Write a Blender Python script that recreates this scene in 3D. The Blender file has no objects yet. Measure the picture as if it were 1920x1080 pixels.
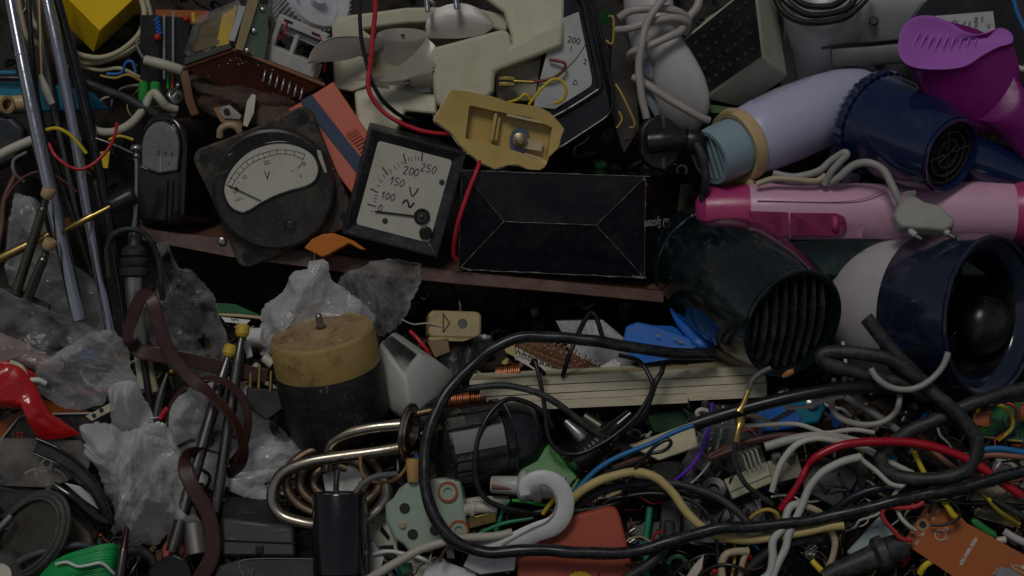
import bpy, math, random
from mathutils import Vector, Matrix, noise
random.seed(7)
sc = bpy.context.scene
COL = sc.collection
# ---------------- camera, sky, sun, exposure ----------------
K0 = 0.0004; DU = 4000.0; PITCH = math.radians(22)
RX = Vector((1, 0, 0)); UP = Vector((0, math.sin(PITCH), math.cos(PITCH))); TW = Vector((0, -math.cos(PITCH), math.sin(PITCH)))
ORG = Vector((0, 0, 0.5))
BAS = Matrix((RX, UP, TW)).transposed()
cam_d = bpy.data.cameras.new('camera'); cam = bpy.data.objects.new('camera', cam_d); COL.objects.link(cam); sc.camera = cam
cam.matrix_world = Matrix.Translation(ORG + TW * (DU * K0)) @ BAS.to_4x4()
cam_d.sensor_width = 36; cam_d.lens = 36 * DU / 1920.0; cam_d.clip_start = 0.02; cam_d.clip_end = 500
cam_d.dof.use_dof = True; cam_d.dof.focus_distance = DU * K0 - 0.01; cam_d.dof.aperture_fstop = 11
w = bpy.data.worlds.new('World'); sc.world = w; w.use_nodes = True
nt = w.node_tree; bgn = nt.nodes['Background']; sky = nt.nodes.new('ShaderNodeTexSky'); sky.sky_type = 'NISHITA'; sky.sun_disc = False
SUN_EL = 60; SUN_AZ = 200   # azimuth clockwise from +Y: light comes from behind the camera, a little to its left
sky.sun_elevation = math.radians(SUN_EL); sky.sun_rotation = math.radians(SUN_AZ); sky.air_density = 1.0; sky.dust_density = 0.4; sky.ozone_density = 1.0
hsv = nt.nodes.new('ShaderNodeHueSaturation'); hsv.inputs['Saturation'].default_value = .4; nt.links.new(sky.outputs[0], hsv.inputs['Color']); nt.links.new(hsv.outputs[0], bgn.inputs[0]); bgn.inputs[1].default_value = 0.1
sl = bpy.data.lights.new('sun', 'SUN'); sl.energy = 2.8; sl.angle = math.radians(18); sl.color = (1, .97, .92)
so = bpy.data.objects.new('sun', sl); COL.objects.link(so)
az = math.radians(SUN_AZ); el = math.radians(SUN_EL)
sd = Vector((math.sin(az) * math.cos(el), math.cos(az) * math.cos(el), math.sin(el)))
so.rotation_euler = sd.to_track_quat('Z', 'Y').to_euler(); so.location = (0, -1, 3)
sc.view_settings.view_transform = 'Standard'; sc.view_settings.look = 'None'; sc.view_settings.gamma = 1; sc.view_settings.use_curve_mapping = False
sc.view_settings.exposure = -2.08
sc.render.engine = 'CYCLES'
sc.cycles.max_bounces = 8; sc.cycles.transparent_max_bounces = 24

# ---------------- helpers ----------------
def V(px, py, h):                       # a place in the heap -> world
    s = K0 * (DU - h) / DU
    return ORG + RX * ((px - 960) * s) + UP * ((540 - py) * s) + TW * (h * K0)
def hb(py):                             # depth of the heap's rubble behind a height
    T = [(-500, -620), (-200, -430), (0, -330), (150, -290), (300, -250), (430, -260), (520, -360), (600, -330), (650, -180), (750, -80), (900, -5), (1080, 62), (1300, 180), (1700, 500)]
    for (a, b), (c, d) in zip(T, T[1:]):
        if py <= c: return b + (d - b) * (py - a) / (c - a)
    return T[-1][1]
def rotm(rot):
    rx, ry, rz = [math.radians(a) for a in rot]
    return Matrix.Rotation(rz, 4, 'Z') @ Matrix.Rotation(ry, 4, 'Y') @ Matrix.Rotation(rx, 4, 'X')
class Thing:
    """a top-level thing; p = place, rot = turn about the viewing frame, to = point its own z axis goes to"""
    def __init__(s, name, label, cat, p, rot=(0, 0, 0), to=None, roll=0, group=None, kind=None):
        s.name, s.label, s.cat, s.group, s.kind = name, label, cat, group, kind
        s.o = V(*p); s.k = K0 * (DU - p[2]) / DU; s.root = None
        if to is None: R = BAS.to_4x4() @ rotm(rot)
        else:
            z = (V(*to) - s.o); s.len = z.length / s.k; z.normalize()
            x = UP.cross(z); 
            if x.length < .05: x = RX.copy()
            x.normalize(); y = z.cross(x)
            R = Matrix((x, y, z)).transposed().to_4x4() @ Matrix.Rotation(math.radians(roll), 4, 'Z')
        s.M = Matrix.Translation(s.o) @ R; s.I = s.M.inverted()
    def L(s, px, py, h): return tuple((s.I @ V(px, py, h)) / s.k)
    def LP(s, px, py, z):               # seen at this pixel, on the thing's own plane z
        c = ORG + TW * (DU * K0); a = s.I @ c; b = s.I @ V(px, py, 0); u = (z * s.k - a.z) / (b.z - a.z); return tuple((a + (b - a) * u) / s.k)
    def LL(s, pts): return [s.L(*p) for p in pts]
    def tags(s, o):
        if s.label: o['label'] = s.label
        if s.kind: o['kind'] = s.kind
        if s.kind != 'structure' and s.cat: o['category'] = s.cat
        if s.group: o['group'] = s.group
    def mesh(s, name, geo, mats, bevel=0, smooth=35, subd=0):
        vs, fs = geo[0], geo[1]
        me = bpy.data.meshes.new(name); me.from_pydata([tuple(c * s.k for c in v) for v in vs], [], fs)
        if not isinstance(mats, (list, tuple)): mats = [mats]
        for m in mats: me.materials.append(m)
        if len(geo) > 2 and geo[2]:
            for p, mi in zip(me.polygons, geo[2]): p.material_index = mi
        me.validate(); me.update()
        if smooth:
            for p in me.polygons: p.use_smooth = True
            me.set_sharp_from_angle(angle=math.radians(smooth))
        o = bpy.data.objects.new(name, me); COL.objects.link(o)
        if subd:
            m = o.modifiers.new('Subdivision', 'SUBSURF'); m.levels = m.render_levels = subd
        if bevel:
            m = o.modifiers.new('Bevel', 'BEVEL'); m.width = bevel * s.k; m.segments = 2; m.limit_method = 'ANGLE'; m.angle_limit = math.radians(40); m.harden_normals = False
        return o
    def solo(s, geo, mats, **kw):
        o = s.mesh(s.name, geo, mats, **kw); o.matrix_world = s.M; s.tags(o); s.root = o; return o
    def add(s, name, geo, mats, parent=None, label=None, **kw):
        if s.root is None:
            e = bpy.data.objects.new(s.name, None); e.empty_display_size = .01; COL.objects.link(e); e.matrix_world = s.M; s.tags(e); s.root = e
        o = s.mesh(name, geo, mats, **kw); o.parent = parent or s.root
        if label: o['label'] = label
        return o
def join(*gs):
    vs, fs, ms = [], [], []
    for g in gs:
        n = len(vs); vs += list(g[0]); fs += [tuple(i + n for i in f) for f in g[1]]
        ms += list(g[2]) if len(g) > 2 and g[2] else [0] * len(g[1])
    return vs, fs, ms
def mi(g, i): return g[0], g[1], [i] * len(g[1])
def xf(g, loc=(0, 0, 0), rot=(0, 0, 0), sc_=(1, 1, 1)):
    M = Matrix.Translation(loc) @ rotm(rot) @ Matrix.Diagonal((*sc_, 1))
    return ([tuple(M @ Vector(v)) for v in g[0]],) + tuple(g[1:])
def box(w_, h_, d_, c=(0, 0, 0)):
    x, y, z = w_ / 2, h_ / 2, d_ / 2
    vs = [(c[0] + a * x, c[1] + b * y, c[2] + e * z) for e in (-1, 1) for b in (-1, 1) for a in (-1, 1)]
    return vs, [(0, 2, 3, 1), (4, 5, 7, 6), (0, 1, 5, 4), (2, 6, 7, 3), (0, 4, 6, 2), (1, 3, 7, 5)]
def hexa(a, b):                          # a: 4 front points, b: 4 back points
    return list(a) + list(b), [(0, 1, 2, 3), (7, 6, 5, 4), (0, 4, 5, 1), (1, 5, 6, 2), (2, 6, 7, 3), (3, 7, 4, 0)]
def prism(pts, z0, z1, top=1.0):
    n = len(pts); cx = sum(p[0] for p in pts) / n; cy = sum(p[1] for p in pts) / n
    ar = sum(pts[i][0] * pts[(i + 1) % n][1] - pts[(i + 1) % n][0] * pts[i][1] for i in range(n))
    if ar < 0: pts = pts[::-1]
    vs = [(x, y, z0) for x, y in pts] + [(cx + (x - cx) * top, cy + (y - cy) * top, z1) for x, y in pts]
    return vs, [tuple(range(n - 1, -1, -1)), tuple(range(n, 2 * n))] + [(i, (i + 1) % n, n + (i + 1) % n, n + i) for i in range(n)]
def slabP(pts, t):                       # 3D outline (front) pushed back by t
    n = len(pts)
    ar = sum(pts[i][0] * pts[(i + 1) % n][1] - pts[(i + 1) % n][0] * pts[i][1] for i in range(n))
    if ar < 0: pts = pts[::-1]
    vs = [tuple(p) for p in pts] + [(p[0], p[1], p[2] - t) for p in pts]
    return vs, [tuple(range(n)), tuple(range(2 * n - 1, n - 1, -1))] + [(i, n + i, n + (i + 1) % n, (i + 1) % n) for i in range(n)]
def lathe(prof, n=48, sq=(1, 1), cap=(1, 1)):        # profile (r, z) about z
    vs, fs = [], []
    for r, z in prof:
        for k in range(n):
            a = 2 * math.pi * k / n; vs.append((r * math.cos(a) * sq[0], r * math.sin(a) * sq[1], z))
    m = len(prof)
    for i in range(m - 1):
        for k in range(n):
            a, b = i * n + k, i * n + (k + 1) % n; fs.append((a, b, b + n, a + n))
    if cap[0] and prof[0][0] > .01: fs.append(tuple(range(n - 1, -1, -1)))
    if cap[1] and prof[-1][0] > .01: fs.append(tuple(range((m - 1) * n, m * n)))
    return vs, fs
def ringl(r0, r1, z0, z1, n=48):          # ring with a hole
    vs, fs = [], []
    P = [(r1, z0), (r1, z1), (r0, z1), (r0, z0)]
    for r, z in P:
        for k in range(n):
            a = 2 * math.pi * k / n; vs.append((r * math.cos(a), r * math.sin(a), z))
    for i in range(4):
        for k in range(n):
            a, b = i * n + k, i * n + (k + 1) % n; c, d = ((i + 1) % 4) * n + (k + 1) % n, ((i + 1) % 4) * n + k; fs.append((a, b, c, d))
    return vs, fs
def cyl(r, z0, z1, n=32, r2=None): return lathe([(r, z0), (r if r2 is None else r2, z1)], n)
def ball(r, c=(0, 0, 0), n=20, s=(1, 1, 1)):
    g = lathe([(r * math.sin(math.pi * i / n) + (.001 if i in (0, n) else 0), -r * math.cos(math.pi * i / n)) for i in range(n + 1)], n * 2)
    return xf(g, c, (0, 0, 0), s)
def cat(pts, sub=6, closed=False):
    P = [Vector(p) for p in pts]; n = len(P); out = []
    if n < 3 and not closed: 
        return [P[0].lerp(P[1], i / 4) for i in range(5)] if n == 2 else P
    for i in range(n if closed else n - 1):
        a, b, c, d = (P[(i - 1) % n], P[i], P[(i + 1) % n], P[(i + 2) % n]) if closed else (P[max(i - 1, 0)], P[i], P[i + 1], P[min(i + 2, n - 1)])
        for j in range(sub):
            t = j / sub
            out.append(.5 * ((2 * b) + (c - a) * t + (2 * a - 5 * b + 4 * c - d) * t * t + (3 * b - a - 3 * c + d) * t ** 3))
    if not closed: out.append(P[-1])
    return out
def tube(pts, r, n=12, sub=6, closed=False, flat=1.0, raw=False, cap=True):
    P = [Vector(p) for p in pts] if raw else cat(pts, sub, closed)
    m = len(P); R = r if isinstance(r, (list, tuple)) else [r]
    def rad(i):
        t = i / max(m - 1, 1) * (len(R) - 1); a = int(min(t, len(R) - 1)); b = min(a + 1, len(R) - 1); return R[a] + (R[b] - R[a]) * (t - a)
    vs, fs = [], []
    T = [((P[(i + 1) % m] - P[i - 1]) if closed else (P[min(i + 1, m - 1)] - P[max(i - 1, 0)])) for i in range(m)]
    T = [t.normalized() if t.length > 1e-6 else Vector((1, 0, 0)) for t in T]
    N = Vector((0, 0, 1)) - T[0] * T[0].z
    if N.length < .05: N = Vector((0, 1, 0)) - T[0] * T[0].y
    N.normalize()
    for i in range(m):
        if i: 
            N = N - T[i] * N.dot(T[i])
            N = N.normalized() if N.length > 1e-6 else Vector((0, 0, 1))
        B = T[i].cross(N)
        for k in range(n):
            a = 2 * math.pi * k / n; q = P[i] + (N * math.cos(a) * flat + B * math.sin(a)) * rad(i); vs.append(tuple(q))
    for i in range(m if closed else m - 1):
        j = (i + 1) % m
        for k in range(n): fs.append((i * n + k, i * n + (k + 1) % n, j * n + (k + 1) % n, j * n + k))
    if not closed and cap: fs.append(tuple(range(n - 1, -1, -1))); fs.append(tuple(range((m - 1) * n, m * n)))
    return vs, fs
def strap(pts, w_, t_, sub=8, tw=None):   # flat band; pts (x,y,z), tw = twist angle per point (deg): 0 shows its face
    P = cat(pts, sub); m = len(P); n0 = len(pts); vs, fs = [], []
    tw = tw or [0] * n0
    prev = None
    for i, p in enumerate(P):
        t = P[min(i + 1, m - 1)] - P[max(i - 1, 0)]; t.normalize()
        u = i / (m - 1) * (n0 - 1); a = int(min(u, n0 - 2)); f = u - a; f = f * f * (3 - 2 * f); ang = math.radians(tw[a] + (tw[a + 1] - tw[a]) * f)
        s = t.cross(Vector((0, 0, 1))); s = s.normalized() if s.length > .05 else (prev or Vector((1, 0, 0)))
        prev = s; nn = s.cross(t).normalized()
        W = s * math.cos(ang) + nn * math.sin(ang); Nn = W.cross(t).normalized()
        h = w_ / 2; e = t_ / 2
        for a_, b_ in ((-h, -e * .4), (-h, e * .4), (-h * .86, e), (-h * .8, e * .6), (h * .8, e * .6), (h * .86, e), (h, e * .4), (h, -e * .4), (h * .8, -e), (-h * .8, -e)): vs.append(tuple(p + W * a_ + Nn * b_))
    n = 10
    for i in range(m - 1):
        for k in range(n): fs.append((i * n + k, (i + 1) * n + k, (i + 1) * n + (k + 1) % n, i * n + (k + 1) % n))
    fs.append(tuple(range(n))); fs.append(tuple(range(m * n - 1, (m - 1) * n - 1, -1)))
    return vs, fs
def loft(loops, cap0=True, cap1=True):
    n = len(loops[0]); vs = [tuple(p) for l in loops for p in l]; fs = []
    for i in range(len(loops) - 1):
        for k in range(n): fs.append((i * n + k, i * n + (k + 1) % n, (i + 1) * n + (k + 1) % n, (i + 1) * n + k))
    if cap0: fs.append(tuple(range(n - 1, -1, -1)))
    if cap1: fs.append(tuple(range(len(vs) - n, len(vs))))
    return vs, fs
def ell(c, a, b, n=40, rz=0, z=None, tilt=(0, 0)):   # ellipse loop about c
    r = math.radians(rz); out = []
    for k in range(n):
        t = 2 * math.pi * k / n; x, y = a * math.cos(t), b * math.sin(t)
        X, Y = x * math.cos(r) - y * math.sin(r), x * math.sin(r) + y * math.cos(r)
        out.append((c[0] + X, c[1] + Y, c[2] + tilt[0] * X + tilt[1] * Y))
    return out
FOLD = {}
def crum(x, y, s, f=.012, st=(1, 1), ang=0):   # creased-film height 0..1
    c, d = math.cos(ang), math.sin(ang); X = (x * c + y * d) * st[0]; Y = (-x * d + y * c) * st[1]
    if s not in FOLD:
        rg = random.Random(s); FOLD[s] = [(rg.uniform(0, math.pi), (rg.uniform(70, 200) if i < 7 else rg.uniform(22, 50)), rg.uniform(0, 300), rg.choice((-1, 1))) for i in range(14)]
    wq = noise.noise_vector(Vector((X * .011, Y * .011, s * 1.7))) * 38 + noise.noise_vector(Vector((X * .04, Y * .04, s))) * 7
    v = 0
    for a_, l_, o_, sg in FOLD[s]:
        q = ((X + wq.x) * math.cos(a_) + (Y + wq.y) * math.sin(a_) + o_) / l_
        v += sg * (abs((q % 2) - 1) - .5) * l_ * (.0085 if l_ > 60 else .007)
    return v
    wv = noise.noise_vector(Vector((X * f * .7, Y * f * .7, s))) * 1.2
    q = Vector((X * f, Y * f, s)) + wv
    a = 1 - abs(noise.noise(q)) * 2.2; b = 1 - abs(noise.noise(q * 2.3 + Vector((5, 1, s)))) * 2.2; e = 1 - abs(noise.noise(q * 5.1)) * 2.2
    return .75 * max(0, a) ** 3 + .3 * a + .25 * max(0, b) ** 3 + .03 * e
def film(outline, c, depth, amp, seed, rings=46, seg=None, f=.012, st=(1, 1), ang=0, z0=0, closed=True, ragged=3, slope=(0, 0)):
    """puffed creased bag: outline in local px, star-shaped about c"""
    P = cat([(x, y, 0) for x, y in outline], 14, True); n = len(P); vs, fs = [], []
    sides = (1, -1) if closed else (1,)
    for sd_ in sides:
        b0 = len(vs)
        for i in range(rings + 1):
            t = i / rings
            for k, p in enumerate(P):
                rg = 1 + (ragged * 2.4 / 100 * noise.noise(Vector((p.x * .035, p.y * .035, seed * 3))) + ragged / 100 * noise.noise(Vector((p.x * .14, p.y * .14, seed * 3)))) * t
                x = c[0] + (p.x - c[0]) * t * rg; y = c[1] + (p.y - c[1]) * t * rg
                e = max(0, 1 - t ** 2.6)
                z = depth * e * sd_ + amp * 1.15 * crum(x, y, seed + (0 if sd_ > 0 else 9), f, st, ang) * (.25 + .75 * e) * (1 if sd_ > 0 else -1) + slope[0] * x + slope[1] * y
                vs.append((x, y, z + z0))
        for i in range(rings):
            for k in range(n):
                a, b = b0 + i * n + k, b0 + i * n + (k + 1) % n
                fs.append((a, b, b + n, a + n) if sd_ < 0 else (a + n, b + n, b, a))
    return vs, fs
def text(s, size, ext=.4, shear=0, rot=0, at=(0, 0, 0), sx=1, bold=0, align='CENTER'):
    cu = bpy.data.curves.new('t', 'FONT'); cu.body = s; cu.size = size; cu.extrude = ext; cu.shear = shear; cu.align_x = align; cu.align_y = 'CENTER'; cu.offset = bold; cu.resolution_u = 3
    ob = bpy.data.objects.new('t', cu); me = ob.to_mesh()
    g = ([tuple(v.co) for v in me.vertices], [tuple(p.vertices) for p in me.polygons]); ob.to_mesh_clear()
    bpy.data.objects.remove(ob); bpy.data.curves.remove(cu)
    return xf(g, at, (0, 0, rot), (sx, 1, 1))
def bar(a, b, w_, t_):                    # thin flat bar from a to b (local), lying in local xy
    a, b = Vector(a), Vector(b); d = (b - a); l = d.length; d.normalize(); z = Vector((0, 0, 1)); s = z.cross(d)
    s = s.normalized() if s.length > .05 else Vector((1, 0, 0)); n = d.cross(s)
    vs = []
    for q in (a, b):
        for u, v in ((-1, -1), (1, -1), (1, 1), (-1, 1)): vs.append(tuple(q + s * (u * w_ / 2) + n * (v * t_ / 2)))
    return vs, [(0, 1, 2, 3), (7, 6, 5, 4), (0, 4, 5, 1), (1, 5, 6, 2), (2, 6, 7, 3), (3, 7, 4, 0)]

# ---------------- materials ----------------
MC = {}
def mat(name, col, rough=.45, metal=0, dirt=.25, dcol=(.10, .075, .05), mottle=.05, bump=.06, bs=700, dust=.0, coat=0, spec=.5, ds=55, sss=0, alpha=None, stretch=None, scratch=.0, trans=0):
    if name in MC: return MC[name]
    m = bpy.data.materials.new(name); m.use_nodes = True; N = m.node_tree; n = N.nodes; l = N.links; b = n['Principled BSDF']
    tc = n.new('ShaderNodeTexCoord'); src = tc.outputs['Object']
    if stretch:
        mp = n.new('ShaderNodeMapping'); mp.inputs['Scale'].default_value = stretch; l.new(src, mp.inputs[0]); src = mp.outputs[0]
    def nz(scale, det=5, rg=.6, typ=None):
        x = n.new('ShaderNodeTexNoise'); x.inputs['Scale'].default_value = scale; x.inputs['Detail'].default_value = det; x.inputs['Roughness'].default_value = rg
        l.new(src, x.inputs['Vector']); return x
    def ramp(s_, a, b_):
        r = n.new('ShaderNodeMapRange'); r.inputs['From Min'].default_value = a; r.inputs['From Max'].default_value = b_; r.interpolation_type = 'SMOOTHSTEP'; l.new(s_, r.inputs['Value']); return r.outputs[0]
    def mixc(f, a, b_):
        x = n.new('ShaderNodeMix'); x.data_type = 'RGBA'
        if isinstance(f, float): x.inputs['Factor'].default_value = f
        else: l.new(f, x.inputs['Factor'])
        for inp, v in ((x.inputs['A'], a), (x.inputs['B'], b_)):
            if isinstance(v, tuple): inp.default_value = (*v, 1)
            else: l.new(v, inp)
        return x.outputs['Result']
    def mul(a, v):
        x = n.new('ShaderNodeMath'); x.operation = 'MULTIPLY'; l.new(a, x.inputs[0]); x.inputs[1].default_value = v; return x.outputs[0]
    n1 = nz(ds, 8, .65); n2 = nz(ds * 6, 6, .7); n3 = nz(bs, 3, .6)
    c = mixc(ramp(n2.outputs[0], .3, .7), tuple(max(0, v * (1 - mottle)) for v in col), tuple(v * (1 + mottle) for v in col))
    mlt = n.new('ShaderNodeMath'); mlt.operation = 'ADD'; l.new(mul(n1.outputs[0], .65), mlt.inputs[0]); l.new(mul(n2.outputs[0], .35), mlt.inputs[1])
    df = mul(ramp(mlt.outputs[0], .46, .66), min(1, dirt * 1.1))
    c = mixc(df, c, dcol)
    if dust:
        vz = n.new('ShaderNodeTexVoronoi'); vz.inputs['Scale'].default_value = 330; vz.inputs['Randomness'].default_value = 1; l.new(src, vz.inputs['Vector'])
        sp = ramp(vz.outputs['Distance'], .2, .08); x = n.new('ShaderNodeMath'); x.operation = 'MULTIPLY'; l.new(sp, x.inputs[0]); l.new(ramp(n2.outputs[0], .5, .62), x.inputs[1])
        c = mixc(mul(x.outputs[0], min(1, dust * 1.6)), c, (.42, .40, .36))
        c = mixc(mul(ramp(n1.outputs[0], .42, .75), dust * .35), c, (.22, .19, .15))
    if scratch:
        mp = n.new('ShaderNodeMapping'); mp.inputs['Scale'].default_value = (1, 14, 3); mp.inputs['Rotation'].default_value = (.4, .2, .6); l.new(tc.outputs['Object'], mp.inputs[0])
        sz = n.new('ShaderNodeTexNoise'); sz.inputs['Scale'].default_value = 60; sz.inputs['Detail'].default_value = 4; l.new(mp.outputs[0], sz.inputs['Vector'])
        c = mixc(mul(ramp(sz.outputs[0], .66, .72), scratch), c, (.4, .4, .38))
    l.new(c, b.inputs['Base Color'])
    r = n.new('ShaderNodeMapRange'); r.inputs['From Min'].default_value = .3; r.inputs['From Max'].default_value = .75; r.inputs['To Min'].default_value = max(.03, rough - .1); r.inputs['To Max'].default_value = min(1, rough + .18); l.new(mlt.outputs[0], r.inputs['Value']); 
    l.new(r.outputs[0], b.inputs['Roughness'])
    b.inputs['Metallic'].default_value = metal; b.inputs['Specular IOR Level'].default_value = spec; b.inputs['Coat Weight'].default_value = coat; b.inputs['Coat Roughness'].default_value = .08
    if sss: b.inputs['Subsurface Weight'].default_value = sss; b.inputs['Subsurface Radius'].default_value = (.006, .005, .003)
    if trans: b.inputs['Transmission Weight'].default_value = trans
    if alpha is not None: b.inputs['Alpha'].default_value = alpha
    bp = n.new('ShaderNodeBump'); bp.inputs['Strength'].default_value = bump; bp.inputs['Distance'].default_value = .0006
    ad = n.new('ShaderNodeMath'); ad.operation = 'ADD'; l.new(n3.outputs[0], ad.inputs[0]); l.new(mlt.outputs[0], ad.inputs[1]); l.new(ad.outputs[0], bp.inputs['Height']); l.new(bp.outputs[0], b.inputs['Normal'])
    MC[name] = m; return m
def filmmat(name, col=(.8, .81, .83), a0=.35, a1=.45, rough=.22, bs=90):
    if name in MC: return MC[name]
    m = bpy.data.materials.new(name); m.use_nodes = True; N = m.node_tree; n = N.nodes; l = N.links; b = n['Principled BSDF']; out = n['Material Output']
    b.inputs['Base Color'].default_value = (*col, 1); b.inputs['Roughness'].default_value = rough; b.inputs['Specular IOR Level'].default_value = 1.0; b.inputs['Coat Weight'].default_value = .6; b.inputs['Coat Roughness'].default_value = .06
    tc = n.new('ShaderNodeTexCoord'); nz = n.new('ShaderNodeTexNoise'); nz.noise_type = 'RIDGED_MULTIFRACTAL'; nz.inputs['Scale'].default_value = bs * .5; nz.inputs['Detail'].default_value = 6; nz.inputs['Distortion'].default_value = .5
    l.new(tc.outputs['Object'], nz.inputs['Vector'])
    wn_ = n.new('ShaderNodeTexNoise'); wn_.inputs['Scale'].default_value = 30; l.new(tc.outputs['Object'], wn_.inputs['Vector'])
    wm = n.new('ShaderNodeVectorMath'); wm.operation = 'MULTIPLY_ADD'; wm.inputs[1].default_value = (.03, .03, .03); l.new(wn_.outputs['Color'], wm.inputs[0]); l.new(tc.outputs['Object'], wm.inputs[2])
    vo = n.new('ShaderNodeTexVoronoi'); vo.inputs['Scale'].default_value = bs * .62; vo.inputs['Detail'].default_value = 1.5; l.new(wm.outputs[0], vo.inputs['Vector'])
    b0 = n.new('ShaderNodeBump'); b0.inputs['Strength'].default_value = .75; b0.inputs['Distance'].default_value = .003 if bs > 20 else .0005; l.new(vo.outputs['Distance'], b0.inputs['Height'])
    bp = n.new('ShaderNodeBump'); bp.inputs['Strength'].default_value = .3; bp.inputs['Distance'].default_value = .0006; l.new(nz.outputs[0], bp.inputs['Height']); l.new(b0.outputs[0], bp.inputs['Normal']); l.new(bp.outputs[0], b.inputs['Normal'])
    tl = n.new('ShaderNodeBsdfTranslucent'); tl.inputs[0].default_value = (*col, 1); l.new(bp.outputs[0], tl.inputs['Normal'])
    ms = n.new('ShaderNodeMixShader'); ms.inputs[0].default_value = .35; l.new(b.outputs[0], ms.inputs[1]); l.new(tl.outputs[0], ms.inputs[2])
    lw = n.new('ShaderNodeLayerWeight'); lw.inputs[0].default_value = .35; l.new(bp.outputs[0], lw.inputs['Normal'])
    mr = n.new('ShaderNodeMapRange'); mr.inputs['To Min'].default_value = a0; mr.inputs['To Max'].default_value = min(1, a0 + a1); l.new(lw.outputs['Facing'], mr.inputs[0])
    ns = n.new('ShaderNodeTexNoise'); ns.inputs['Scale'].default_value = 45; ns.inputs['Detail'].default_value = 5; l.new(tc.outputs['Object'], ns.inputs['Vector'])
    m2 = n.new('ShaderNodeMapRange'); m2.inputs['From Min'].default_value = .35; m2.inputs['From Max'].default_value = .7; m2.inputs['To Min'].default_value = -.12; m2.inputs['To Max'].default_value = .16; l.new(ns.outputs[0], m2.inputs[0])
    ad = n.new('ShaderNodeMath'); ad.operation = 'ADD'; ad.use_clamp = True; l.new(mr.outputs[0], ad.inputs[0]); l.new(m2.outputs[0], ad.inputs[1])
    if bs > 20:  # crease lines made more opaque, as painted highlights and stress whitening
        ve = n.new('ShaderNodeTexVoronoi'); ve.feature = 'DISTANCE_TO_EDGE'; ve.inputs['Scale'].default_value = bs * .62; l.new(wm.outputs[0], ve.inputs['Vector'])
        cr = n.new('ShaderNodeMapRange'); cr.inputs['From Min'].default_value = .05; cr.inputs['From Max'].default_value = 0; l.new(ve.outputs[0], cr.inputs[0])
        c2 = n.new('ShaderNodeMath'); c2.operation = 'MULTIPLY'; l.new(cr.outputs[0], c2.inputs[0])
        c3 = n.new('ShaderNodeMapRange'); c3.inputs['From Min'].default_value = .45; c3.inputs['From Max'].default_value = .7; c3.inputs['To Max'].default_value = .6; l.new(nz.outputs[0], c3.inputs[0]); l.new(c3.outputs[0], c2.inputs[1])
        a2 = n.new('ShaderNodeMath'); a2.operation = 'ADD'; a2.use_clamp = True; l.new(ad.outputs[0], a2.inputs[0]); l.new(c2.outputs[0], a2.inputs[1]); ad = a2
    tr = n.new('ShaderNodeBsdfTransparent'); mx = n.new('ShaderNodeMixShader'); l.new(ad.outputs[0], mx.inputs[0]); l.new(tr.outputs[0], mx.inputs[1]); l.new(ms.outputs[0], mx.inputs[2]); l.new(mx.outputs[0], out.inputs[0])
    MC[name] = m; return m
BLK = mat('black_plastic', (.010, .010, .011), .34, dust=.12, dirt=.12, dcol=(.04, .035, .03), scratch=.1)
BLKG = mat('glossy_black_plastic', (.007, .007, .008), .14, dust=.08, dirt=.08, dcol=(.03, .03, .03), coat=.5, scratch=.05)
BLKM = mat('dusty_black', (.022, .021, .020), .55, dust=.35, dirt=.4, dcol=(.075, .062, .05))
BKL = mat('bakelite', (.020, .018, .017), .36, dust=.3, dirt=.4, dcol=(.075, .058, .042), scratch=.2)
WIREK = mat('black_cable', (.009, .009, .011), .3, dust=.06, dirt=.2, dcol=(.035, .033, .03), bump=.08)
WIREM = mat('dusty_black_cable', (.018, .019, .022), .5, dust=.3, dirt=.9, dcol=(.06, .057, .054), ds=110)
CHR = mat('chrome', (.56, .57, .60), .14, 1, dirt=.4, dcol=(.18, .15, .12), bump=.05)
STEEL = mat('dull_steel', (.42, .41, .39), .32, 1, dirt=.5, dcol=(.14, .11, .08), bump=.15)
DSTEEL = mat('dark_steel', (.16, .155, .15), .35, 1, dirt=.4, dcol=(.07, .05, .04))
BRASS = mat('brass', (.55, .38, .12), .3, 1, dirt=.45, dcol=(.15, .10, .04))
CREAM = mat('cream_plastic', (.62, .56, .40), .42, dirt=.3, dcol=(.22, .16, .08), sss=.15)
CREAMY = mat('yellowed_plastic', (.62, .43, .17), .42, dirt=.4, dcol=(.28, .16, .05), sss=.15)
IVORY = mat('ivory_plastic', (.55, .52, .42), .5, dirt=.35, dcol=(.2, .16, .1), dust=.1)
WHT = mat('white_plastic', (.68, .68, .66), .4, dirt=.2, dcol=(.3, .27, .22))
GRYC = mat('grey_cord', (.34, .33, .30), .48, dirt=.3, dcol=(.16, .14, .11))
WHTC = mat('off_white_cord', (.55, .53, .46), .5, dirt=.35, dcol=(.22, .18, .13))
YELC = mat('pale_yellow_cord', (.58, .45, .18), .5, dirt=.3, dcol=(.3, .2, .08))
YEL = mat('yellow_plastic', (.72, .50, .01), .4, dirt=.15)
RED = mat('red_plastic', (.50, .012, .015), .32, dirt=.15, dcol=(.15, .01, .01))
BLU = mat('blue_plastic', (.01, .14, .55), .4, dirt=.25, dcol=(.15, .16, .16), dust=.1)
GRN = mat('green_plastic', (.02, .30, .04), .4, dirt=.15)
RUST = mat('rusty_brown', (.13, .055, .03), .75, dirt=.6, dcol=(.05, .03, .02), bump=.6, bs=400)
COP = mat('copper', (.55, .2, .09), .35, 1, dirt=.5, dcol=(.12, .05, .03))
PCBN = mat('brown_circuit_board', (.38, .095, .010), .38, dirt=.3, dcol=(.2, .06, .015), dust=.04)
PCBG = mat('green_circuit_board', (.02, .14, .05), .4, dirt=.4, dcol=(.03, .06, .02), dust=.2)
INK = mat('printed_ink', (.02, .02, .02), .6, dirt=0, bump=0)
WINK = mat('white_print', (.6, .6, .56), .6, dirt=.3, bump=0)
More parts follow.
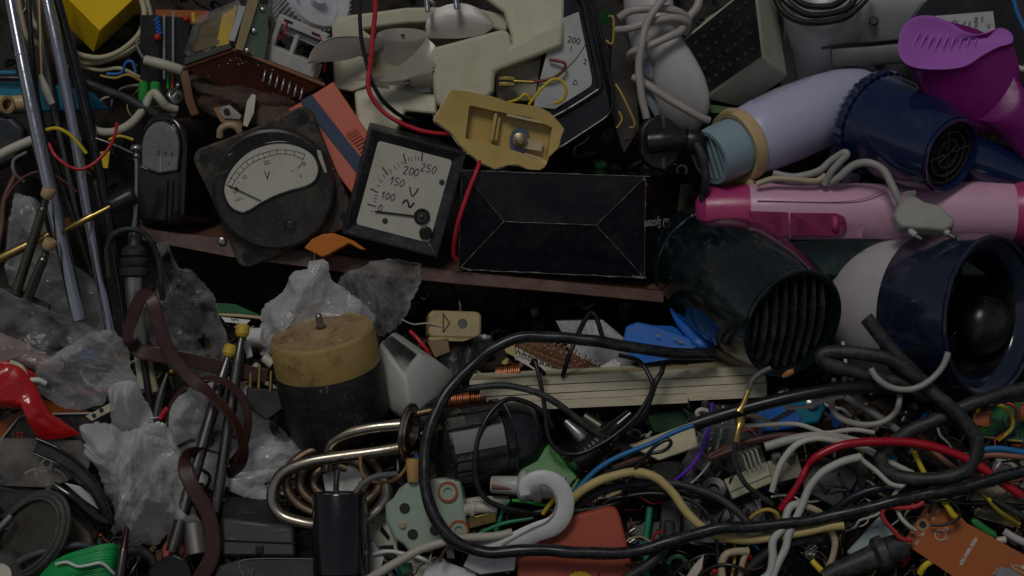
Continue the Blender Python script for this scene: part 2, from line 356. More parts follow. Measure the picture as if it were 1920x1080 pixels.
FILMW = filmmat('milky_film', (.94, .94, .94), .5, .5, .13)
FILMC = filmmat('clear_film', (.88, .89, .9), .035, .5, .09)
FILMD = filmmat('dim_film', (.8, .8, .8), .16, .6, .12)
GLASSY = filmmat('clear_plastic', (.75, .75, .72), .06, .4, .06, bs=3)
def wire(name, label, pts, r, m, cat_='wire', group=None, flat=1, n=12, sub=7, closed=False):
    c = pts[len(pts) // 2]
    t = Thing(name, label, cat_, c, group=group)
    g = tube(t.LL(pts), r, n, sub, closed, flat)
    # slight handling kinks
    sd = random.random() * 50
    vs = [tuple(Vector(v) + noise.noise_vector(Vector(v) * .02 + Vector((sd, 0, 0))) * min(2.2, (r if not isinstance(r, (list, tuple)) else r[0]) * .45)) for v in g[0]]
    return t.solo((vs, g[1]), m, smooth=60)
def slab(name, label, cat_, pts, t_, m, bevel=1.2, group=None, kind=None, **kw):
    cx = sum(p[0] for p in pts) / len(pts); cy = sum(p[1] for p in pts) / len(pts); ch = sum(p[2] for p in pts) / len(pts)
    t = Thing(name, label, cat_, (cx, cy, ch), group=group, kind=kind)
    t.front = t.LL(pts); t.geo = slabP(t.front, t_); t.mat = m; t.bev = bevel
    return t
# ---------------- the setting: ground and heap of rubble ----------------
def build_setting():
    t = Thing('ground', None, None, (960, 1500, 0), kind='structure')
    g = mat('dark_asphalt', (.05, .05, .05), .9, dirt=.3, dcol=(.08, .07, .06))
    me = bpy.data.meshes.new('ground'); me.from_pydata([(-200, -200, -.02), (200, -200, -.02), (200, 200, -.02), (-200, 200, -.02)], [], [(0, 1, 2, 3)]); me.materials.append(g)
    o = bpy.data.objects.new('ground', me); COL.objects.link(o); o['kind'] = 'structure'
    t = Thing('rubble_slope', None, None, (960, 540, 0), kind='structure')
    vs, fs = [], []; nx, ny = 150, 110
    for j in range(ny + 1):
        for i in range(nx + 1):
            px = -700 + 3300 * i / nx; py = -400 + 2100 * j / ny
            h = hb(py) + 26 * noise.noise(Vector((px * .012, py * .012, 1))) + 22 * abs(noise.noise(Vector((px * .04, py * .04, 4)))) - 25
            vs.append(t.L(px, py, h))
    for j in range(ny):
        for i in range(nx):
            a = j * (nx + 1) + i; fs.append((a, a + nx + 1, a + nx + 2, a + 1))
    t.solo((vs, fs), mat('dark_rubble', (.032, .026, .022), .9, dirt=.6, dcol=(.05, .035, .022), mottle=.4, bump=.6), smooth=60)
build_setting()

# shelf board
t = Thing('shelf_board', 'long rusty brown shelf edge running under the voltmeters and the black carton', 'shelf', (750, 500, -20))
top = [(262, 428), (430, 447), (640, 480), (860, 508), (1040, 526), (1245, 545)]; bot = [(1245, 568), (1040, 548), (860, 533), (640, 510), (430, 482), (262, 450)]
rng = random.Random(3)
fr = t.LL([(x, y, -70) for x, y in top] + [(x, y, -66) for x, y in bot])
VB_ = mat('varnished_brown', (.085, .034, .022), .36, dirt=.7, dcol=(.17, .09, .06), dust=.12, ds=30, stretch=(1, 1, 5), scratch=.25)
t.add('edge_board', slabP(fr, 10), VB_, bevel=1.5)
t.add('top_board', slabP(t.LL([(262, 429, -81), (860, 508, -81), (1245, 544, -81), (1245, 484, -230), (860, 448, -230), (262, 369, -230)]), 6), RUST, bevel=.5)
s = Thing('x', '', '', (0, 0, 0)); 
t.add('screw', join(xf(ball(9, s=(1, 1, .45)), t.L(416, 452, -66)), xf(box(14, 1.5, 2), t.L(416, 452, -62.5), (0, 0, 40)), xf(box(1.5, 14, 2), t.L(416, 452, -62.5), (0, 0, 40))), STEEL)

def ptx(l, ox, oy, k): return [(ox + x / k, oy + y / k) for x, y in l]
def marks(t, name, lines, h, r, m, parent=None, n=6, fl=.4):
    return t.add(name, join(*[tube([t.LP(x, y, h) for x, y in l], r, n, 5, flat=fl) for l in lines]), m, parent=parent, smooth=60)
DIAL = mat('aged_dial_paper', (.62, .60, .50), .55, dirt=.28, dcol=(.36, .28, .16), bump=.04, ds=40)
# ---- round voltmeter ----
t = Thing('round_voltmeter', 'large round dusty black voltmeter with half moon dial marked 0 to 30, tilted', 'voltmeter', (514, 354, -22), rot=(9, -4, 22))
def rr(w_, h_, r, n=8):
    out = []
    for cx, cy, a0 in ((w_ / 2 - r, h_ / 2 - r, 0), (-w_ / 2 + r, h_ / 2 - r, 90), (-w_ / 2 + r, -h_ / 2 + r, 180), (w_ / 2 - r, -h_ / 2 + r, 270)):
        for i in range(n + 1): a = math.radians(a0 + 90 * i / n); out.append((cx + r * math.cos(a), cy + r * math.sin(a)))
    return out
sq = []
for (x, y) in rr(244, 244, 24):
    sq.append((x, y))
# pinch sides slightly
sq2 = []
for i in range(len(sq)):
    a, b = sq[i], sq[(i + 1) % len(sq)]; sq2.append(a)
    if math.dist(a, b) > 60:
        for u in (.2, .5, .8):
            mx, my = a[0] + (b[0] - a[0]) * u, a[1] + (b[1] - a[1]) * u; q = 1 - .025 * (1 if u == .5 else .6); sq2.append((mx * q, my * q))
t.add('flange', prism(sq2, -26, -12), mat('dusty_bakelite_flange', (.028, .024, .021), .55, dust=.6, dirt=.75, dcol=(.13, .09, .055)), bevel=3)
t.add('housing', lathe([(112, -60), (112, -12), (115, -12), (115, 4), (113, 10), (108, 13), (104, 12), (.01, 12)], 80), BKL, smooth=30)
for q in ((-101, 101), (101, 101), (-101, -101), (101, -101)):
    t.add('mounting_hole', join(xf(ringl(6.5, 9.5, -12, -10.5), (q[0], q[1], 0)), xf(cyl(6.6, -12, -11.4), (q[0], q[1], 0))), [BLK], label=None)
pk = Thing('x', '', '', (0, 0, 0))
WN = ptx([(205, 560), (212, 490), (245, 415), (290, 355), (350, 300), (420, 262), (500, 238), (580, 230), (660, 240), (740, 270), (800, 320), (828, 385), (826, 440), (800, 490), (750, 520), (650, 548), (540, 588), (440, 640), (370, 682), (300, 687), (240, 645)], 360, 200, 3.483)
wn = cat([t.LP(x, y, 12) for x, y in WN], 5, True)
dl = t.add('dial', slabP([(p.x, p.y, 13.2) for p in wn], 2), DIAL)
t.add('window_rim', tube([(p.x, p.y, 13) for p in wn], 2.6, 8, raw=True, closed=True), BLKG, parent=dl, smooth=60)
o1 = ptx([(228, 512), (262, 455), (310, 392), (385, 335), (465, 303), (560, 282), (650, 287), (738, 310)], 360, 200, 3.483)
o2 = ptx([(254, 530), (284, 478), (333, 418), (402, 362), (472, 334), (560, 309), (650, 314), (728, 345)], 360, 200, 3.483)
tk = [[(228, 512), (262, 535)], [(247, 460), (275, 480)], [(282, 420), (316, 448)], [(318, 392), (338, 412)], [(355, 360), (370, 386)], [(392, 335), (404, 360)], [(428, 316), (436, 344)], [(462, 300), (476, 340)], [(503, 290), (508, 318)], [(556, 280), (557, 310)], [(612, 280), (610, 310)], [(672, 290), (665, 318)], [(738, 308), (724, 348)]]
H1 = 13.6
marks(t, 'scale_marks', [o1, o2] + [ptx(l, 360, 200, 3.483) for l in tk], H1, .55, INK, parent=dl)
def tx(t, s_, x, y, h, size, rot, m, parent, name='lettering', **kw):
    p = t.LP(x, y, h); return t.add(name, text(s_, size, .15, rot=rot, at=p, **kw), m, parent=parent, smooth=0)
tx(t, '0', 440.5, 361, H1, 9, 40, INK, dl); tx(t, '10', 458, 333, H1, 10, 12, INK, dl); tx(t, '20', 500, 305, H1, 11, -12, INK, dl); tx(t, '30', 568, 307, H1, 11, -38, INK, dl)
tx(t, 'V', 501, 330, H1, 24, -22, INK, dl, sx=.75); tx(t, '5', 447, 342, H1, 5, 0, INK, dl); tx(t, 'M0021', 448, 374, H1, 6, 0, mat('faded_ink', (.2, .17, .13), .6), dl); tx(t, 'K  1,500', 556, 316, H1, 6, 10, mat('faded_ink', (.2, .17, .13), .6), dl); tx(t, 'V', 564, 330, H1, 9, 0, INK, dl)
marks(t, 'needle', [ptx([(240, 515), (350, 568), (450, 615)], 360, 200, 3.483)], 16, 1.1, INK, parent=dl, fl=.5)
marks(t, 'needle_tip', [ptx([(280, 528), (300, 545)], 360, 200, 3.483)], 16, 3, INK, parent=dl, fl=.4)
p = t.LP(544, 423, 12)
t.add('zero_screw', join(xf(ringl(10, 13, -1, 2), p), xf(lathe([(10, -1), (9, 3), (7, 4.5), (.01, 4.5)], 24), p), xf(box(2.4, 12, 1.2), (p[0], p[1], p[2] + 4.6), (0, 0, -15))), [BKL])
t.add('paint_chip', slabP([t.LP(x, y, 13.2) for x, y in ((594, 281), (601, 282), (613, 322), (609, 324), (597, 296))], 1.2), mat('cream_paint', (.5, .46, .36), .7))
t.add('paint_chip', slabP([t.LP(x, y, 13.2) for x, y in ((426, 291), (437, 286), (430, 291))], 1), mat('cream_paint', (.5, .46, .36), .7))

# ---- square voltmeter ----
t = Thing('square_voltmeter', 'square black framed voltmeter with hand painted purple numbers up to 250', 'voltmeter', (757.5, 360, -16), rot=(10, 8, -14.5))
Wd, Hd = 186, 208
def frame(w0, h0, w1, h1, z0, z1, zi):
    A = [(-w0 / 2, -h0 / 2), (w0 / 2, -h0 / 2), (w0 / 2, h0 / 2), (-w0 / 2, h0 / 2)]; B = [(-w1 / 2, -h1 / 2), (w1 / 2, -h1 / 2), (w1 / 2, h1 / 2), (-w1 / 2, h1 / 2)]
    C = [((a[0] * .8 + b[0] * .2), (a[1] * .8 + b[1] * .2)) for a, b in zip(A, B)]
    loops = [[(*p, z0) for p in A], [(*p, z1) for p in A], [(*p, z1 + 2) for p in C], [(*p, zi) for p in B]]
    return loft(loops, True, False)
t.add('frame', frame(Wd, Hd, 143, 163, -60, 12, 2), mat('worn_black_frame', (.02, .02, .024), .36, dust=.35, dirt=.35, dcol=(.07, .065, .06), scratch=.2), bevel=2)
dl = t.add('dial', prism(rr(143, 163, 6), 0, 3.5), DIAL, bevel=.4)
PUR = mat('purple_paint', (.17, .012, .13), .5, dirt=.2, bump=0); PURK = mat('dark_purple_paint', (.035, .012, .04), .5, dirt=.1, bump=0)
z2 = lambda l: ptx(l, 630, 220, 3.857)
big = [[(487, 262), (505, 334)], [(335, 362), (376, 416)], [(248, 515), (302, 543)], [(228, 628), (288, 645)], [(624, 246), (620, 318)]]
sm = [[(522, 284), (527, 318)], [(547, 286), (548, 318)], [(572, 278), (577, 312)], [(595, 280), (598, 310)], [(473, 318), (486, 344)], [(444, 328), (458, 358)], [(418, 348), (433, 378)], [(384, 372), (402, 402)], [(340, 416), (356, 440)], [(312, 450), (336, 472)], [(296, 488), (318, 502)], [(280, 562), (304, 570)], [(272, 582), (296, 590)], [(270, 604), (292, 612)], [(252, 676), (272, 679)]]
marks(t, 'scale_marks', [z2(l) for l in big], 3.8, 1.3, PURK, parent=dl, fl=.4); marks(t, 'scale_marks', [z2(l) for l in sm], 3.8, .7, PURK, parent=dl, fl=.4)
def hw(strokes, ox, oy, sz, rot, h=3.8, r=1.0, m=PUR):   # hand painted strokes, unit box, y down
    out = []; a = math.radians(rot)
    for s_ in strokes: out.append([(ox + (x * math.cos(a) - y * math.sin(a)) * sz, oy + (x * math.sin(a) + y * math.cos(a)) * sz) for x, y in s_])
    marks(t, 'painted_number', out, h, r, m, parent=dl)
D0 = lambda x: [[(x + .25, 0), (x + .05, .35), (x, .75), (x + .2, 1), (x + .45, .7), (x + .5, .25), (x + .25, 0)]]
D1 = lambda x: [[(x, .35), (x + .3, 0), (x + .18, 1)]]
D5 = lambda x: [[(x + .5, 0), (x + .12, .02), (x + .05, .45), (x + .35, .45), (x + .4, .75), (x + .2, 1), (x, .9)]]
D2 = lambda x: [[(x, .2), (x + .3, 0), (x + .45, .25), (x, 1), (x + .5, .95)]]
hw(D2(0) + D5(.75) + D0(1.5), 792, 306, 14, 14); hw(D2(0) + D0(.75) + D0(1.4), 759, 311, 14.5, 12); hw(D1(0) + D5(.6) + D0(1.3), 734, 331, 14.5, 14); hw(D1(0) + D0(.65) + D0(1.4), 717, 359, 13, 12); hw(D0(0), 711, 383, 13, 10)
hw([[(0, 0), (.45, 1), (1, .05)]], 768, 350, 17, 8, m=PURK, r=1.4); hw([[(0, .5), (.25, .1), (.5, .3), (.75, .75), (1.1, .2)]], 757, 372, 19, 12, m=PURK, r=1.9)
marks(t, 'needle', [z2([(282, 680), (560, 714)])], 6, 1.9, BLK, parent=dl, fl=.6)
p = t.LP(791, 406, 3.5)
t.add('pivot', join(xf(cyl(15.5, 0, 2), p), xf(ringl(6, 14.5, 1.5, 4), p)), [BLK]); t.add('pivot_spring', join(xf(ringl(5, 9.5, 2.5, 5.5), p), xf(ball(4, s=(1, 1, .5)), (p[0], p[1], p[2] + 5)), *[xf(box(4, 14, 2), (p[0], p[1], p[2] + 3), (0, 0, a)) for a in (20, 95)]), [DSTEEL, STEEL])
p = t.LP(798, 436, 3.5); t.add('knob', join(xf(lathe([(12.5, 0), (12.5, 6), (10, 8), (.01, 8)], 32), p), xf(box(14, 1.5, 1), (p[0], p[1], p[2] + 8.3), (0, 0, 14))), [BLK])
for q in ((722, 414), (828.5, 341.5)):
    p = t.LP(*q, 3.5); t.add('screw', join(xf(lathe([(5.5, 0), (5, 1.5), (.01, 2)], 20), p), xf(box(9, 1.2, .8), (p[0], p[1], p[2] + 2), (0, 0, -40))), [DSTEEL])

# ---- black carton ----
t = Thing('carton', 'glossy black cardboard carton with folded flap end and upside down white lettering, worn pale corners', 'carton', (1040, 420, 0))
CB = mat('black_carton', (.004, .006, .012), .16, dust=.03, dirt=.7, dcol=(.035, .02, .018), coat=.4, ds=26, bump=.12, bs=60)  # reddish dirt tint paints in brown reflection smudges on the gloss
off = (112, -8, -205)
Fc = [(866, 319, 0), (1211, 331, 0), (1208, 521, -62), (860, 505, -62)]
Bk = [(x + off[0], y + off[1], h + off[2]) for x, y, h in Fc]
t.add('box_body', hexa(t.LL([(x, y, h - 3) for x, y, h in Fc][::-1]), t.LL(Bk[::-1])), CB, bevel=1)
S0, S1 = (945, 415, -21), (1118, 422, -22)
for q in ([Fc[0], Fc[1], S1, S0], [Fc[1], Fc[2], S1], [Fc[2], Fc[3], S0, S1], [Fc[3], Fc[0], S0]):
    c = [sum(p[i] for p in q) / len(q) for i in range(3)]
    t.add('end_flap', slabP(t.LL([(x + (c[0] - x) * .006, y + (c[1] - y) * .01, h + random.uniform(-1.2, 1.2)) for x, y, h in q]), 1.5), CB, bevel=.4)
EW = mat('worn_card_edge', (.26, .235, .20), .8, dirt=.9, dcol=(.05, .045, .045), ds=160)
def worn(a, b, n, r0, h=0):
    ha = (lambda y: 3.2 - 62 * (y - 325) / 185)
    hz = (lambda u: a[2] + (b[2] - a[2]) * u + 2.2) if len(a) == 3 else (lambda u: ha(a[1] + (b[1] - a[1]) * u))
    out = [tube(t.LL([(a[0] + (b[0] - a[0]) * q / 12, a[1] + (b[1] - a[1]) * q / 12 + random.uniform(-.4, .4), hz(q / 12) - .4) for q in range(13)]), r0 * .42, 5, 3)]
    n = n // 2
    for i in range(n):
        u = i / n + random.uniform(0, 1 / n); v = u + random.uniform(.2, 1.1) / n
        pts = [(a[0] + (b[0] - a[0]) * w_, a[1] + (b[1] - a[1]) * w_ + random.uniform(-.8, .8), hz(w_) + random.uniform(-.3, .3)) for w_ in (u, (u + v) / 2, min(1, v))]
        out.append(tube(t.LL(pts), [r0 * .3, r0 * random.uniform(.6, 1.5), r0 * .3], 5, 3))
    return out
t.add('worn_edge', join(*worn(Fc[0], Fc[1], 26, .9), *worn(Fc[2], Fc[3], 22, 1.0, 6), *worn(Fc[1], Fc[2], 14, .7, 3), *worn(Fc[3], Fc[0], 12, .6, 3), *worn(S0, S1, 14, .7), *worn(Fc[0], S0, 9, .6), *worn(Fc[1], S1, 9, .7), *worn(Fc[2], S1, 12, .8), *worn(Fc[3], S0, 10, .9), *worn((1185, 517), (1212, 521), 9, 2.6, 6), *worn((860, 500), (885, 507), 5, 2, 6), *worn((1112, 418), (1124, 430), 6, 2.2, 5), *worn((1203, 328), (1212, 345), 7, 1.5, 3)), EW, smooth=60)
# lettering on the long side, upside down
a, b, c, d = [Vector(t.L(*p)) for p in (Fc[1], Bk[1], Bk[2], Fc[2])]
ux = (b - a).normalized(); uy = (a - d).normalized(); uz = ux.cross(uy).normalized(); uy = uz.cross(ux)
g = text('3D Sound ID System', 25, .2, rot=180, sx=.95)
mm = Matrix((ux, uy, uz)).transposed(); og = a + ux * 112 - uy * 92 + uz * 1.2
t.add('lettering', ([tuple(og + mm @ Vector(v)) for v in g[0]], g[1]), WINK, smooth=0)
t.add('side_label', slabP([tuple(a + ux * u_ - uy * v_ + uz * 1.5) for u_, v_ in ((140, 20), (190, 20), (190, 75), (140, 75))], 1), mat('tan_label', (.34, .30, .2), .6, dirt=.4))

# ---- helper for round bodied dryers ----
def hollow(t, R, z, depth, m, wall=8, mat_in=None):
    t.add('rim', lathe([(R - 2, z - 6), (R + 1.5, z - 3), (R + 2, z + 1), (R - 1, z + 4), (R - wall, z + 3), (R - wall - 2, z - 3), (R - wall, z - depth)], 72, cap=(0, 0)), m, smooth=50)
# dark green-black dryer
GB = mat('dark_green_black_gloss', (.003, .010, .012), .1, dust=.15, dirt=.12, dcol=(.016, .02, .018), coat=.6, scratch=.1)
t = Thing('hair_dryer', 'glossy dark green black hair dryer with round slatted grille facing front, beside the carton', 'hair dryer', (1303, 478, -160), to=(1487, 606, 115), roll=8, group=None)
Lz = t.len; R = 100
t.add('body', lathe([(20, -42), (52, -40), (82, -28), (98, -12), (106, 10), (110, 40), (108, 42), (110, 46), (120, Lz * .36), (119, Lz * .58), (111, Lz * .82), (R + 1, Lz - 4)], 80, cap=(1, 0)), GB, smooth=40)
hollow(t, R, Lz, 60, GB)
gi = t.add('grille', join(*[tube([(x, -math.sqrt(86 ** 2 - x * x), Lz - 18), (x + 2, -20, Lz - 8), (x + 2, 20, Lz - 8), (x, math.sqrt(86 ** 2 - x * x), Lz - 18)], 3.6, 8, 8, flat=2.6) for x in range(-78, 80, 20)], *[tube([(-math.sqrt(84 ** 2 - y * y), y, Lz - 20), (math.sqrt(84 ** 2 - y * y), y, Lz - 20)], 3.4, 6) for y in (-30, 18)]), BLKM, smooth=60)
t.add('motor', join(cyl(88, Lz - 62, Lz - 60), lathe([(30, Lz - 60), (30, Lz - 38), (22, Lz - 34), (.01, Lz - 34)]), *[xf(box(50, 5, 3), (20, 0, Lz - 50), (20, 0, a)) for a in range(0, 360, 45)]), [BLK])
t.add('filter_gauze', join(*[tube([(-60 + i * 5, -70 + abs(i - 7) * 4, Lz - 45), (-55 + i * 5, -45, Lz - 45)], .7, 4) for i in range(14)]), mat('grey_gauze', (.2, .2, .19), .5, metal=.5))
t.add('power_mark', xf(text('1800W', 15, .2), (0, 0, 0)), WINK) if 0 else None
a = t.L(1388, 640, 40)
h = t.LL([(1330, 600, -60), (1345, 640, -70), (1400, 690, -40)])
OL = mat('olive_cream_plastic', (.34, .31, .2), .3, dirt=.35, dust=.2)
t.add('handle_root', tube(t.LL([(1440, 640, 20), (1400, 655, -10), (1340, 625, -60), (1290, 575, -120)]), [52, 50, 40, 34], 28, 8, flat=.8), OL, smooth=60)
t.add('blue_trim', tube(t.LL([(1262, 575, -70), (1285, 605, -38), (1318, 640, -2), (1330, 652, 8)]), [8, 19, 22, 8], 16, 8, flat=.5), BLU, smooth=60)
t.add('top_button', xf(ball(18, s=(1, .5, .35)), t.L(1362, 400, -62)), mat('grey_button', (.25, .25, .24), .4))
# lettering 1800W on the body
p = t.L(1418, 443, 12)

# white and navy dryer
NV = mat('navy_gloss', (.007, .015, .036), .14, dust=.12, dirt=.1, coat=.5, scratch=.1); PW = mat('pinkish_white_plastic', (.52, .48, .50), .38, dirt=.25, dcol=(.3, .26, .24))
t = Thing('hair_dryer', 'white and navy hair dryer with a wide open end showing its black fan hub', 'hair dryer', (1640, 575, -130), to=(1858, 594, 60), roll=0)
Lz = t.len; R = 145
t.add('front_shell', lathe([(60, -58), (95, -45), (118, -20), (128, 0), (133, 25), (136, 52), (138, Lz * .42)], 80), PW, smooth=40)
t.add('rear_shell', lathe([(138.6, Lz * .42 - 1), (140, Lz * .42), (144, Lz * .6), (148, Lz * .85), (147, Lz - 3)], 80, cap=(0, 0)), NV, smooth=40)
hollow(t, R, Lz, 20, NV, wall=6)
t.add('inner_lip', lathe([(R - 6, Lz - 4), (R - 12, Lz - 6), (R - 26, Lz - 12), (R - 32, Lz - 22)], 80, cap=(0, 0)), NV, smooth=50)
t.add('inner_ring', lathe([(R - 32, Lz - 22), (R - 33, Lz - 30), (R - 36, Lz - 130), (.01, Lz - 130)], 80, cap=(0, 0)), mat('dark_inside', (.004, .005, .007), .4, dust=.05), smooth=40)
t.add('fan_hub', xf(ball(56, s=(1, 1, .8)), t.L(1845, 610, -30)), mat('hub_black', (.006, .006, .007), .3, dust=.1), smooth=60)
t.add('hub_pin', xf(ball(5), t.L(1846, 611, 15)), STEEL)
t.add('fan_blade', join(*[xf(box(62, 34, 3), (math.cos(math.radians(a)) * 78 - 12, math.sin(math.radians(a)) * 78 - 16, Lz - 100), (28, 0, a)) for a in range(10, 370, 45)]), BLKG, bevel=1)
t.add('seam_line', tube([(147.5 * math.cos(math.radians(a)), 147.5 * math.sin(math.radians(a)), Lz * .43 + (Lz * .5) * u) for u, a in ((0, 196), (.5, 199), (1, 202))], 1, 6), BLK)
t.add('label_swing', tube([(60, -90, Lz - 40), (20, -100, Lz - 30), (-60, -80, Lz - 40), (-90, -40, Lz - 50)], 2, 6, flat=.5), STEEL) if 0 else None

# navy dryer
t = Thing('hair_dryer', 'shiny navy blue hair dryer with toothed collar and ringed round grille, under the purple dryer', 'hair dryer', (1648, 232, -95), to=(1783, 291, 40), roll=0)
Lz = t.len; NV2 = mat('deep_navy_gloss', (.003, .013, .062), .13, dust=.12, coat=.6, dirt=.05)
t.add('body', lathe([(84, -2), (97, 4), (98, 10), (95, Lz * .4), (86, Lz * .75), (72, Lz - 2)], 72, cap=(1, 0)), NV2, smooth=40)
vs, fs = [], []
pr = []
t.add('toothed_collar', loft([[((r_ + (3 if k % 2 else -2)) * math.cos(math.pi * k / 36), (r_ + (3 if k % 2 else -2)) * math.sin(math.pi * k / 36), z) for k in range(72)] for r_, z in ((70, -34), (88, -30), (98, -16), (100, 2))]), NV2, smooth=20)
hollow(t, 69, Lz, 30, NV2, wall=5)
t.add('grille', join(*[xf(ringl(r_ - 3, r_, -4, 2), (0, 0, Lz - 8)) for r_ in (58, 44, 28)], *[tube([(10 * math.cos(math.radians(a)), 10 * math.sin(math.radians(a)), Lz - 8), (62 * math.cos(math.radians(a)), 62 * math.sin(math.radians(a)), Lz - 8)], 2, 6) for a in (20, 110, 200, 290)], *[tube([(-26 * math.cos(math.radians(a)), -26 * math.sin(math.radians(a)), Lz - 7), (26 * math.cos(math.radians(a)), 26 * math.sin(math.radians(a)), Lz - 7)], 1.5, 6) for a in (45, 135)]), BLKM, smooth=50)
t.add('inner_disc', cyl(64, Lz - 34, Lz - 30), BLK)
t.add('handle', tube(t.LL([(1800, 285, -75), (1860, 310, -70), (1960, 350, -80)]), [50, 46, 42], 32, 8), NV2, smooth=60)
t.add('handle_seam', xf(ringl(46, 47.5, -1, 1), (0, 0, 0)), BLU) if 0 else None

# lavender dryer with cream ring and teal nozzle
LV = mat('lavender_plastic', (.50, .49, .66), .34, dirt=.18, dcol=(.3, .28, .36), scratch=.1); TEAL = mat('pale_teal_plastic', (.27, .38, .42), .4, dirt=.3, dcol=(.25, .28, .24)); OCH = mat('ochre_plastic', (.58, .42, .21), .42, dirt=.2)
t = Thing('hair_dryer', 'pale lavender hair dryer with an ochre ring and a pale teal slotted nozzle', 'hair dryer', (1334, 294, -20), to=(1675, 150, -250), roll=0)
Lz = t.len
t.add('nozzle', lathe([(44, -6), (52, -6), (55, 20), (56, 62), (50, 62), (46, 20), (43, -4)], 56, cap=(0, 0)), TEAL, smooth=40)
t.add('nozzle_slats', join(*[xf(box(4, 2 * math.sqrt(44 ** 2 - x * x), 12), (x, 0, 2)) for x in (-32, -16, 0, 16, 32)]), TEAL, bevel=.6)
t.add('nozzle_inside', cyl(45, 30, 32), BLK)
t.add('ring', lathe([(58, 58), (68, 56), (71, 66), (71, 78), (66, 84), (58, 84)], 60, cap=(0, 0)), OCH, smooth=35)
t.add('ring_clasp', join(xf(tube([(-6, -72, 60), (22, -72, 66), (48, -66, 70)], [9, 12, 11], 14), (0, 0, 0)), ball(10, (-14, -72, 58)), xf(box(30, 12, 18), (-10, 66, 66), (0, 0, 5))), OCH, bevel=2)
t.add('body', lathe([(60, 80), (64, 84), (70, 130), (73, 200), (71, 270), (64, 340), (52, 390), (36, 420), (10, 434)], 72), LV, smooth=60)
t.add('body_seam', join(tube([(-10 * 0 - 77 * math.sin(.3), 77 * math.cos(.3), 110), (-79 * math.sin(.3), 79 * math.cos(.3), 200), (-76 * math.sin(.3), 76 * math.cos(.3), 262)], .8, 5)), mat('dark_lavender_seam', (.2, .19, .26), .5))  # seam drawn as a thin darker tube along the body
t.add('handle', loft([[tuple(Vector(v)) for v in ell(t.L(x, y, h_), a_, b_, 28)] for x, y, h_, a_, b_ in ((1600, 200, -150, 60, 50), (1600, 240, -170, 50, 45), (1580, 330, -200, 45, 40))]), LV, smooth=60)

# pink straightener / styling dryer
PK = mat('pink_plastic', (.58, .26, .42), .32, dirt=.15, dcol=(.4, .2, .26), dust=.1); MG = mat('magenta_plastic', (.48, .05, .18), .3, dirt=.1, dcol=(.2, .02, .06)); LP = mat('light_pink_plastic', (.68, .38, .52), .33, dirt=.15, dcol=(.4, .2, .26))
t = Thing('styling_dryer', 'long pink styling dryer with magenta slide buttons, lying under the grey plug', 'styling dryer', (1310, 396, -60), to=(1960, 398, -60))
# local z runs to the right; use lathe squashed
t.add('tip', lathe([(20, -6), (30, 0), (44, 10), (50, 40), (52, 92)], 48), MG, smooth=40)
t.add('body', lathe([(52, 92), (53, 95), (55, 180), (54, 260), (53, 330), (55, 360), (58, 385), (58, 580), (57, 588)], 60), LP, smooth=50)
t.add('end_cap', lathe([(59, 586), (60, 590), (66, 612), (70, 700)], 48), MG, smooth=40)
def onP(x, y, h_): return t.L(x, y, h_)
bp_ = t.add('button_panel', slabP(t.LL([(1395, 384, -12), (1580, 388, -12), (1608, 396, -12), (1622, 416, -12), (1616, 446, -12), (1395, 446, -12)]), 8), mat('pink_panel', (.68, .38, .52), .35, dirt=.1), bevel=4)
t.add('button', slabP(t.LL([(1416, 396, -2), (1478, 398, -2), (1479, 442, -2), (1416, 442, -2)]), 12), MG, bevel=2.5)
b_ = t.add('button', slabP(t.LL([(1494, 399, -2), (1570, 400, -2), (1583, 407, -2), (1588, 420, -2), (1583, 436, -2), (1572, 442, -2), (1494, 442, -2)]), 12), MG, bevel=2.5)
t.add('button_knob', xf(ball(15, s=(1, 1, .5)), t.L(1565, 420, -1)), MG, parent=b_, smooth=60)
t.add('panel_line', tube(t.LL([(1420, 376, -6), (1560, 379, -5), (1620, 372, -4), (1665, 352, -10)]), 1.8, 6, flat=.4), mat('pink_line', (.42, .16, .27), .4))
t.add('lettering', text('ELEGANCE', 13, .2, rot=180, at=(0, 0, 0)), INK) if 0 else None

# purple dryer
PU = mat('purple_plastic', (.20, .006, .155), .34, dirt=.1, dcol=(.06, .01, .07), dust=.12, bump=.05, spec=.35); PL = mat('lilac_plastic', (.44, .13, .54), .42, dirt=.1, dcol=(.2, .05, .3), bump=.05)
t = Thing('hair_dryer', 'purple hair dryer with lilac ribbed scoop end, lying on top of the navy one', 'hair dryer', (1800, 150, 0))
lip = [(1684, 92), (1690, 55), (1712, 33), (1745, 29), (1778, 40), (1812, 60), (1845, 64), (1875, 52), (1896, 62), (1898, 80), (1872, 88), (1842, 104), (1810, 124), (1770, 130), (1722, 128), (1694, 116)]
lp = cat([t.L(x, y, 30 + (1800 - x) * .25 - (y - 80) * -.35) for x, y in lip], 4, True)
c0 = Vector(t.L(1770, 84, 40))
NL = len(lp)
def sh(cx, cy, h_, s_, asp=1.0, mix=1.0):
    c = Vector(t.L(cx, cy, h_)); out = []
    for k, p in enumerate(lp):
        d = p - c0; a = math.atan2(d.y, d.x)
        e = Vector((math.cos(a) * s_, math.sin(a) * s_ * asp, 0)); q = Vector((d.x, d.y, d.z)) * .98
        v = q.lerp(e, mix); out.append(tuple(c + v))
    return out
loops = [[tuple(p) for p in lp], sh(1776, 90, 26, 90, .8, .12), sh(1795, 112, 10, 96, .9, .55), sh(1815, 142, -6, 96, .98, .9), sh(1832, 168, -30, 84, 1, 1), sh(1850, 196, -60, 62, 1, 1)]
t.add('body', loft(loops, False, True), PU, smooth=60, subd=1)
inn = [[tuple(p) for p in lp]]
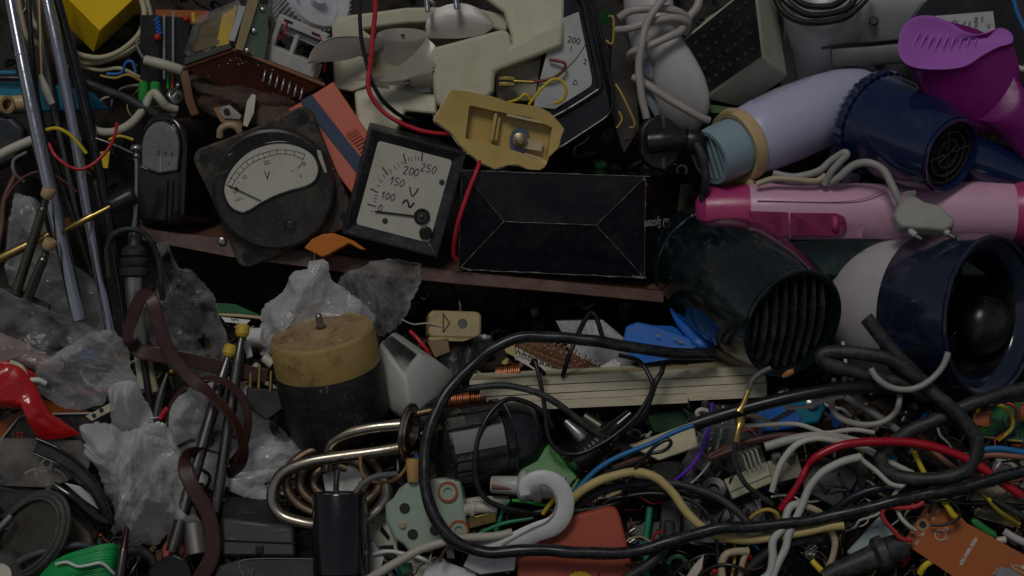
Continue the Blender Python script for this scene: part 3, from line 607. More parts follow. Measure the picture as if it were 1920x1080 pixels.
for f_, dz in ((.93, -4), (.75, -10), (.5, -16), (.25, -19), (.02, -20)):
    inn.append([(c0.x + (p.x - c0.x) * f_, c0.y + (p.y - c0.y) * f_, c0.z * (1 - f_) + p.z * f_ + dz + 4) for p in lp])
sc_ = t.add('scoop', loft(inn, False, True), PL, smooth=60, subd=1)
t.add('rib', join(*[tube(t.LL([(1708 + i * 13, 64 + i * 3.6 - (4 if i > 6 else 0), 34), (1726 + i * 12, 56 + i * 3.2, 38 - i), (1752 + i * 9.5, 50 + i * 3.4, 36 - i)][::1]), [1.2, 2.4, 1.0], 7, 6) for i in range(0, 11)]), PL, parent=sc_, smooth=60) if 0 else None
t.add('rib', join(*[tube(t.LL([(1706 + i * 15.5, 104 - i * .6, 44 - i * 3.6), (1712 + i * 14.5, 84 - i * .2, 43 - i * 3.5), (1726 + i * 13.2, 58 + i * 1.8, 40 - i * 3.3)]), [.8, 2.6, 1.2], 8, 8, flat=.7) for i in range(0, 9)]), PL, parent=sc_, smooth=60)
t.add('handle', loft([ell(t.L(x, y, h_), a_, a_ * .95, 36, tilt=(.5, -.4)) for x, y, h_, a_ in ((1835, 165, -30, 66), (1858, 180, -20, 56), (1885, 200, -22, 50), (1930, 240, -30, 52), (1990, 300, -40, 54))]), PU, smooth=60)
# ================= upper left =================
def rod(name, label, cat_, pts, r, m, joints=(), group=None, jr=1.12):
    t = Thing(name, label, cat_, pts[len(pts) // 2], group=group); P = t.LL(pts)
    t.add('tube', tube(P, r, 24, 4), m, smooth=60)
    for u, rr_ in joints:
        c = [Vector(p) for p in cat(P, 8)]; i = int(u * (len(c) - 2)); d = (c[i + 1] - c[i]).normalized() * 3
        t.add('joint_ring', tube([tuple(c[i] - d), tuple(c[i] + d)], rr_, 24, raw=True), m, smooth=30)
    return t
rod('telescopic_tube', 'thick chrome telescopic tube standing at far left, nearest of the leaning tubes', 'metal tube', [(14, -30, -60), (50, 155, -20), (92, 350, 10), (150, 602, 40)], [11, 13, 14, 14.5], CHR, [(.3, 13.8)])
rod('telescopic_tube', 'slimmer chrome telescopic tube leaning second from the left with two joints', 'metal tube', [(82, -30, -80), (106, 80, -60), (138, 240, -40), (168, 420, -20), (208, 622, 0)], [12, 12.5, 11.5, 10.5, 10], CHR, [(.2, 13.4), (.78, 11.6)])
rod('metal_pole', 'near black shiny pole leaning just right of the chrome telescopic tubes', 'pole', [(98, -30, -100), (150, 160, -80), (198, 380, -50), (232, 600, -40)], [10, 11, 10, 9], BLKG)
rod('metal_pole', 'thin black pole crossing between the two chrome tubes', 'pole', [(52, -20, -110), (70, 190, -80), (112, 330, -60), (175, 520, -50)], [5, 6, 6, 5], BLK)
rod('metal_pole', 'dull grey pole behind the rubber booted gooseneck at left', 'pole', [(180, 340, -90), (203, 420, -80), (225, 520, -70), (240, 640, -60)], [8, 12, 12, 11], DSTEEL)
rod('metal_pole', 'dark grey pole rising behind the chrome tubes near the yellow carton', 'pole', [(66, -30, -150), (88, 120, -140), (112, 250, -130), (150, 420, -120)], [7, 8, 8, 7], DSTEEL)
wire('thin_stick', 'pale thin stick dropping behind the chrome tubes at top left', [(74, 0, -120), (76, 70, -110), (78, 140, -105)], 2.4, OCH, 'stick')
t = Thing('cream_rod', 'flat cream plastic tie hanging between the two chrome tubes', 'strip', (85, 170, -90))
t.solo(tube(t.LL([(76, 140, -95), (84, 165, -90), (98, 195, -90)]), [4, 8, 6], 12, flat=.4), IVORY, smooth=60)
# yellow box, corner towards the viewer
t = Thing('yellow_box', 'bright yellow box hanging corner down at top left above the cream cable coil', 'box', (187, 57, -120))
F = Vector(t.L(187, 57, -110)); a = Vector(t.L(112, -18, -180)); b = Vector(t.L(270, -20, -190)); d = Vector(t.L(176, 99, -170))
e1, e2, e3 = a - F, b - F, d - F
P = lambda i, j, k: tuple(F + e1 * i + e2 * j + e3 * k)
t.solo(hexa([P(0, 0, 0), P(1.0, 0, 0), P(1, 1, 0), P(0, 1, 0)], [P(0, 0, 1), P(1, 0, 1), P(1, 1, 1), P(0, 1, 1)]), mat('yellow_box_plastic', (.80, .52, .002), .42, dirt=.12, dcol=(.4, .25, .02), bump=.05), bevel=1.5)
# cream cable coil
for i, (lab, pts, r) in enumerate((
    ('outer cream cable loop sagging under the yellow box', [(262, -10, -150), (270, 25, -140), (262, 62, -130), (232, 92, -125), (190, 108, -120), (150, 104, -125), (128, 88, -130)], 5.5),
    ('second cream cable loop just under the outer one beneath the yellow box', [(272, -10, -165), (280, 40, -155), (262, 82, -150), (215, 108, -140), (175, 118, -135), (140, 114, -140), (120, 100, -150)], 5.5),
    ('thin cream cable running flat below the yellow box coil', [(130, 112, -150), (180, 130, -140), (225, 128, -140), (262, 145, -145), (290, 150, -160)], 4),
    ('cream cable hanging left of the yellow box behind the black poles', [(30, -20, -180), (40, 30, -170), (52, 70, -165), (80, 90, -160), (92, 120, -160)], 6),
    ('cream cable loop twisted between the poles at top left', [(50, -10, -185), (62, 40, -175), (84, 64, -170), (80, 100, -170)], 6))):
    wire('cable', lab, pts, r, mat('cream_cable', (.50, .43, .27), .5, dirt=.4, dcol=(.2, .15, .08)), 'cable')
wire('cable', 'thick dark grey cable running from the poles down to the black arched meter', [(150, 150, -110), (185, 165, -100), (230, 182, -80), (268, 202, -70), (300, 222, -80)], 8.5, WIREM, 'cable')
wire('hose', 'cream hose with a sharp kink over the black arched meter', [(165, 232, -90), (185, 245, -85), (215, 247, -75), (245, 233, -70), (270, 205, -70), (281, 182, -72), (290, 174, -70), (300, 184, -68), (312, 198, -75), (330, 204, -85)], 8, mat('cream_hose', (.50, .47, .35), .5, dirt=.35), 'hose')
t = slab('plastic_scrap', 'cyan blue plastic piece lying behind the leaning tubes', 'plastic piece', [(-20, 154, -150), (40, 154, -150), (110, 160, -150), (170, 172, -150), (205, 204, -145), (150, 206, -150), (60, 210, -155), (-20, 216, -150)], 20, mat('cyan_plastic', (.006, .22, .36), .4, dirt=.2), bevel=3); t.solo(t.geo, t.mat, bevel=3)
t = slab('blue_strip', 'thin bright cyan strip above the cyan plastic piece at left edge', 'plastic strip', [(-20, 132, -150), (30, 132, -150), (30, 139, -150), (-20, 139, -150)], 8, mat('cyan_plastic', (0, 0, 0))); t.solo(t.geo, t.mat, bevel=1)
t = Thing('ochre_pipe', 'short ochre plastic pipe end with an open bore at left edge', 'pipe', (14, 196, -100), to=(-60, 190, -190))
t.solo(lathe([(17, 0), (17, 90), (11, 90), (11, -0), (17, 0)], 32, cap=(0, 0)), OCH)
t = Thing('ochre_pipe', 'ochre pipe stub half hidden behind the nearest chrome tube', 'pipe', (18, 195, -130), to=(52, 192, -130)); t.solo(cyl(15, 0, 30), OCH, bevel=1)
rod('white_stick', 'off white tube pointing out from the left edge below the ochre pipe', 'tube', [(-30, 307, -70), (20, 280, -60), (62, 262, -60)], 9, IVORY)
slabt = slab('dark_case', 'dark blue grey rounded case at the left edge under the ochre pipe', 'case', [(-30, 214, -120), (20, 218, -110), (44, 240, -105), (48, 268, -110), (30, 300, -120), (-30, 330, -120)], 40, mat('dark_slate_plastic', (.02, .026, .035), .4, dust=.3)); slabt.solo(slabt.geo, slabt.mat, bevel=8)
for lab, pts, r, m in (('black cable lying above the cyan piece at the left edge', [(-20, 146, -140), (30, 147, -135), (60, 150, -140)], 5, WIREK), ('grey cable drooping beside the dark case at left', [(50, 285, -60), (26, 300, -55), (28, 325, -50), (45, 340, -60)], 3.5, mat('grey_cable', (.16, .15, .15), .5)), ('dull red brown wire arching at left edge under the off white tube', [(10, 375, -40), (30, 345, -30), (65, 323, -25), (105, 330, -20), (145, 360, -30)], 2.2, mat('brown_red_wire', (.16, .05, .04), .5)), ('dark red brown cable curving down the left edge', [(28, 330, -90), (8, 375, -80), (2, 430, -70), (-6, 470, -60)], 6, mat('maroon_cable', (.13, .05, .035), .45))):
    wire('cable', lab, pts, r, m, 'cable')
YW = mat('yellow_wire', (.66, .50, .02), .42, dirt=.2); RW = mat('red_wire', (.52, .015, .03), .38, dirt=.15, dcol=(.2, .02, .02))
wire('wire', 'short yellow wire arching over the leaning chrome tubes', [(87, 243, 10), (108, 241, 15), (130, 252, 12), (148, 270, 10), (163, 288, 8)], 3.4, YW)
wire('wire', 'red wire hanging in a U across the leaning chrome tubes', [(92, 270, 10), (102, 290, 22), (122, 308, 24), (136, 315, 22), (155, 317, 20), (178, 305, 14), (205, 276, 8), (216, 250, 8), (220, 229, 8)], 3.2, RW)
wire('wire', 'yellow wire scrap beside the tip of the red U wire', [(205, 262, -30), (225, 255, -28), (250, 262, -30)], 2.8, YW)
t = slab('yellow_tab', 'small yellow plastic tab between the poles and the black arched meter', 'tab', [(182, 284, -60), (206, 284, -55), (202, 316, -50), (186, 314, -55)], 4, YEL); t.solo(t.geo, t.mat, bevel=1)
wire('wire', 'small blue wire loop above the pair of green capacitors', [(200, 138, -110), (228, 136, -105), (236, 118, -100), (248, 116, -98), (255, 136, -100)], 3, mat('blue_wire', (.01, .16, .42), .4))
wire('wire', 'flat yellow brown wire under the small blue loop', [(188, 142, -112), (215, 146, -108), (240, 140, -108), (268, 155, -112)], 2.6, mat('ochre_wire', (.45, .28, .05), .5))
# circuit board group in the back
t = Thing('circuit_board', 'black heat sink board with white upright strips, blue resistors and a red knob', 'circuit board', (315, 90, -150), rot=(0, 12, 0))
t.add('board', slabP(t.LL([(292, 18, -168), (392, 20, -168), (390, 40, -168), (292, 60, -168)]), 6), PCBN, bevel=.6)
t.add('heat_sink', join(*[box(36, 130, 4, (x, -6, z)) for x, z in ((-34, 14), (-6, 4), (22, -4), (48, -14))]), BLK, bevel=1)
t.add('strip', join(box(4, 120, 3, (-8, 0, 12)), box(4, 112, 3, (9, 12, 6))), mat('pale_metal_strip', (.35, .35, .36), .4, metal=.6))
t.add('knob', xf(ball(7), t.L(295, 70, -120)), RED, smooth=60)
t.add('resistor', join(*[tube(t.LL([(290 + i * 1.5, 40 + i * 7, -125), (298 + i * 1.2, 32 + i * 7, -122)]), 3, 8, 3) for i in range(5)]), BLU, smooth=60)
t.add('resistor', xf(ball(6, s=(1, 1, 1)), t.L(349, 36, -130)), RED, smooth=60)
t.add('resistor', tube(t.LL([(362, 24, -130), (364, 42, -130)]), 4, 10), YEL, smooth=60)
t.add('capacitor', tube(t.LL([(315, 140, -110), (315, 166, -110)]), 3.4, 8), GRN, smooth=60); t.add('capacitor', tube(t.LL([(324, 140, -110), (323, 170, -110)]), 3.4, 8), mat('orange_part', (.4, .07, .02), .4), smooth=60)
t = Thing('tube_stub', 'cream tube stub with bare wire end pointing to the transformer', 'tube', (305, 120, -80))
t.add('sleeve', tube(t.LL([(272, 112, -85), (305, 121, -80), (341, 132, -85)]), [9, 10, 9.5], 20), mat('cream_hose', (0, 0, 0)), smooth=60)
t.add('wire_end', tube(t.LL([(272, 112, -85), (262, 98, -90), (256, 80, -95), (262, 72, -98)]), 3, 8), mat('grey_cable', (0, 0, 0)), smooth=60)
for lab, x in (('left green film capacitor of the pair behind the kinked cream hose', 269), ('right green film capacitor of the pair behind the kinked cream hose', 291)):
    t = Thing('capacitor', lab, 'capacitor', (x, 175, -95), group='green film capacitors'); t.solo(xf(lathe([(6, 22), (9, 19), (10, 10), (10, -18), (6, -22)], 20), rot=(90, 0, 0)), GRN)
t = Thing('potentiometer', 'small round metal potentiometer beside the kinked cream hose', 'electronic part', (328, 182, -100), rot=(-20, 30, 0)); t.add('can', lathe([(17, -14), (17, 4), (14, 8), (.01, 8)], 32), STEEL, bevel=1); t.add('shaft', join(cyl(5, 8, 22), ball(6, (6, 20, 8))), STEEL, smooth=60)
# transformer relay with clear cover on a brown board
t = Thing('relay_board', 'relay with clear cover over yellow coil mounted on a brown board with solder pins', 'circuit board', (440, 80, -90))
a_, b_, c_, d_ = (344, 128, -70), (440, 94, -30), (618, 162, -60), (560, 200, -120)
t.add('board', hexa(t.LL([(344, 128, -78), (440, 94, -60), (608, 160, -62), (500, 205, -130)]), t.LL([(344, 121, -82), (440, 87, -64), (608, 153, -66), (500, 198, -134)])), mat('burnt_board', (.10, .028, .012), .45, dirt=.5, dcol=(.02, .01, .008)), bevel=.8)
t.add('board_edge', join(tube(t.LL([(343, 127, -76), (440, 93, -58)]), 3.2, 8, flat=.7), tube(t.LL([(440, 93, -58), (609, 160, -60)]), 3, 8, flat=.7)), mat('board_edge_orange', (.26, .10, .035), .5, dirt=.3), smooth=60)
t.add('clear_cover', hexa(t.LL([(352, 106, -62), (432, 86, -45), (452, 8, -52), (372, 44, -70)]), t.LL([(345, 100, -112), (425, 80, -95), (448, -2, -102), (366, 32, -122)])), GLASSY, bevel=2)
t.add('coil', hexa(t.LL([(362, 100, -72), (424, 82, -56), (440, 14, -62), (378, 48, -80)]), t.LL([(358, 96, -102), (420, 78, -88), (437, 8, -94), (374, 42, -112)])), mat('dark_winding', (.13, .09, .035), .5, dirt=.5, dcol=(.03, .025, .02), stretch=(1, 12, 1)), bevel=3)
t.add('yellow_tape', hexa(t.LL([(404, 88, -62), (429, 83, -52), (445, 13, -58), (418, 27, -64)]), t.LL([(396, 86, -102), (426, 78, -88), (442, 8, -94), (408, 26, -112)])), mat('amber_yellow', (.62, .40, .015), .35, dirt=.2), bevel=1)
t.add('white_spacer', hexa(t.LL([(429, 76, -46), (440, 78, -44), (461, 12, -46), (448, 10, -48)]), t.LL([(429, 76, -90), (440, 78, -86), (461, 12, -90), (448, 10, -92)])), mat('grey_white_plastic', (.40, .42, .46), .4), bevel=1)
br = t.add('bracket', slabP(t.LL([(440, 92, -40), (456, 96, -40), (484, 6, -44), (482, -20, -44), (468, -20, -44)]), 30), mat('zinc_yellow_metal', (.30, .24, .12), .35, metal=.7, dirt=.5, dcol=(.14, .07, .03)), bevel=1)
t.add('bracket', slabP(t.LL([(456, 96, -52), (496, 116, -60), (504, 60, -60), (500, 8, -60), (482, 8, -56)]), 4), mat('iridescent_zinc', (.16, .22, .15), .3, metal=.8, dirt=.4, dcol=(.22, .14, .08)), bevel=1)
t.add('screw', join(xf(ball(6, s=(1, 1, .5)), t.L(476, 58, -50)), xf(ball(6, s=(1, 1, .5)), t.L(463, 95, -46)), xf(ball(5, s=(1, 1, .5)), t.L(492, 18, -55))), STEEL, smooth=60)
t.add('base_strip', hexa(t.LL([(345, 122, -68), (436, 90, -50), (432, 84, -50), (347, 108, -68)]), t.LL([(345, 122, -90), (436, 90, -80), (432, 84, -80), (347, 108, -90)])), mat('smoky_plastic', (.07, .075, .06), .2), bevel=1)
pins = []
for i in range(7):
    x, y = 498 + i * 11.6, 131 + i * 5.6
    pins.append(tube(t.LL([(x, y, -58), (x - 2, y + 10, -54), (x - 5, y + 22, -54)]), [1.6, 2.6, 2.2], 8, 4))
t.add('solder_pins', join(*pins), STEEL, smooth=60)
blob = [xf(ball(random.uniform(.8, 2.2), n=6), t.L(random.uniform(370, 480), 0, 0)) for _ in range(0)]
for _ in range(60):
    u, v = random.uniform(.05, .9), random.uniform(.1, .9)
    A, B, Cc, D = [Vector(t.L(*q)) for q in ((344, 128, -76), (440, 94, -58), (608, 160, -60), (500, 205, -128))]
    p = (A * (1 - u) + B * u) * (1 - v) + (D * (1 - u) + Cc * u) * v
    blob.append(xf(ball(random.uniform(.8, 1.9), n=5, s=(1, 1, .6)), tuple(p + Vector((0, 0, .5)))))
t.add('solder_blobs', join(*blob), STEEL, smooth=60)
# rusty lump below
t = Thing('transformer_core', 'rusty brown fibrous iron core lump under the relay board', 'metal core', (470, 190, -130))
vs, fs = ball(1, n=26); vs = [tuple(Vector((v[0] * 118, v[1] * 46, v[2] * 40)) * (1 + .3 * noise.noise(Vector(v) * 2.2) + .12 * noise.noise(Vector(v) * 9))) for v in vs]
t.solo(xf((vs, fs), rot=(0, 0, -12)), mat('fibrous_rust', (.085, .05, .035), .85, dirt=.7, dcol=(.035, .022, .016), bump=.9, bs=500, stretch=(1, 4, 1)), smooth=60)
t = Thing('wood_block', 'brown wooden block between the fibrous core and the coral packet', 'wood', (520, 205, -95)); t.solo(slabP(t.LL([(476, 182, -95), (540, 195, -95), (580, 200, -95), (560, 232, -90), (470, 235, -90)]), 40), mat('old_wood', (.12, .07, .045), .75, dirt=.5, dcol=(.05, .03, .02), stretch=(1, 7, 1), bump=.5), bevel=2)
t = Thing('bracket_plate', 'small grey plate with a hole set in an orange brown frame above the round voltmeter', 'bracket', (428, 210, -70), rot=(0, 0, -8))
t.add('frame', slabP(t.LL([(399, 202, -78), (410, 200, -74), (424, 222, -70), (452, 222, -72), (455, 240, -72), (446, 240, -72), (444, 230, -70), (414, 230, -70)]), 10), mat('orange_brown', (.30, .15, .05), .6, dirt=.3), bevel=1)
t.add('plate', slabP(t.LL([(406, 202, -76), (430, 196, -76), (453, 216, -68), (450, 224, -66), (420, 222, -66)]), 4), mat('grey_zinc_plate', (.22, .21, .2), .5, dirt=.5), bevel=.8)
t.add('hole', xf(cyl(6, 0, 1), t.L(425, 209, -66)), BLK)
wire('tube_ring', 'small cream curl of tube just above the round voltmeter', [(413, 258, -40), (415, 242, -35), (428, 234, -32), (442, 237, -32), (450, 248, -36)], 7, mat('tan_tube', (.42, .30, .18), .5, dirt=.4), 'tube')
t = slab('fin_plate', 'thin cream fins standing beside the wooden block', 'plate', [(455, 235, -60), (463, 190, -70), (472, 176, -75), (480, 178, -75), (476, 212, -68), (464, 238, -60)], 3, IVORY); t.solo(t.geo, t.mat, bevel=.6)
t = Thing('insulated_wire_end', 'copper coloured flat strap hanging under the relay board', 'strap', (352, 190, -90)); t.solo(strap(t.LL([(344, 130, -80), (350, 160, -80), (356, 190, -85), (366, 215, -90)]), 16, 3), mat('copper_strap', (.20, .09, .04), .5, dirt=.4), smooth=50)
# white ribbed bobbin with frame
RB = mat('ribbed_white_plastic', (.55, .56, .58), .4, dirt=.2)
t = Thing('plastic_drum', 'white ribbed plastic drum at the top behind the white connector frame', 'plastic drum', (590, 5, -170), rot=(-30, 20, -25))
t.add('drum', lathe([(64, -50), (64, 20), (60, 26), (52, 26), (48, 20), (48, -50)], 72, cap=(0, 0)), RB, smooth=40)
t.add('rib', join(*[xf(box(3, 6, 76), (0, 64, -14), (0, 0, a)) for a in []] or [tube([(65.5 * math.cos(math.radians(a)), 65.5 * math.sin(math.radians(a)), -48), (65.5 * math.cos(math.radians(a)), 65.5 * math.sin(math.radians(a)), 20)], 1.5, 6) for a in range(0, 360, 8)]), RB)
t.add('hub', lathe([(47, -4), (47, 0), (12, 4), (12, 22), (.01, 22)], 48), RB, smooth=40)
wire('clear_tube', 'cloudy plastic tube curving along the left of the white drum', [(520, -30, -110), (512, 20, -105), (500, 60, -100), (492, 110, -95)], [12, 12, 10, 8], GLASSY, 'tube')
t = Thing('connector_frame', 'white plastic connector frame with three windows and red wires at top centre left', 'connector', (555, 92, -80), rot=(12, -12, -24))
WF = mat('dusty_white_plastic', (.50, .48, .45), .5, dirt=.3, dust=.2)
t.add('frame', join(box(104, 16, 14, (0, 42, 0)), box(10, 60, 12, (-46, 12, 2)), box(9, 48, 10, (-4, 2, 4)), box(10, 60, 12, (46, 12, 0)), box(108, 44, 30, (0, -32, -4)), box(84, 10, 8, (0, 22, -14))), WF, bevel=1.5)
t.add('slot', join(box(18, 5, 1, (-30, 43, 7.2)), box(18, 5, 1, (30, 41, 7.2))), BLK)
t.add('red_wire', join(tube([(-32, 41, 8), (-30, 20, 10), (-36, 8, 4), (-44, 0, -4)], 2, 8), tube([(8, 50, -4), (30, 46, 4), (44, 34, 6), (56, 20, -2), (64, -20, -10)], 2, 8)), RW, smooth=60)
# ================= black arched meter =================
t = Thing('arched_meter', 'small black arch shaped panel meter with a dusty clear window, left of the round voltmeter', 'meter', (306, 318, -60), rot=(4, -24, -5))
out = []
for i in range(15):
    a = math.radians(180 * i / 14); out.append((58 * math.cos(a), 42 + 68 * math.sin(a)))
out += [(-60, -92), (-40, -110), (40, -110), (60, -92)]
t.add('housing', prism(out, -90, 10, .93), BLKG, bevel=5)
out2 = [(x * .72, (y - 42) * .72 + 42) for x, y in out[:15]] + [(-40, 2), (0, -8), (40, 0)]
t.add('window', prism(out2, 10, 14, .96), mat('dusty_window', (.21, .205, .20), .18, dust=.4, dirt=.5, dcol=(.07, .065, .065), coat=.4), bevel=1)
t.add('window_rim', tube([(x * 1.04, y * 1.02, 13) for x, y in out2], 2.4, 8, 1, closed=True), BLKG, smooth=60)
t.add('front_ridge', join(box(3, 86, 6, (18, -60, 11)), box(3, 86, 6, (30, -60, 11))), BLKG, bevel=1)
t.add('needle', tube([(4, -4, 15), (2, 28, 15)], 1, 6), IVORY)
t.add('lettering', join(text('. 2 . 4 . 6', 12, .1, at=(10, 30, 14.6)), text('V', 10, .1, at=(22, 12, 14.6))), INK, smooth=0)
t.add('scratches', join(*[tube([(random.uniform(-35, 30), random.uniform(10, 90), 14.4) for _ in range(2)], .25, 4) for _ in range(0)] or [box(.6, 22, .4, (-18, 60, 14.3))]), IVORY)
# gooseneck with rubber boot
t = Thing('gooseneck', 'metal rod with ball head and ringed black rubber boot, standing left of the arched meter', 'aerial mount', (255, 400, 10))
t.add('rod', tube(t.LL([(255, 275, 15), (256, 340, 15), (254, 400, 12), (252, 430, 10)]), [3.4, 3.6, 4.5, 7], 14), STEEL, smooth=60)
t.add('ball_head', join(xf(ball(10, s=(1.2, .8, 1)), t.L(256, 278, 18)), xf(ball(6), t.L(256, 292, 16))), STEEL, smooth=60)
t.add('collar', xf(lathe([(14, -22), (13, 0), (9, 14), (6, 24)], 32), t.L(253, 438, 8), (-90, 0, 0)), DSTEEL)
t.add('boot', xf(lathe([(20, -36), (27, -32), (28, -22), (23, -17), (27, -12), (27, -2), (21, 2), (25, 6), (24, 16), (15, 24)], 40), t.L(252, 484, 8), (-90, 0, 0)), mat('black_rubber', (.018, .018, .018), .6, dust=.3), smooth=40)
t.add('tube', tube(t.LL([(252, 500, 2), (253, 560, 0), (262, 640, -10), (275, 735, -10)]), [18, 17, 15, 13], 28), STEEL, smooth=60)
wire('cable', 'dark cable looped around the ringed rubber boot', [(205, 520, 20), (200, 470, 24), (212, 440, 30), (242, 430, 40), (272, 440, 36), (292, 470, 24), (302, 520, 14), (306, 580, -10)], 5.5, WIREM, 'cable')
wire('stay_wire', 'thin bright steel wire crossing to the ball head from the poles', [(180, 260, -20), (215, 272, -10), (250, 288, 10)], 2.2, STEEL, 'wire')
# knobbed aerials
AER = mat('tarnished_steel', (.20, .18, .15), .35, 1, dirt=.5, dcol=(.08, .06, .04)); KN = mat('tan_knob', (.50, .33, .17), .5, dirt=.3)
for lab, a, b in (('aerial rod with round tan knob, upper one of the crossed pair at left', (90, 362, 70), (30, 550, 30)), ('aerial rod with round tan knob, lower one of the crossed pair at left', (93, 458, 70), (52, 558, 36))):
    t = Thing('aerial', lab, 'aerial', a, to=b, group='tan knobbed aerials'); 
    t.add('knob', lathe([(4, -10), (11, -9), (13, -6), (13, 6), (10, 10), (6, 10)], 28), KN, smooth=40)
    t.add('rod', lathe([(5, 10), (5, 14), (7.5, 15), (7.5, 19), (5.5, 20), (7.5, 22), (7.5, 26), (6, 28), (9, 32), (10, t.len)], 24), AER, smooth=30)
rod('brass_rod', 'tarnished brass rod lying crosswise at the left edge under the aerials', 'rod', [(-30, 500, 40), (30, 470, 40), (92, 440, 36)], [9, 9, 7], BRASS)
t = Thing('mallet_head', 'brass rod with a black cylinder head crossing the chrome tubes', 'tool', (230, 376, 50), to=(120, 432, 46))
t.add('rod', lathe([(5, 10), (5, 60), (7, 64), (6, 100), (3, 122)], 20), BRASS); t.add('head', lathe([(16, -24), (18, -20), (18, 20), (15, 24)], 36), BLK, smooth=30)
slabt = slab('foot_plate', 'dark metal base plate under the knobbed aerials', 'base plate', [(-20, 535, 20), (40, 545, 24), (92, 572, 24), (90, 590, 20), (-20, 570, 20)], 20, BLKM); slabt.solo(slabt.geo, slabt.mat, bevel=3)
# ================= coral packet with blue stripe =================
t = Thing('coral_packet', 'coral orange plastic packet with a dark blue diagonal stripe between the two voltmeters', 'packet', (630, 250, -50))
CO = mat('coral_plastic', (.62, .13, .065), .42, dirt=.3, dcol=(.55, .2, .16), ds=30)
P1 = [(540, 203, -72), (628, 152, -64), (668, 190, -60), (690, 260, -52), (688, 330, -36), (660, 362, -32)]
t.add('body', hexa(t.LL([(540, 206, -60), (625, 153, -60), (735, 315, -38), (662, 366, -34)][::-1]), t.LL([(548, 206, -110), (625, 158, -110), (735, 315, -80), (662, 366, -70)][::-1])), CO, bevel=2)
t.add('stripe', slabP(t.LL([(562, 190, -57.5), (584, 177, -57.5), (704, 330, -35), (690, 352, -33)]), 2.2), mat('deep_blue_stripe', (.002, .03, .085), .35, dirt=.1), bevel=.5)
t.add('grip_ribs', join(*[tube(t.LL([(648 + i * 4.5, 252 + i * 5.5, -42), (668 + i * 4.5, 240 + i * 5.5, -42)]), 1.2, 6) for i in range(8)]), CO, smooth=60)
slabt = slab('orange_clip', 'bright orange plastic clip sticking out under the round voltmeter', 'clip', [(570, 465, -8), (585, 448, -8), (605, 439, -8), (625, 437, -8), (645, 444, -8), (664, 452, -8), (686, 468, -8), (676, 468, -8), (654, 456, -8), (640, 464, -8), (618, 476, -8), (604, 482, -8)], 50, mat('orange_plastic', (.62, .17, .01), .4, dirt=.2)); slabt.solo(slabt.geo, slabt.mat, bevel=2)
wire('bare_wire', 'short bare wire sticking up in front of the orange clip', [(590, 474, -4), (589, 486, -8), (586, 504, -20)], 1.8, STEEL)
# ================= fan housing =================
t = Thing('fan_housing', 'large cream moulded fan duct with a beige fan inside at top centre', 'fan', (820, 100, -80))
CR = mat('fan_cream', (.62, .58, .43), .3, dirt=.25, dcol=(.3, .22, .1), sss=.1, scratch=.1)
fr_ = lambda pts, th_, b=3, m=CR, n='duct_wall': t.add(n, slabP(t.LL(pts), th_), m, bevel=b)
fr_([(622, 42, -130), (640, 30, -130), (720, 20, -130), (760, 14, -130), (880, 12, -130), (960, 30, -125), (950, 60, -125), (880, 40, -130), (760, 44, -130), (700, 52, -130), (640, 62, -130)], 60, 5)
fr_([(622, 46, -128), (650, 34, -128), (700, 70, -128), (668, 90, -128), (640, 82, -128), (638, 168, -128), (626, 165, -128)], 50, 4)
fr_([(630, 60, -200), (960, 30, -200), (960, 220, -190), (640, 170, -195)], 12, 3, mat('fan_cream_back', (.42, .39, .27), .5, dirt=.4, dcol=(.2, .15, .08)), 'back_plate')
fr_([(624, 165, -128), (632, 100, -130), (668, 104, -130), (700, 110, -130), (690, 160, -126), (660, 172, -126)], 14, 3)
fr_([(664, 172, -100), (700, 162, -100), (820, 178, -96), (820, 215, -94), (760, 208, -94), (745, 245, -80), (690, 262, -76), (670, 240, -80)], 50, 5)
fr_([(808, 96, -70), (816, 88, -72), (945, 54, -76), (957, 64, -74), (958, 86, -72), (1056, 36, -90), (1056, 86, -86), (928, 134, -72), (926, 170, -70), (905, 195, -68), (830, 205, -66), (814, 190, -68)], 70, 7, CR, 'front_block')
fr_([(810, -20, -110), (1050, -20, -112), (1058, 2, -110), (1056, 70, -100), (958, 92, -92), (957, 62, -92), (944, 22, -100), (900, -10, -110)], 26, 5, CR, 'top_block')
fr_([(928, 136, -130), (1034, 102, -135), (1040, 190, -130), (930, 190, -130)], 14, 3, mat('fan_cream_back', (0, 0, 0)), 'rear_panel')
t.add('slit', slabP(t.LL([(810, 215, -86), (990, 225, -80), (880, 250, -76), (820, 235, -78)]), 3), BLKM)
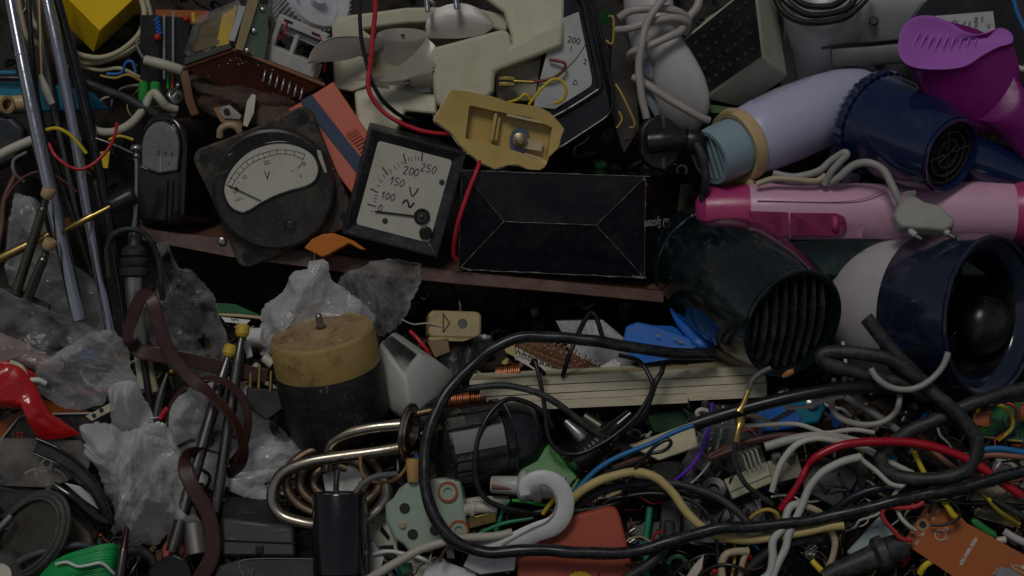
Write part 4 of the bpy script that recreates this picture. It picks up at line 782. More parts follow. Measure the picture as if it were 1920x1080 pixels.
# fan with hub and three swept blades
FB = mat('beige_fan_blade', (.33, .28, .235), .26, coat=.2, dirt=.3, dcol=(.4, .36, .28), sss=.0, scratch=.12)
hubl = [ell(t.L(755, y, h_), a_, b_, 40) for y, h_, a_, b_ in ((112, -112, 38, 12), (92, -106, 48, 15), (70, -94, 50, 14), (66, -91, 49, 13), (64, -90, 46, 11.5))]
fan = t.add('fan_hub', loft(hubl, True, True), mat('fan_hub_grey', (.40, .37, .31), .3, dirt=.25, dcol=(.3, .27, .2)), smooth=40)
t.add('hub_hole', xf(ball(4, s=(1, .6, .5)), t.L(755, 66, -85)), BLK, parent=fan)
def blade(o, dz=3):
    P = [t.L(*q) for q in o]; g = slabP(P, dz); return t.add('fan_blade', g, FB, parent=fan, bevel=1)
def blade2(a, b):     # two edges as curves; surface between
    A = cat(t.LL(a), 8); B = cat(t.LL(b), 8); vs = []; fs = []; m = min(len(A), len(B)); nn = 6
    for side in (0, -2.2):
        for i in range(m):
            for j in range(nn + 1):
                u = j / nn; p = A[i].lerp(B[i], u); p = p + Vector((0, 0, side + 2 * math.sin(math.pi * u))); vs.append(tuple(p))
    S = m * (nn + 1)
    for s_ in (0, 1):
        for i in range(m - 1):
            for j in range(nn):
                a0 = s_ * S + i * (nn + 1) + j; q = (a0, a0 + 1, a0 + nn + 2, a0 + nn + 1); fs.append(q if s_ else q[::-1])
    br_ = [i * (nn + 1) for i in range(m)] + [(m - 1) * (nn + 1) + j for j in range(1, nn + 1)] + [i * (nn + 1) + nn for i in range(m - 2, -1, -1)] + [j for j in range(nn - 1, 0, -1)]
    for i in range(len(br_)): a0, b0 = br_[i], br_[(i + 1) % len(br_)]; fs.append((a0, b0, b0 + S, a0 + S))
    t.add('fan_blade', (vs, fs), FB, parent=fan, smooth=60)
blade2([(576, 118, -40), (590, 90, -48), (625, 70, -60), (680, 70, -80), (715, 74, -90)], [(576, 119, -40), (610, 116, -60), (650, 112, -80), (690, 100, -95), (720, 92, -100)])
t.add('blade_edge_highlight', tube(t.LL([(663, 148, -40), (700, 154, -44), (745, 153, -47), (785, 144, -54), (814, 130, -68)]), 1.1, 6), mat('painted_pale_highlight', (.6, .57, .5), .3), parent=fan, smooth=60); t.add('blade_edge_highlight', tube(t.LL([(577, 118, -40), (590, 90, -48), (625, 70, -59), (680, 68, -79)]), 1.0, 6), mat('painted_pale_highlight', (0, 0, 0)), parent=fan, smooth=60)  # pale tubes painted in as highlights on the leading blade edges
blade2([(665, 147, -40), (720, 140, -60), (760, 115, -80), (790, 85, -88), (800, 70, -90)], [(668, 148, -40), (730, 154, -44), (780, 144, -50), (812, 128, -66), (830, 100, -80)])
blade2([(798, 66, -92), (800, 40, -96), (822, 15, -100), (865, 6, -100), (905, 20, -96), (926, 42, -92)], [(806, 72, -92), (830, 72, -92), (860, 72, -90), (890, 68, -88), (910, 62, -88), (927, 50, -90)])
t.add('metal_strip', join(slabP(t.LL([(728, 160, -110), (770, 160, -110), (805, 165, -108), (808, 172, -108), (770, 176, -108), (735, 172, -108)]), 3), xf(ball(7, s=(1, 1, .6)), t.L(764, 154, -104))), STEEL, smooth=50)
for lab, x, y in (('left of two chrome pins poking in from the top over the fan', 802, 10), ('right of two chrome pins poking in from the top over the fan', 856, 4)):
    rod('metal_pin', lab, 'pin', [(x - 4, y - 40, -60), (x, y + 12, -50)], 5.2, CHR, group='chrome pins over the fan')
# broken yellowed socket piece
t = Thing('broken_socket', 'broken yellowed plastic piece with a moulded recess and threaded shaft, over the carton', 'plastic piece', (930, 245, -10), rot=(0, 4, -8))
ol = ptx([(150, 550), (260, 560), (400, 590), (520, 630), (690, 652), (760, 690), (810, 740), (850, 790), (825, 860), (820, 900), (755, 965), (735, 1020), (700, 1045), (620, 1040), (560, 1010), (500, 1015), (415, 1040), (330, 1000), (240, 930), (195, 885), (150, 820), (40, 740), (95, 640)], 800, 0, 3.273)
YP = mat('yellowed_broken_plastic', (.56, .40, .12), .3, dirt=.35, dcol=(.38, .20, .05), sss=.1, ds=30)
base = [t.L(x, y, -2) for x, y in ol]
bo = t.add('body', slabP([(x, y, -22) for x, y, z in base], 8), YP, bevel=1.5)
def rim_plate(outer, holes_, z, th_, m, nm):       # plate with rectangular openings made from strips
    pass
# raised border: build outline shell minus recess by triangle strips
hole = [t.L(x, y, -2) for x, y in ptx([(262, 645), (420, 680), (640, 720), (775, 780), (740, 985), (560, 930), (400, 885), (235, 850)], 800, 0, 3.273)]
no = 96
ho = cat(hole + [], 1, True); 
def resamp(P, n):
    P = [Vector((p[0], p[1], 0)) for p in P]; L_ = [0]
    for i in range(len(P)): L_.append(L_[-1] + (P[(i + 1) % len(P)] - P[i]).length)
    out_ = []
    for k in range(n):
        d = L_[-1] * k / n; i = max(j for j in range(len(P)) if L_[j] <= d); out_.append(P[i].lerp(P[(i + 1) % len(P)], (d - L_[i]) / (L_[i + 1] - L_[i])))
    return out_
c0 = sum((Vector((p[0], p[1], 0)) for p in hole), Vector()) / len(hole)
def ray(P, ang):
    d = Vector((math.cos(ang), math.sin(ang), 0)); best = None
    for i in range(len(P)):
        a, b = Vector((P[i][0], P[i][1], 0)) - c0, Vector((P[(i + 1) % len(P)][0], P[(i + 1) % len(P)][1], 0)) - c0
        e = b - a; den = d.x * e.y - d.y * e.x
        if abs(den) < 1e-9: continue
        tt = (a.x * e.y - a.y * e.x) / den; uu = (a.x * d.y - a.y * d.x) / den
        if tt > 0 and -1e-6 <= uu <= 1 + 1e-6 and (best is None or tt > best): best = tt
    return c0 + d * (best or 10)
A_ = [2 * math.pi * k / 160 for k in range(160)]
Lo = [ray(base, a) for a in A_]; Li = [ray(hole, a) for a in A_]
jag = [1 + .008 * noise.noise(Vector((k * .9, 0, 0))) for k in range(160)]
L0 = [(c0.x + (p.x - c0.x) * j, c0.y + (p.y - c0.y) * j, -20) for p, j in zip(Lo, jag)]
t.add('raised_border', loft([L0, [(p[0], p[1], 6) for p in L0], [(c0.x + (p[0] - c0.x) * .985, c0.y + (p[1] - c0.y) * .985, 8) for p in L0], [(p.x, p.y, 5) for p in Li], [(c0.x + (p.x - c0.x) * .96, c0.y + (p.y - c0.y) * .96, -23) for p in Li]], True, False), YP, smooth=35)
t.add('divider', join(*[xf(box(6, 52, 14), (t.L(x, y, 0)[0], t.L(x, y, 0)[1], -4), (0, 0, -2)) for x, y in ((926, 238),)], xf(box(14, 44, 6), (t.L(930, 240, 0)[0], t.L(930, 240, 0)[1], -8))), YP, bevel=1)
t.add('inner_wall', join(xf(box(70, 5, 14), (t.L(985, 222, 0)[0], t.L(985, 222, 0)[1], -2), (0, 0, -4)), xf(box(34, 5, 16), (t.L(1000, 293, 0)[0], t.L(1000, 293, 0)[1], -2), (0, 0, -8)), xf(box(38, 20, 4), (t.L(1000, 270, 0)[0], t.L(1000, 270, 0)[1], -7), (0, 0, -2))), mat('paler_plastic', (.58, .46, .27), .45, dirt=.2), bevel=.8)
p = t.L(976, 262, 0)
t.add('washer', xf(prism([(22 * math.cos(a) * (.85 if abs(math.sin(a)) < .5 else 1), 24 * math.sin(a)) for a in [2 * math.pi * k / 24 for k in range(24)]], 0, 3), (p[0], p[1], -14)), mat('blue_grey_metal', (.14, .17, .24), .35, metal=.8, dirt=.3), bevel=.6)
t.add('threaded_shaft', join(xf(lathe([(14, 0), (14, 6), (11, 7), (11, 9), (10, 9.5), (10, 12), (7, 13), (7, 18), (.01, 19)], 24), (p[0], p[1], -6)), xf(box(12, 4, 4), (p[0] + 2, p[1] - 2, 12), (0, 0, 60))), mat('worn_brass_steel', (.40, .33, .2), .4, 1, dirt=.8, dcol=(.08, .06, .03), ds=200), smooth=30)
t.add('torn_white_edge', join(*[tube([tuple(Vector(L0[k]) + Vector((0, 0, 20 + 5 * random.random()))) for k in range(k0, k0 + 12, 2)], [1, 2.4, 1], 6, 3) for k0 in (58, 66, 74, 82, 90, 100, 112, 124)]), mat('torn_plastic', (.62, .58, .48), .6), smooth=60)
# red and black leads
wire('wire', 'black wire hanging from the top across the fan blades beside the red one', [(675, -20, -10), (675, 50, -10), (680, 90, -8), (692, 135, -8), (700, 160, -12), (720, 190, -25), (746, 214, -50), (770, 225, -70)], 4, WIREK)
wire('wire', 'long red wire hanging from the top over the fan to the broken socket', [(704, -20, -10), (700, 60, -8), (694, 120, -4), (691, 160, -2), (700, 186, -2), (722, 212, -2), (756, 234, -2), (800, 248, -4), (845, 252, -12)], 4.4, RW)
wire('wire', 'red wire running down between the square voltmeter and the carton', [(900, 300, -6), (892, 325, 10), (876, 365, 12), (862, 410, 10), (853, 450, -10), (850, 475, -30), (856, 487, -40)], 4.4, RW)
# terminals and wires right of the fan block
t = Thing('wire_terminal', 'brass spade terminals with a dark red lead at the right of the fan block', 'terminal', (975, 152, -95))
t.add('terminal', join(xf(box(30, 7, 8), t.L(950, 147, -96), (0, 0, 0)), xf(box(30, 7, 8), t.L(950, 158, -96)), tube(t.LL([(962, 152, -92), (1002, 154, -90)]), 3.4, 8)), BRASS, bevel=1)
t.add('lead', tube(t.LL([(1000, 154, -90), (1035, 147, -88), (1056, 132, -86), (1058, 118, -86), (1030, 112, -90)]), 3, 10), mat('dark_red_wire', (.20, .01, .015), .4), smooth=60)
wire('wire', 'yellow wire loop standing above the broken yellowed piece', [(992, 196, -50), (1012, 170, -44), (1036, 150, -44), (1054, 152, -46), (1062, 170, -48), (1056, 186, -54), (1040, 194, -60)], 3, YW)
wire('wire', 'yellow wire scrap behind the brass spade terminals', [(945, 195, -90), (970, 186, -85), (985, 176, -84), (995, 190, -88)], 3, YW)
# large black framed meter
t = Thing('panel_meter', 'large black framed panel meter with white dial reading 200, half hidden behind the fan block', 'meter', (1080, 120, -140), rot=(0, 6, 0))
fo = [(1020, -40, -110), (1112, -40, -110), (1140, 60, -110), (1166, 190, -104), (1160, 225, -100), (1145, 238, -98), (1060, 300, -90), (980, 310, -90)]
t.add('frame', slabP(t.LL([(1040, -40, -120), (1098, -40, -120), (1124, 60, -118), (1150, 205, -112), (1140, 232, -112), (1040, 290, -105), (985, 300, -105)]), 110), BLKG, bevel=7)
dl = t.add('dial', slabP([t.LP(x, y, z_) for x, y, z_ in ((1040, 40, 34), (1085, 22, 34), (1110, 145, 34), (1110, 158, 34), (1105, 164, 34), (1040, 205, 34), (1000, 200, 34))], 3), mat('grey_white_dial', (.50, .52, .50), .5, dirt=.2), bevel=1)
t.add('rim', tube([t.LP(x, y, 34) for x, y in ((1060, -30), (1092, 0), (1106, 60), (1124, 145), (1124, 165), (1112, 176), (1050, 214), (990, 240))], 6, 10, 5), BLKG, smooth=60)
t.add('rim', tube([t.LP(x, y, 34) for x, y in ((1104, -40), (1118, 20), (1146, 160), (1150, 190), (1140, 216), (1110, 238), (1040, 284))], 3.5, 10, 5), BLKG, smooth=60)
tx(t, '200', 1076, 76, 34.6, 17, -10, INK, dl); tx(t, '2', 1097, 116, 34.6, 15, -10, INK, dl)
marks(t, 'scale_marks', [[(1072, 86), (1070, 98)], [(1058, 132), (1080, 110), (1100, 80)], [(1074, 158), (1079, 150), (1082, 158), (1074, 158)]], 34.8, .7, INK, parent=dl)
slabt = slab('brown_sheet', 'dark brown panel standing behind the wires right of the large black meter', 'panel', [(1150, 20, -170), (1190, 100, -170), (1200, 240, -165), (1170, 290, -160), (1140, 200, -165)], 20, mat('dark_brown_plastic', (.03, .024, .02), .5, dust=.3)); slabt.solo(slabt.geo, slabt.mat, bevel=2)
for lab, pts in (('thin cream wire hook at the right edge of the large black meter', [(1142, 30, -90), (1150, 34, -85), (1150, 70, -85), (1146, 82, -85), (1136, 76, -88)]), ('long thin ochre wire bent beside the large black meter corner', [(1155, 158, -90), (1168, 180, -80), (1182, 210, -78), (1190, 232, -80), (1186, 240, -82), (1180, 238, -84)]), ('short ochre wire curl at the lower corner of the large black meter', [(1160, 208, -82), (1166, 224, -80), (1156, 240, -80)])):
    wire('wire', lab, pts, 2.2, mat('ochre_wire', (0, 0, 0)))
# white handset with wound cord
t = Thing('handset', 'white tapered appliance body with grey cord wound round its neck, top centre right', 'appliance body', (1250, 130, -120))
ax = [(1212, -40, -160, 50), (1216, 20, -150, 46), (1226, 70, -140, 46), (1246, 120, -130, 55), (1268, 165, -125, 60), (1284, 205, -125, 50), (1296, 232, -130, 22)]
t.add('body', loft([ell(t.L(x, y, h_), r_, r_ * .8, 40, tilt=(.1, .9)) for x, y, h_, r_ in ax]), mat('soft_white_plastic', (.52, .50, .49), .38, dirt=.2, dcol=(.3, .26, .22)), smooth=60, subd=1)
t.add('switch_plate', slabP(t.LL([(1204, 98, -98), (1216, 96, -92), (1226, 142, -82), (1220, 150, -84), (1206, 138, -92)]), 6), mat('grey_blue_plate', (.22, .24, .28), .4), bevel=2)
t.add('side_strip', tube(t.LL([(1210, 160, -90), (1222, 190, -84), (1232, 216, -88)]), [4, 9, 5], 12, flat=.3), mat('grey_blue_plate', (0, 0, 0)), smooth=60)
gc = []
CDW = mat('warm_grey_cord', (.40, .36, .33), .45, dirt=.3, dcol=(.2, .16, .13))
for lab, pts in (('grey flex wound highest round the neck of the white handset', [(1160, 35, -80), (1185, 20, -75), (1225, 16, -72), (1265, 20, -76), (1290, 34, -95), (1288, 50, -110)]),
                 ('grey flex wound in the middle round the neck of the white handset', [(1156, 56, -78), (1180, 52, -66), (1220, 42, -62), (1262, 34, -66), (1288, 42, -80), (1284, 62, -100)]),
                 ('grey flex wound lowest round the neck of the white handset', [(1180, 105, -90), (1186, 96, -72), (1215, 86, -60), (1255, 68, -60), (1276, 58, -70), (1280, 48, -90)]),
                 ('grey flex falling in a long arc from the top to the black round plug', [(1262, -20, -60), (1235, 8, -50), (1214, 40, -44), (1204, 80, -40), (1199, 130, -40), (1202, 175, -42), (1212, 222, -50)]),
                 ('grey flex crossing low over the white handset', [(1188, 146, -90), (1210, 156, -74), (1240, 178, -66), (1280, 202, -64), (1312, 218, -72), (1330, 226, -80)]),
                 ('grey flex looping at the top beside the white handset', [(1310, -20, -110), (1308, 10, -100), (1290, 34, -96), (1282, 60, -98)])):
    wire('cord', lab, pts, 7.5, CDW, 'cord')
# black round plug
t = Thing('power_plug', 'black round angled mains plug resting on the back of the carton', 'plug', (1236, 268, -30), rot=(0, 14, 0))
t.add('face', prism([(42 * math.cos(a) if abs(math.cos(a)) < .93 else 38 * (1 if math.cos(a) > 0 else -1), 50 * math.sin(a)) for a in [2 * math.pi * k / 40 for k in range(40)]], -16, 8), BLK, bevel=3)
t.add('earth_slot', join(box(7, 26, 8, (6, 38, 6)), box(7, 24, 8, (6, -38, 6))), DSTEEL, bevel=1)
t.add('grip', tube([(-22, 0, 10), (0, 2, 20), (34, 4, 26), (46, 5, 28)], [22, 21, 17, 15], 28, flat=.8), BLK, smooth=60)
t.add('cable_boot', tube([(44, 4, 28), (58, 2, 30), (72, -2, 28)], [22, 25, 22], 28), BLK, smooth=50)
wire('cable', 'black cable dropping from the black round plug behind the carton', [(1300, 262, -4), (1312, 280, 2), (1320, 310, 0), (1322, 345, -10), (1318, 372, -30)], 9, WIREM, 'cable')
wire('cable_clip', 'green speck of corroded copper on the black round plug', [(1237, 294, -14), (1238, 306, -12), (1236, 318, -12)], 2, mat('verdigris', (.03, .28, .18), .7), 'corrosion') if 0 else None
# cream box with black display
t = Thing('display_box', 'cream cornered box with a black speckled panel, leaning at top right of the grey flex', 'box', (1380, 90, -140))
A = [(1284, 76, -100), (1412, -30, -90), (1428, 106, -124), (1322, 178, -138)]
f0 = t.LL(A)
IV2 = mat('greenish_cream_plastic', (.46, .46, .35), .5, dirt=.3, dcol=(.25, .22, .14))
full = [(1276, 78, -102), (1416, -36, -92), (1432, 104, -126), (1322, 186, -142)]
bk = [(1312, 78, -280), (1450, -36, -280), (1476, 145, -220), (1392, 206, -200)]
bk = [(1330, 30, -240), (1460, -50, -230), (1478, 146, -200), (1392, 204, -210)]
t.add('case', hexa(t.LL(full), t.LL(bk)), IV2, bevel=4)
pn = t.add('panel', slabP([tuple(Vector(p) + Vector((0, 0, 3))) for p in f0], 4), mat('black_panel', (.004, .005, .008), .2, dust=.1, dirt=.1), bevel=.8)
A0, A1, A2, A3 = [Vector(p) + Vector((0, 0, 3.4)) for p in f0]
kb = []
for i in range(7):
    for j in range(4):
        u, v = .12 + i * .125, .16 + j * .22; p = (A0.lerp(A1, u)).lerp(A3.lerp(A2, u), v); kb.append(xf(box(7, 5, 1), tuple(p), (30, 10, 35)))
t.add('buttons', join(*kb), mat('dim_button', (.05, .052, .06), .4), parent=pn, bevel=.4)
slabt = slab('green_strip', 'narrow green strip wedged under the cream box with black panel', 'strip', [(1330, 196, -150), (1392, 204, -150), (1400, 214, -150), (1332, 212, -150)], 6, mat('dull_green', (.06, .16, .05), .5)); slabt.solo(slabt.geo, slabt.mat, bevel=1)
# silver iron / housing at the back
t = Thing('metal_housing', 'brushed silver appliance shell with a dark slot and a rivet, at top right', 'appliance shell', (1590, 70, -220))
SV = mat('brushed_silver', (.40, .40, .41), .33, .25, dirt=.3, dcol=(.2, .17, .14), stretch=(1, 10, 1))
N_ = 22; loops = []
for i in range(N_):
    u = i / (N_ - 1); a = math.pi * u
    loops.append([t.L(x, -60 + 240 * u + y_off, -180 - 150 * (abs(u - .3)) ** 1.5) for x, y_off in ((1462 + 22 * u, 20), (1560, 0), (1660, -10), (1760, -16), (1860, -20))])
vs = [p for l in loops for p in l]; fs = []
for i in range(N_ - 1):
    for k in range(4): a0 = i * 5 + k; fs.append((a0, a0 + 5, a0 + 6, a0 + 1))
o_ = t.add('shell', (vs, fs), SV, smooth=60); m_ = o_.modifiers.new('Solidify', 'SOLIDIFY'); m_.thickness = 6 * t.k; m_.offset = -1
t.add('side_cheek', slabP(t.LL([(1448, -20, -190), (1468, 40, -180), (1490, 110, -190), (1496, 175, -200), (1470, 190, -200), (1440, 60, -200)]), 16), BLKM, bevel=3)
t.add('recessed_slot', join(xf(tube([(-80, 0, 0), (0, 4, 0), (180, 14, 0)], [20, 22, 22], 24, flat=.35), t.L(1640, 104, -176))), mat('grey_slot', (.16, .16, .165), .5, metal=.6, dust=.2), smooth=60)
t.add('slot_lip', tube(t.LL([(1540, 90, -168), (1580, 84, -166), (1640, 80, -166), (1720, 72, -168)]), 3, 8), BLKG, smooth=60)
t.add('rivet', xf(lathe([(9, 0), (9, 3), (6, 6), (.01, 6)], 24), t.L(1638, 40, -178)), DSTEEL)
for lab, pts in (('outermost black cable loop at the top over the silver shell', [(1446, -30, -130), (1462, 14, -120), (1495, 38, -115), (1540, 42, -115), (1590, 30, -120), (1625, -5, -130), (1630, -30, -140)]), ('middle black cable loop at the top over the silver shell', [(1454, -30, -140), (1475, 4, -128), (1510, 26, -122), (1550, 28, -122), (1590, 14, -128), (1610, -20, -140)]), ('innermost black cable loop at the top over the silver shell', [(1470, -30, -150), (1490, -2, -140), (1520, 12, -136), (1560, 12, -136), (1590, -8, -145)])):
    wire('cable', lab, pts, 6.5, mat('shiny_black_cable', (.014, .014, .016), .25), 'cable', group='black cable loops over the silver shell')
# black disc with a label
t = Thing('black_disc', 'black rounded appliance base with a white printed rating label behind the purple dryer', 'appliance base', (1815, 80, -170))
t.add('base', prism([(115 * math.cos(a), 112 * math.sin(a)) for a in [2 * math.pi * k / 60 for k in range(60)]], -30, 0), BLK, bevel=5)
t.add('rim', tube([(113 * math.cos(a), 110 * math.sin(a), 0) for a in [2 * math.pi * k / 40 for k in range(40)]], 2, 8, 1, closed=True), DSTEEL, smooth=60)
lb = t.add('label', slabP(t.LL([(1752, 30, -166), (1862, 21, -166), (1866, 54, -166), (1868, 90, -166), (1756, 90, -166)]), 2), mat('label_paper', (.50, .50, .50), .5, dirt=.15), bevel=.3)
for s_, x, y, sz in (('CE', 1790, 46, 16), ('Mod.220V', 1808, 52, 6), ('Made 50Hz', 1818, 52, 6), ('INDO', 1830, 44, 10), ('Type', 1842, 36, 6), ('V', 1854, 50, 14)):
    t.add('lettering', text(s_, sz, .1, rot=-90 if s_ != 'V' else 0, at=t.L(x, y, -165), sx=.9), INK, parent=lb, smooth=0)
wire('cable', 'blue cable at the very top right corner', [(1896, -20, -110), (1906, 20, -105), (1925, 60, -100)], 4, mat('blue_wire', (0, 0, 0)), 'cable')
wire('cable', 'short white cable at the right edge behind the purple dryer handle', [(1895, 118, -120), (1912, 128, -115), (1940, 134, -110)], 6, WHTC, 'cable')
# grey cord and euro plug
EP = mat('grey_plug_plastic', (.34, .33, .30), .45, dirt=.3, dcol=(.15, .13, .1))
t = Thing('euro_plug', 'grey flat two pin plug lying on the pink styling dryer', 'plug', (1730, 408, 50), rot=(-25, 0, -6))
bd = [(-60, -6), (-50, 18), (-38, 34), (-20, 42), (0, 30), (30, 26), (50, 8), (62, -4), (58, -18), (40, -30), (-44, -32), (-54, -20)]
t.add('body', prism(bd, -13, 13, .92), EP, bevel=4)
t.add('ridge', join(*[tube([(-36 - i * 1.2, 30 + i * 4, 10), (-24 - i * 1, 36 + i * 3.4, 12), (-16, 44 + i * 2, 8)], 1.2, 6) for i in range(4)]), EP, smooth=60)
for x, y in ((-22, -34), (40, -24)):
    pn = t.add('pin', tube([(x, y, 0), (x + 14, y - 12, 6), (x + 20, y - 17, 9)], 4.6, 16), STEEL, smooth=50); t.add('pin_sleeve', tube([(x - 2, y + 4, 0), (x + 9, y - 7, 4)], 6.2, 16), mat('light_grey_sleeve', (.45, .45, .42), .4), parent=pn, smooth=50)
wire('cord', 'grey cord leading from the grey plug up and over behind the navy dryer', [(1694, 392, 44), (1684, 372, 46), (1672, 345, 40), (1655, 318, 30), (1630, 304, 22), (1600, 310, 10), (1575, 330, 0), (1560, 342, -10)], 7.5, GRYC, 'cord')
wire('cord', 'grey cord folded in a tight bend left of the navy dryer', [(1545, 345, -10), (1560, 322, 0), (1580, 300, 6), (1588, 290, 8), (1582, 286, 6), (1560, 300, -4), (1535, 320, -10), (1490, 332, -20), (1450, 325, -30)], 7, GRYC, 'cord')
wire('cord', 'pale cord lying along the top of the pink styling dryer', [(1418, 345, -10), (1450, 336, -6), (1490, 336, -6), (1530, 340, -8), (1548, 330, -12)], 6, mat('tan_cream_cord', (.45, .38, .25), .5, dirt=.3), 'cord')
slabt = slab('flat_cover', 'dark green flat plastic base behind the white and navy dryer', 'plastic base', [(1470, 448, -46), (1680, 436, -46), (1840, 426, -46), (1886, 428, -46), (1904, 440, -46), (1912, 480, -46), (1880, 520, -50), (1500, 520, -50)], 40, mat('dark_green_plastic', (.008, .03, .03), .3, dust=.5, dirt=.2)); slabt.solo(slabt.geo, slabt.mat, bevel=6)
# ================= plastic bags =================
def bag(label, outline, c, depth, amp, h, m, seed, f=.022, st=(1, 1), ang=0, slope=(0, 0), name='plastic_bag', rings=44, ragged=4):
    cx, cy = c; t = Thing(name, label, 'plastic bag', (cx, cy, h)); o = [t.L(x, y, h)[:2] for x, y in outline]
    return t.solo(film(o, (0, 0), depth, amp, seed, rings=rings, f=f, st=st, ang=ang, ragged=ragged, slope=slope), m, smooth=75)
o3 = lambda l, ox, oy: [(ox + x / 3, oy + y / 3) for x, y in l]
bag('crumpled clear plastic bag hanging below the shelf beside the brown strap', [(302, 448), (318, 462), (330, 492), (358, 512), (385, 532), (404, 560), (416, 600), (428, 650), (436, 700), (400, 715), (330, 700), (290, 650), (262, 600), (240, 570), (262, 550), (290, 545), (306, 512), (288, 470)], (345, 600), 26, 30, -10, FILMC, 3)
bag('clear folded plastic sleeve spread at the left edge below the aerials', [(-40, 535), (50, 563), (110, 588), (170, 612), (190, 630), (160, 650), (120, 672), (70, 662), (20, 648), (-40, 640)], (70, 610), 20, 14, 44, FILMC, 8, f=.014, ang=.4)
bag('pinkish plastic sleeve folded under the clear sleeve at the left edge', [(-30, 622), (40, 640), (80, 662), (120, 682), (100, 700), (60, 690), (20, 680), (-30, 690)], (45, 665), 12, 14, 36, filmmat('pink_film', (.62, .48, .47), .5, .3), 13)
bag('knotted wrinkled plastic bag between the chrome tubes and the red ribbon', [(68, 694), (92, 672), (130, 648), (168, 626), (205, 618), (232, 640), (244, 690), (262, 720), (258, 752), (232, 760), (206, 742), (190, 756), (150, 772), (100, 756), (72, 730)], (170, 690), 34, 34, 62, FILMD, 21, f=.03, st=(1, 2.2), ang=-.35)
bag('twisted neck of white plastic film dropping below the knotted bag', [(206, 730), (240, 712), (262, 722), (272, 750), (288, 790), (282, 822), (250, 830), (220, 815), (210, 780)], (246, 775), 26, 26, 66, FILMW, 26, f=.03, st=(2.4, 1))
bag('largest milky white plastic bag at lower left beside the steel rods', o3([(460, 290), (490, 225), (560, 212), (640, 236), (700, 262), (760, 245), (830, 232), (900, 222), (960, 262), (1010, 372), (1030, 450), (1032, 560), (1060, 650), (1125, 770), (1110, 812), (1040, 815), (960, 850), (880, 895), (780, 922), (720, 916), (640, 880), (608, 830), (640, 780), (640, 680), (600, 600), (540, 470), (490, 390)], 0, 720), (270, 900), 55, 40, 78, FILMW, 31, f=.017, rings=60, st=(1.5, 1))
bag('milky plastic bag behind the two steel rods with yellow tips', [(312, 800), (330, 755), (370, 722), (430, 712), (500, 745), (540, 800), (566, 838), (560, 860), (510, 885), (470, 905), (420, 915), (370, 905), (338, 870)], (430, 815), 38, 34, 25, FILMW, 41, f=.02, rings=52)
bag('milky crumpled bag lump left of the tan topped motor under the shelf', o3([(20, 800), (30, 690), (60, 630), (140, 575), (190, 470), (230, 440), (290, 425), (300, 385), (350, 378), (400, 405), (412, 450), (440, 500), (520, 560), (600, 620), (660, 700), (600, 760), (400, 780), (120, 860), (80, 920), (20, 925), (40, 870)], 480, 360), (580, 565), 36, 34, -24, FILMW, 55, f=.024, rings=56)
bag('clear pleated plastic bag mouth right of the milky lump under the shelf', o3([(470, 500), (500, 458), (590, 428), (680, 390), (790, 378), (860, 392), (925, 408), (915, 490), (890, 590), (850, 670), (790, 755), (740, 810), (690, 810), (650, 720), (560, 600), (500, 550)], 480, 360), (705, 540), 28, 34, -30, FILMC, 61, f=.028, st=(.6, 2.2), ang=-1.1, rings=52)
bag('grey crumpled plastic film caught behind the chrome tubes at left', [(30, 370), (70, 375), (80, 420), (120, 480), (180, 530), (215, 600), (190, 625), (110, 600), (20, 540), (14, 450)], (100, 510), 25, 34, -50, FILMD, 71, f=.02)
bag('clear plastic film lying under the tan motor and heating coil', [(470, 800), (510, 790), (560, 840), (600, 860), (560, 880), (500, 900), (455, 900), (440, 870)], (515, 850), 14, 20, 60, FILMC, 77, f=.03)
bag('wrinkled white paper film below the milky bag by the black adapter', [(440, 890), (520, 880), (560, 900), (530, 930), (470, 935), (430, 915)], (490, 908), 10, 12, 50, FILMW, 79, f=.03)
bag('dark crumpled film beside the beige socket under the shelf', [(830, 660), (870, 640), (905, 625), (925, 640), (900, 680), (870, 710), (840, 700)], (875, 668), 18, 20, -70, mat('black_film', (.02, .02, .022), .3, dust=.2), 83, f=.04, name='plastic_film')
# ================= strap =================
LE = mat('brown_leather', (.055, .018, .013), .3, dirt=.3, dcol=(.04, .018, .014), bump=.25, bs=1500, dust=.1)
def strp(label, pts, w_, tw=None, h=None, th_=3.2):
    t = Thing('leather_strap', label, 'strap', pts[len(pts) // 2]); return t.solo(strap(t.LL(pts), w_, th_, 9, tw), LE, smooth=22)
strp('brown leather strap folded at its top and falling to the right over the steel rods', [(244, 645, 70), (236, 638, 74), (250, 590, 84), (266, 556, 92), (284, 562, 108), (298, 610, 112), (318, 660, 112), (355, 706, 112), (400, 745, 114), (440, 790, 114), (456, 835, 108), (450, 870, 90), (425, 890, 60)], 26, [60, 40, 10, 20, 5, 0, 0, 15, 50, 60, 50, 40, 30])
strp('brown leather strap lying flat behind the steel rods towards the tan motor', [(245, 640, 40), (262, 658, 50), (300, 666, 56), (350, 674, 56), (420, 690, 50), (500, 706, 40)], 28, [30, 10, 0, 0, 0, 0])
strp('brown leather strap loop circling round the steel rods', [(313, 800, 92), (318, 762, 96), (345, 728, 100), (385, 710, 100), (425, 718, 98), (455, 748, 92), (465, 790, 86), (455, 840, 70), (430, 872, 50)], 16, [70, 70, 60, 55, 45, 20, 10, 20, 40])
strp('brown leather strap curling forward low over the left steel rod', [(408, 850, 60), (378, 845, 90), (352, 855, 120), (348, 880, 135), (362, 915, 142), (386, 955, 145), (398, 1000, 146), (396, 1045, 148), (375, 1085, 150), (355, 1120, 150)], 29, [80, 70, 40, 15, 0, 0, 0, 5, 10, 10])
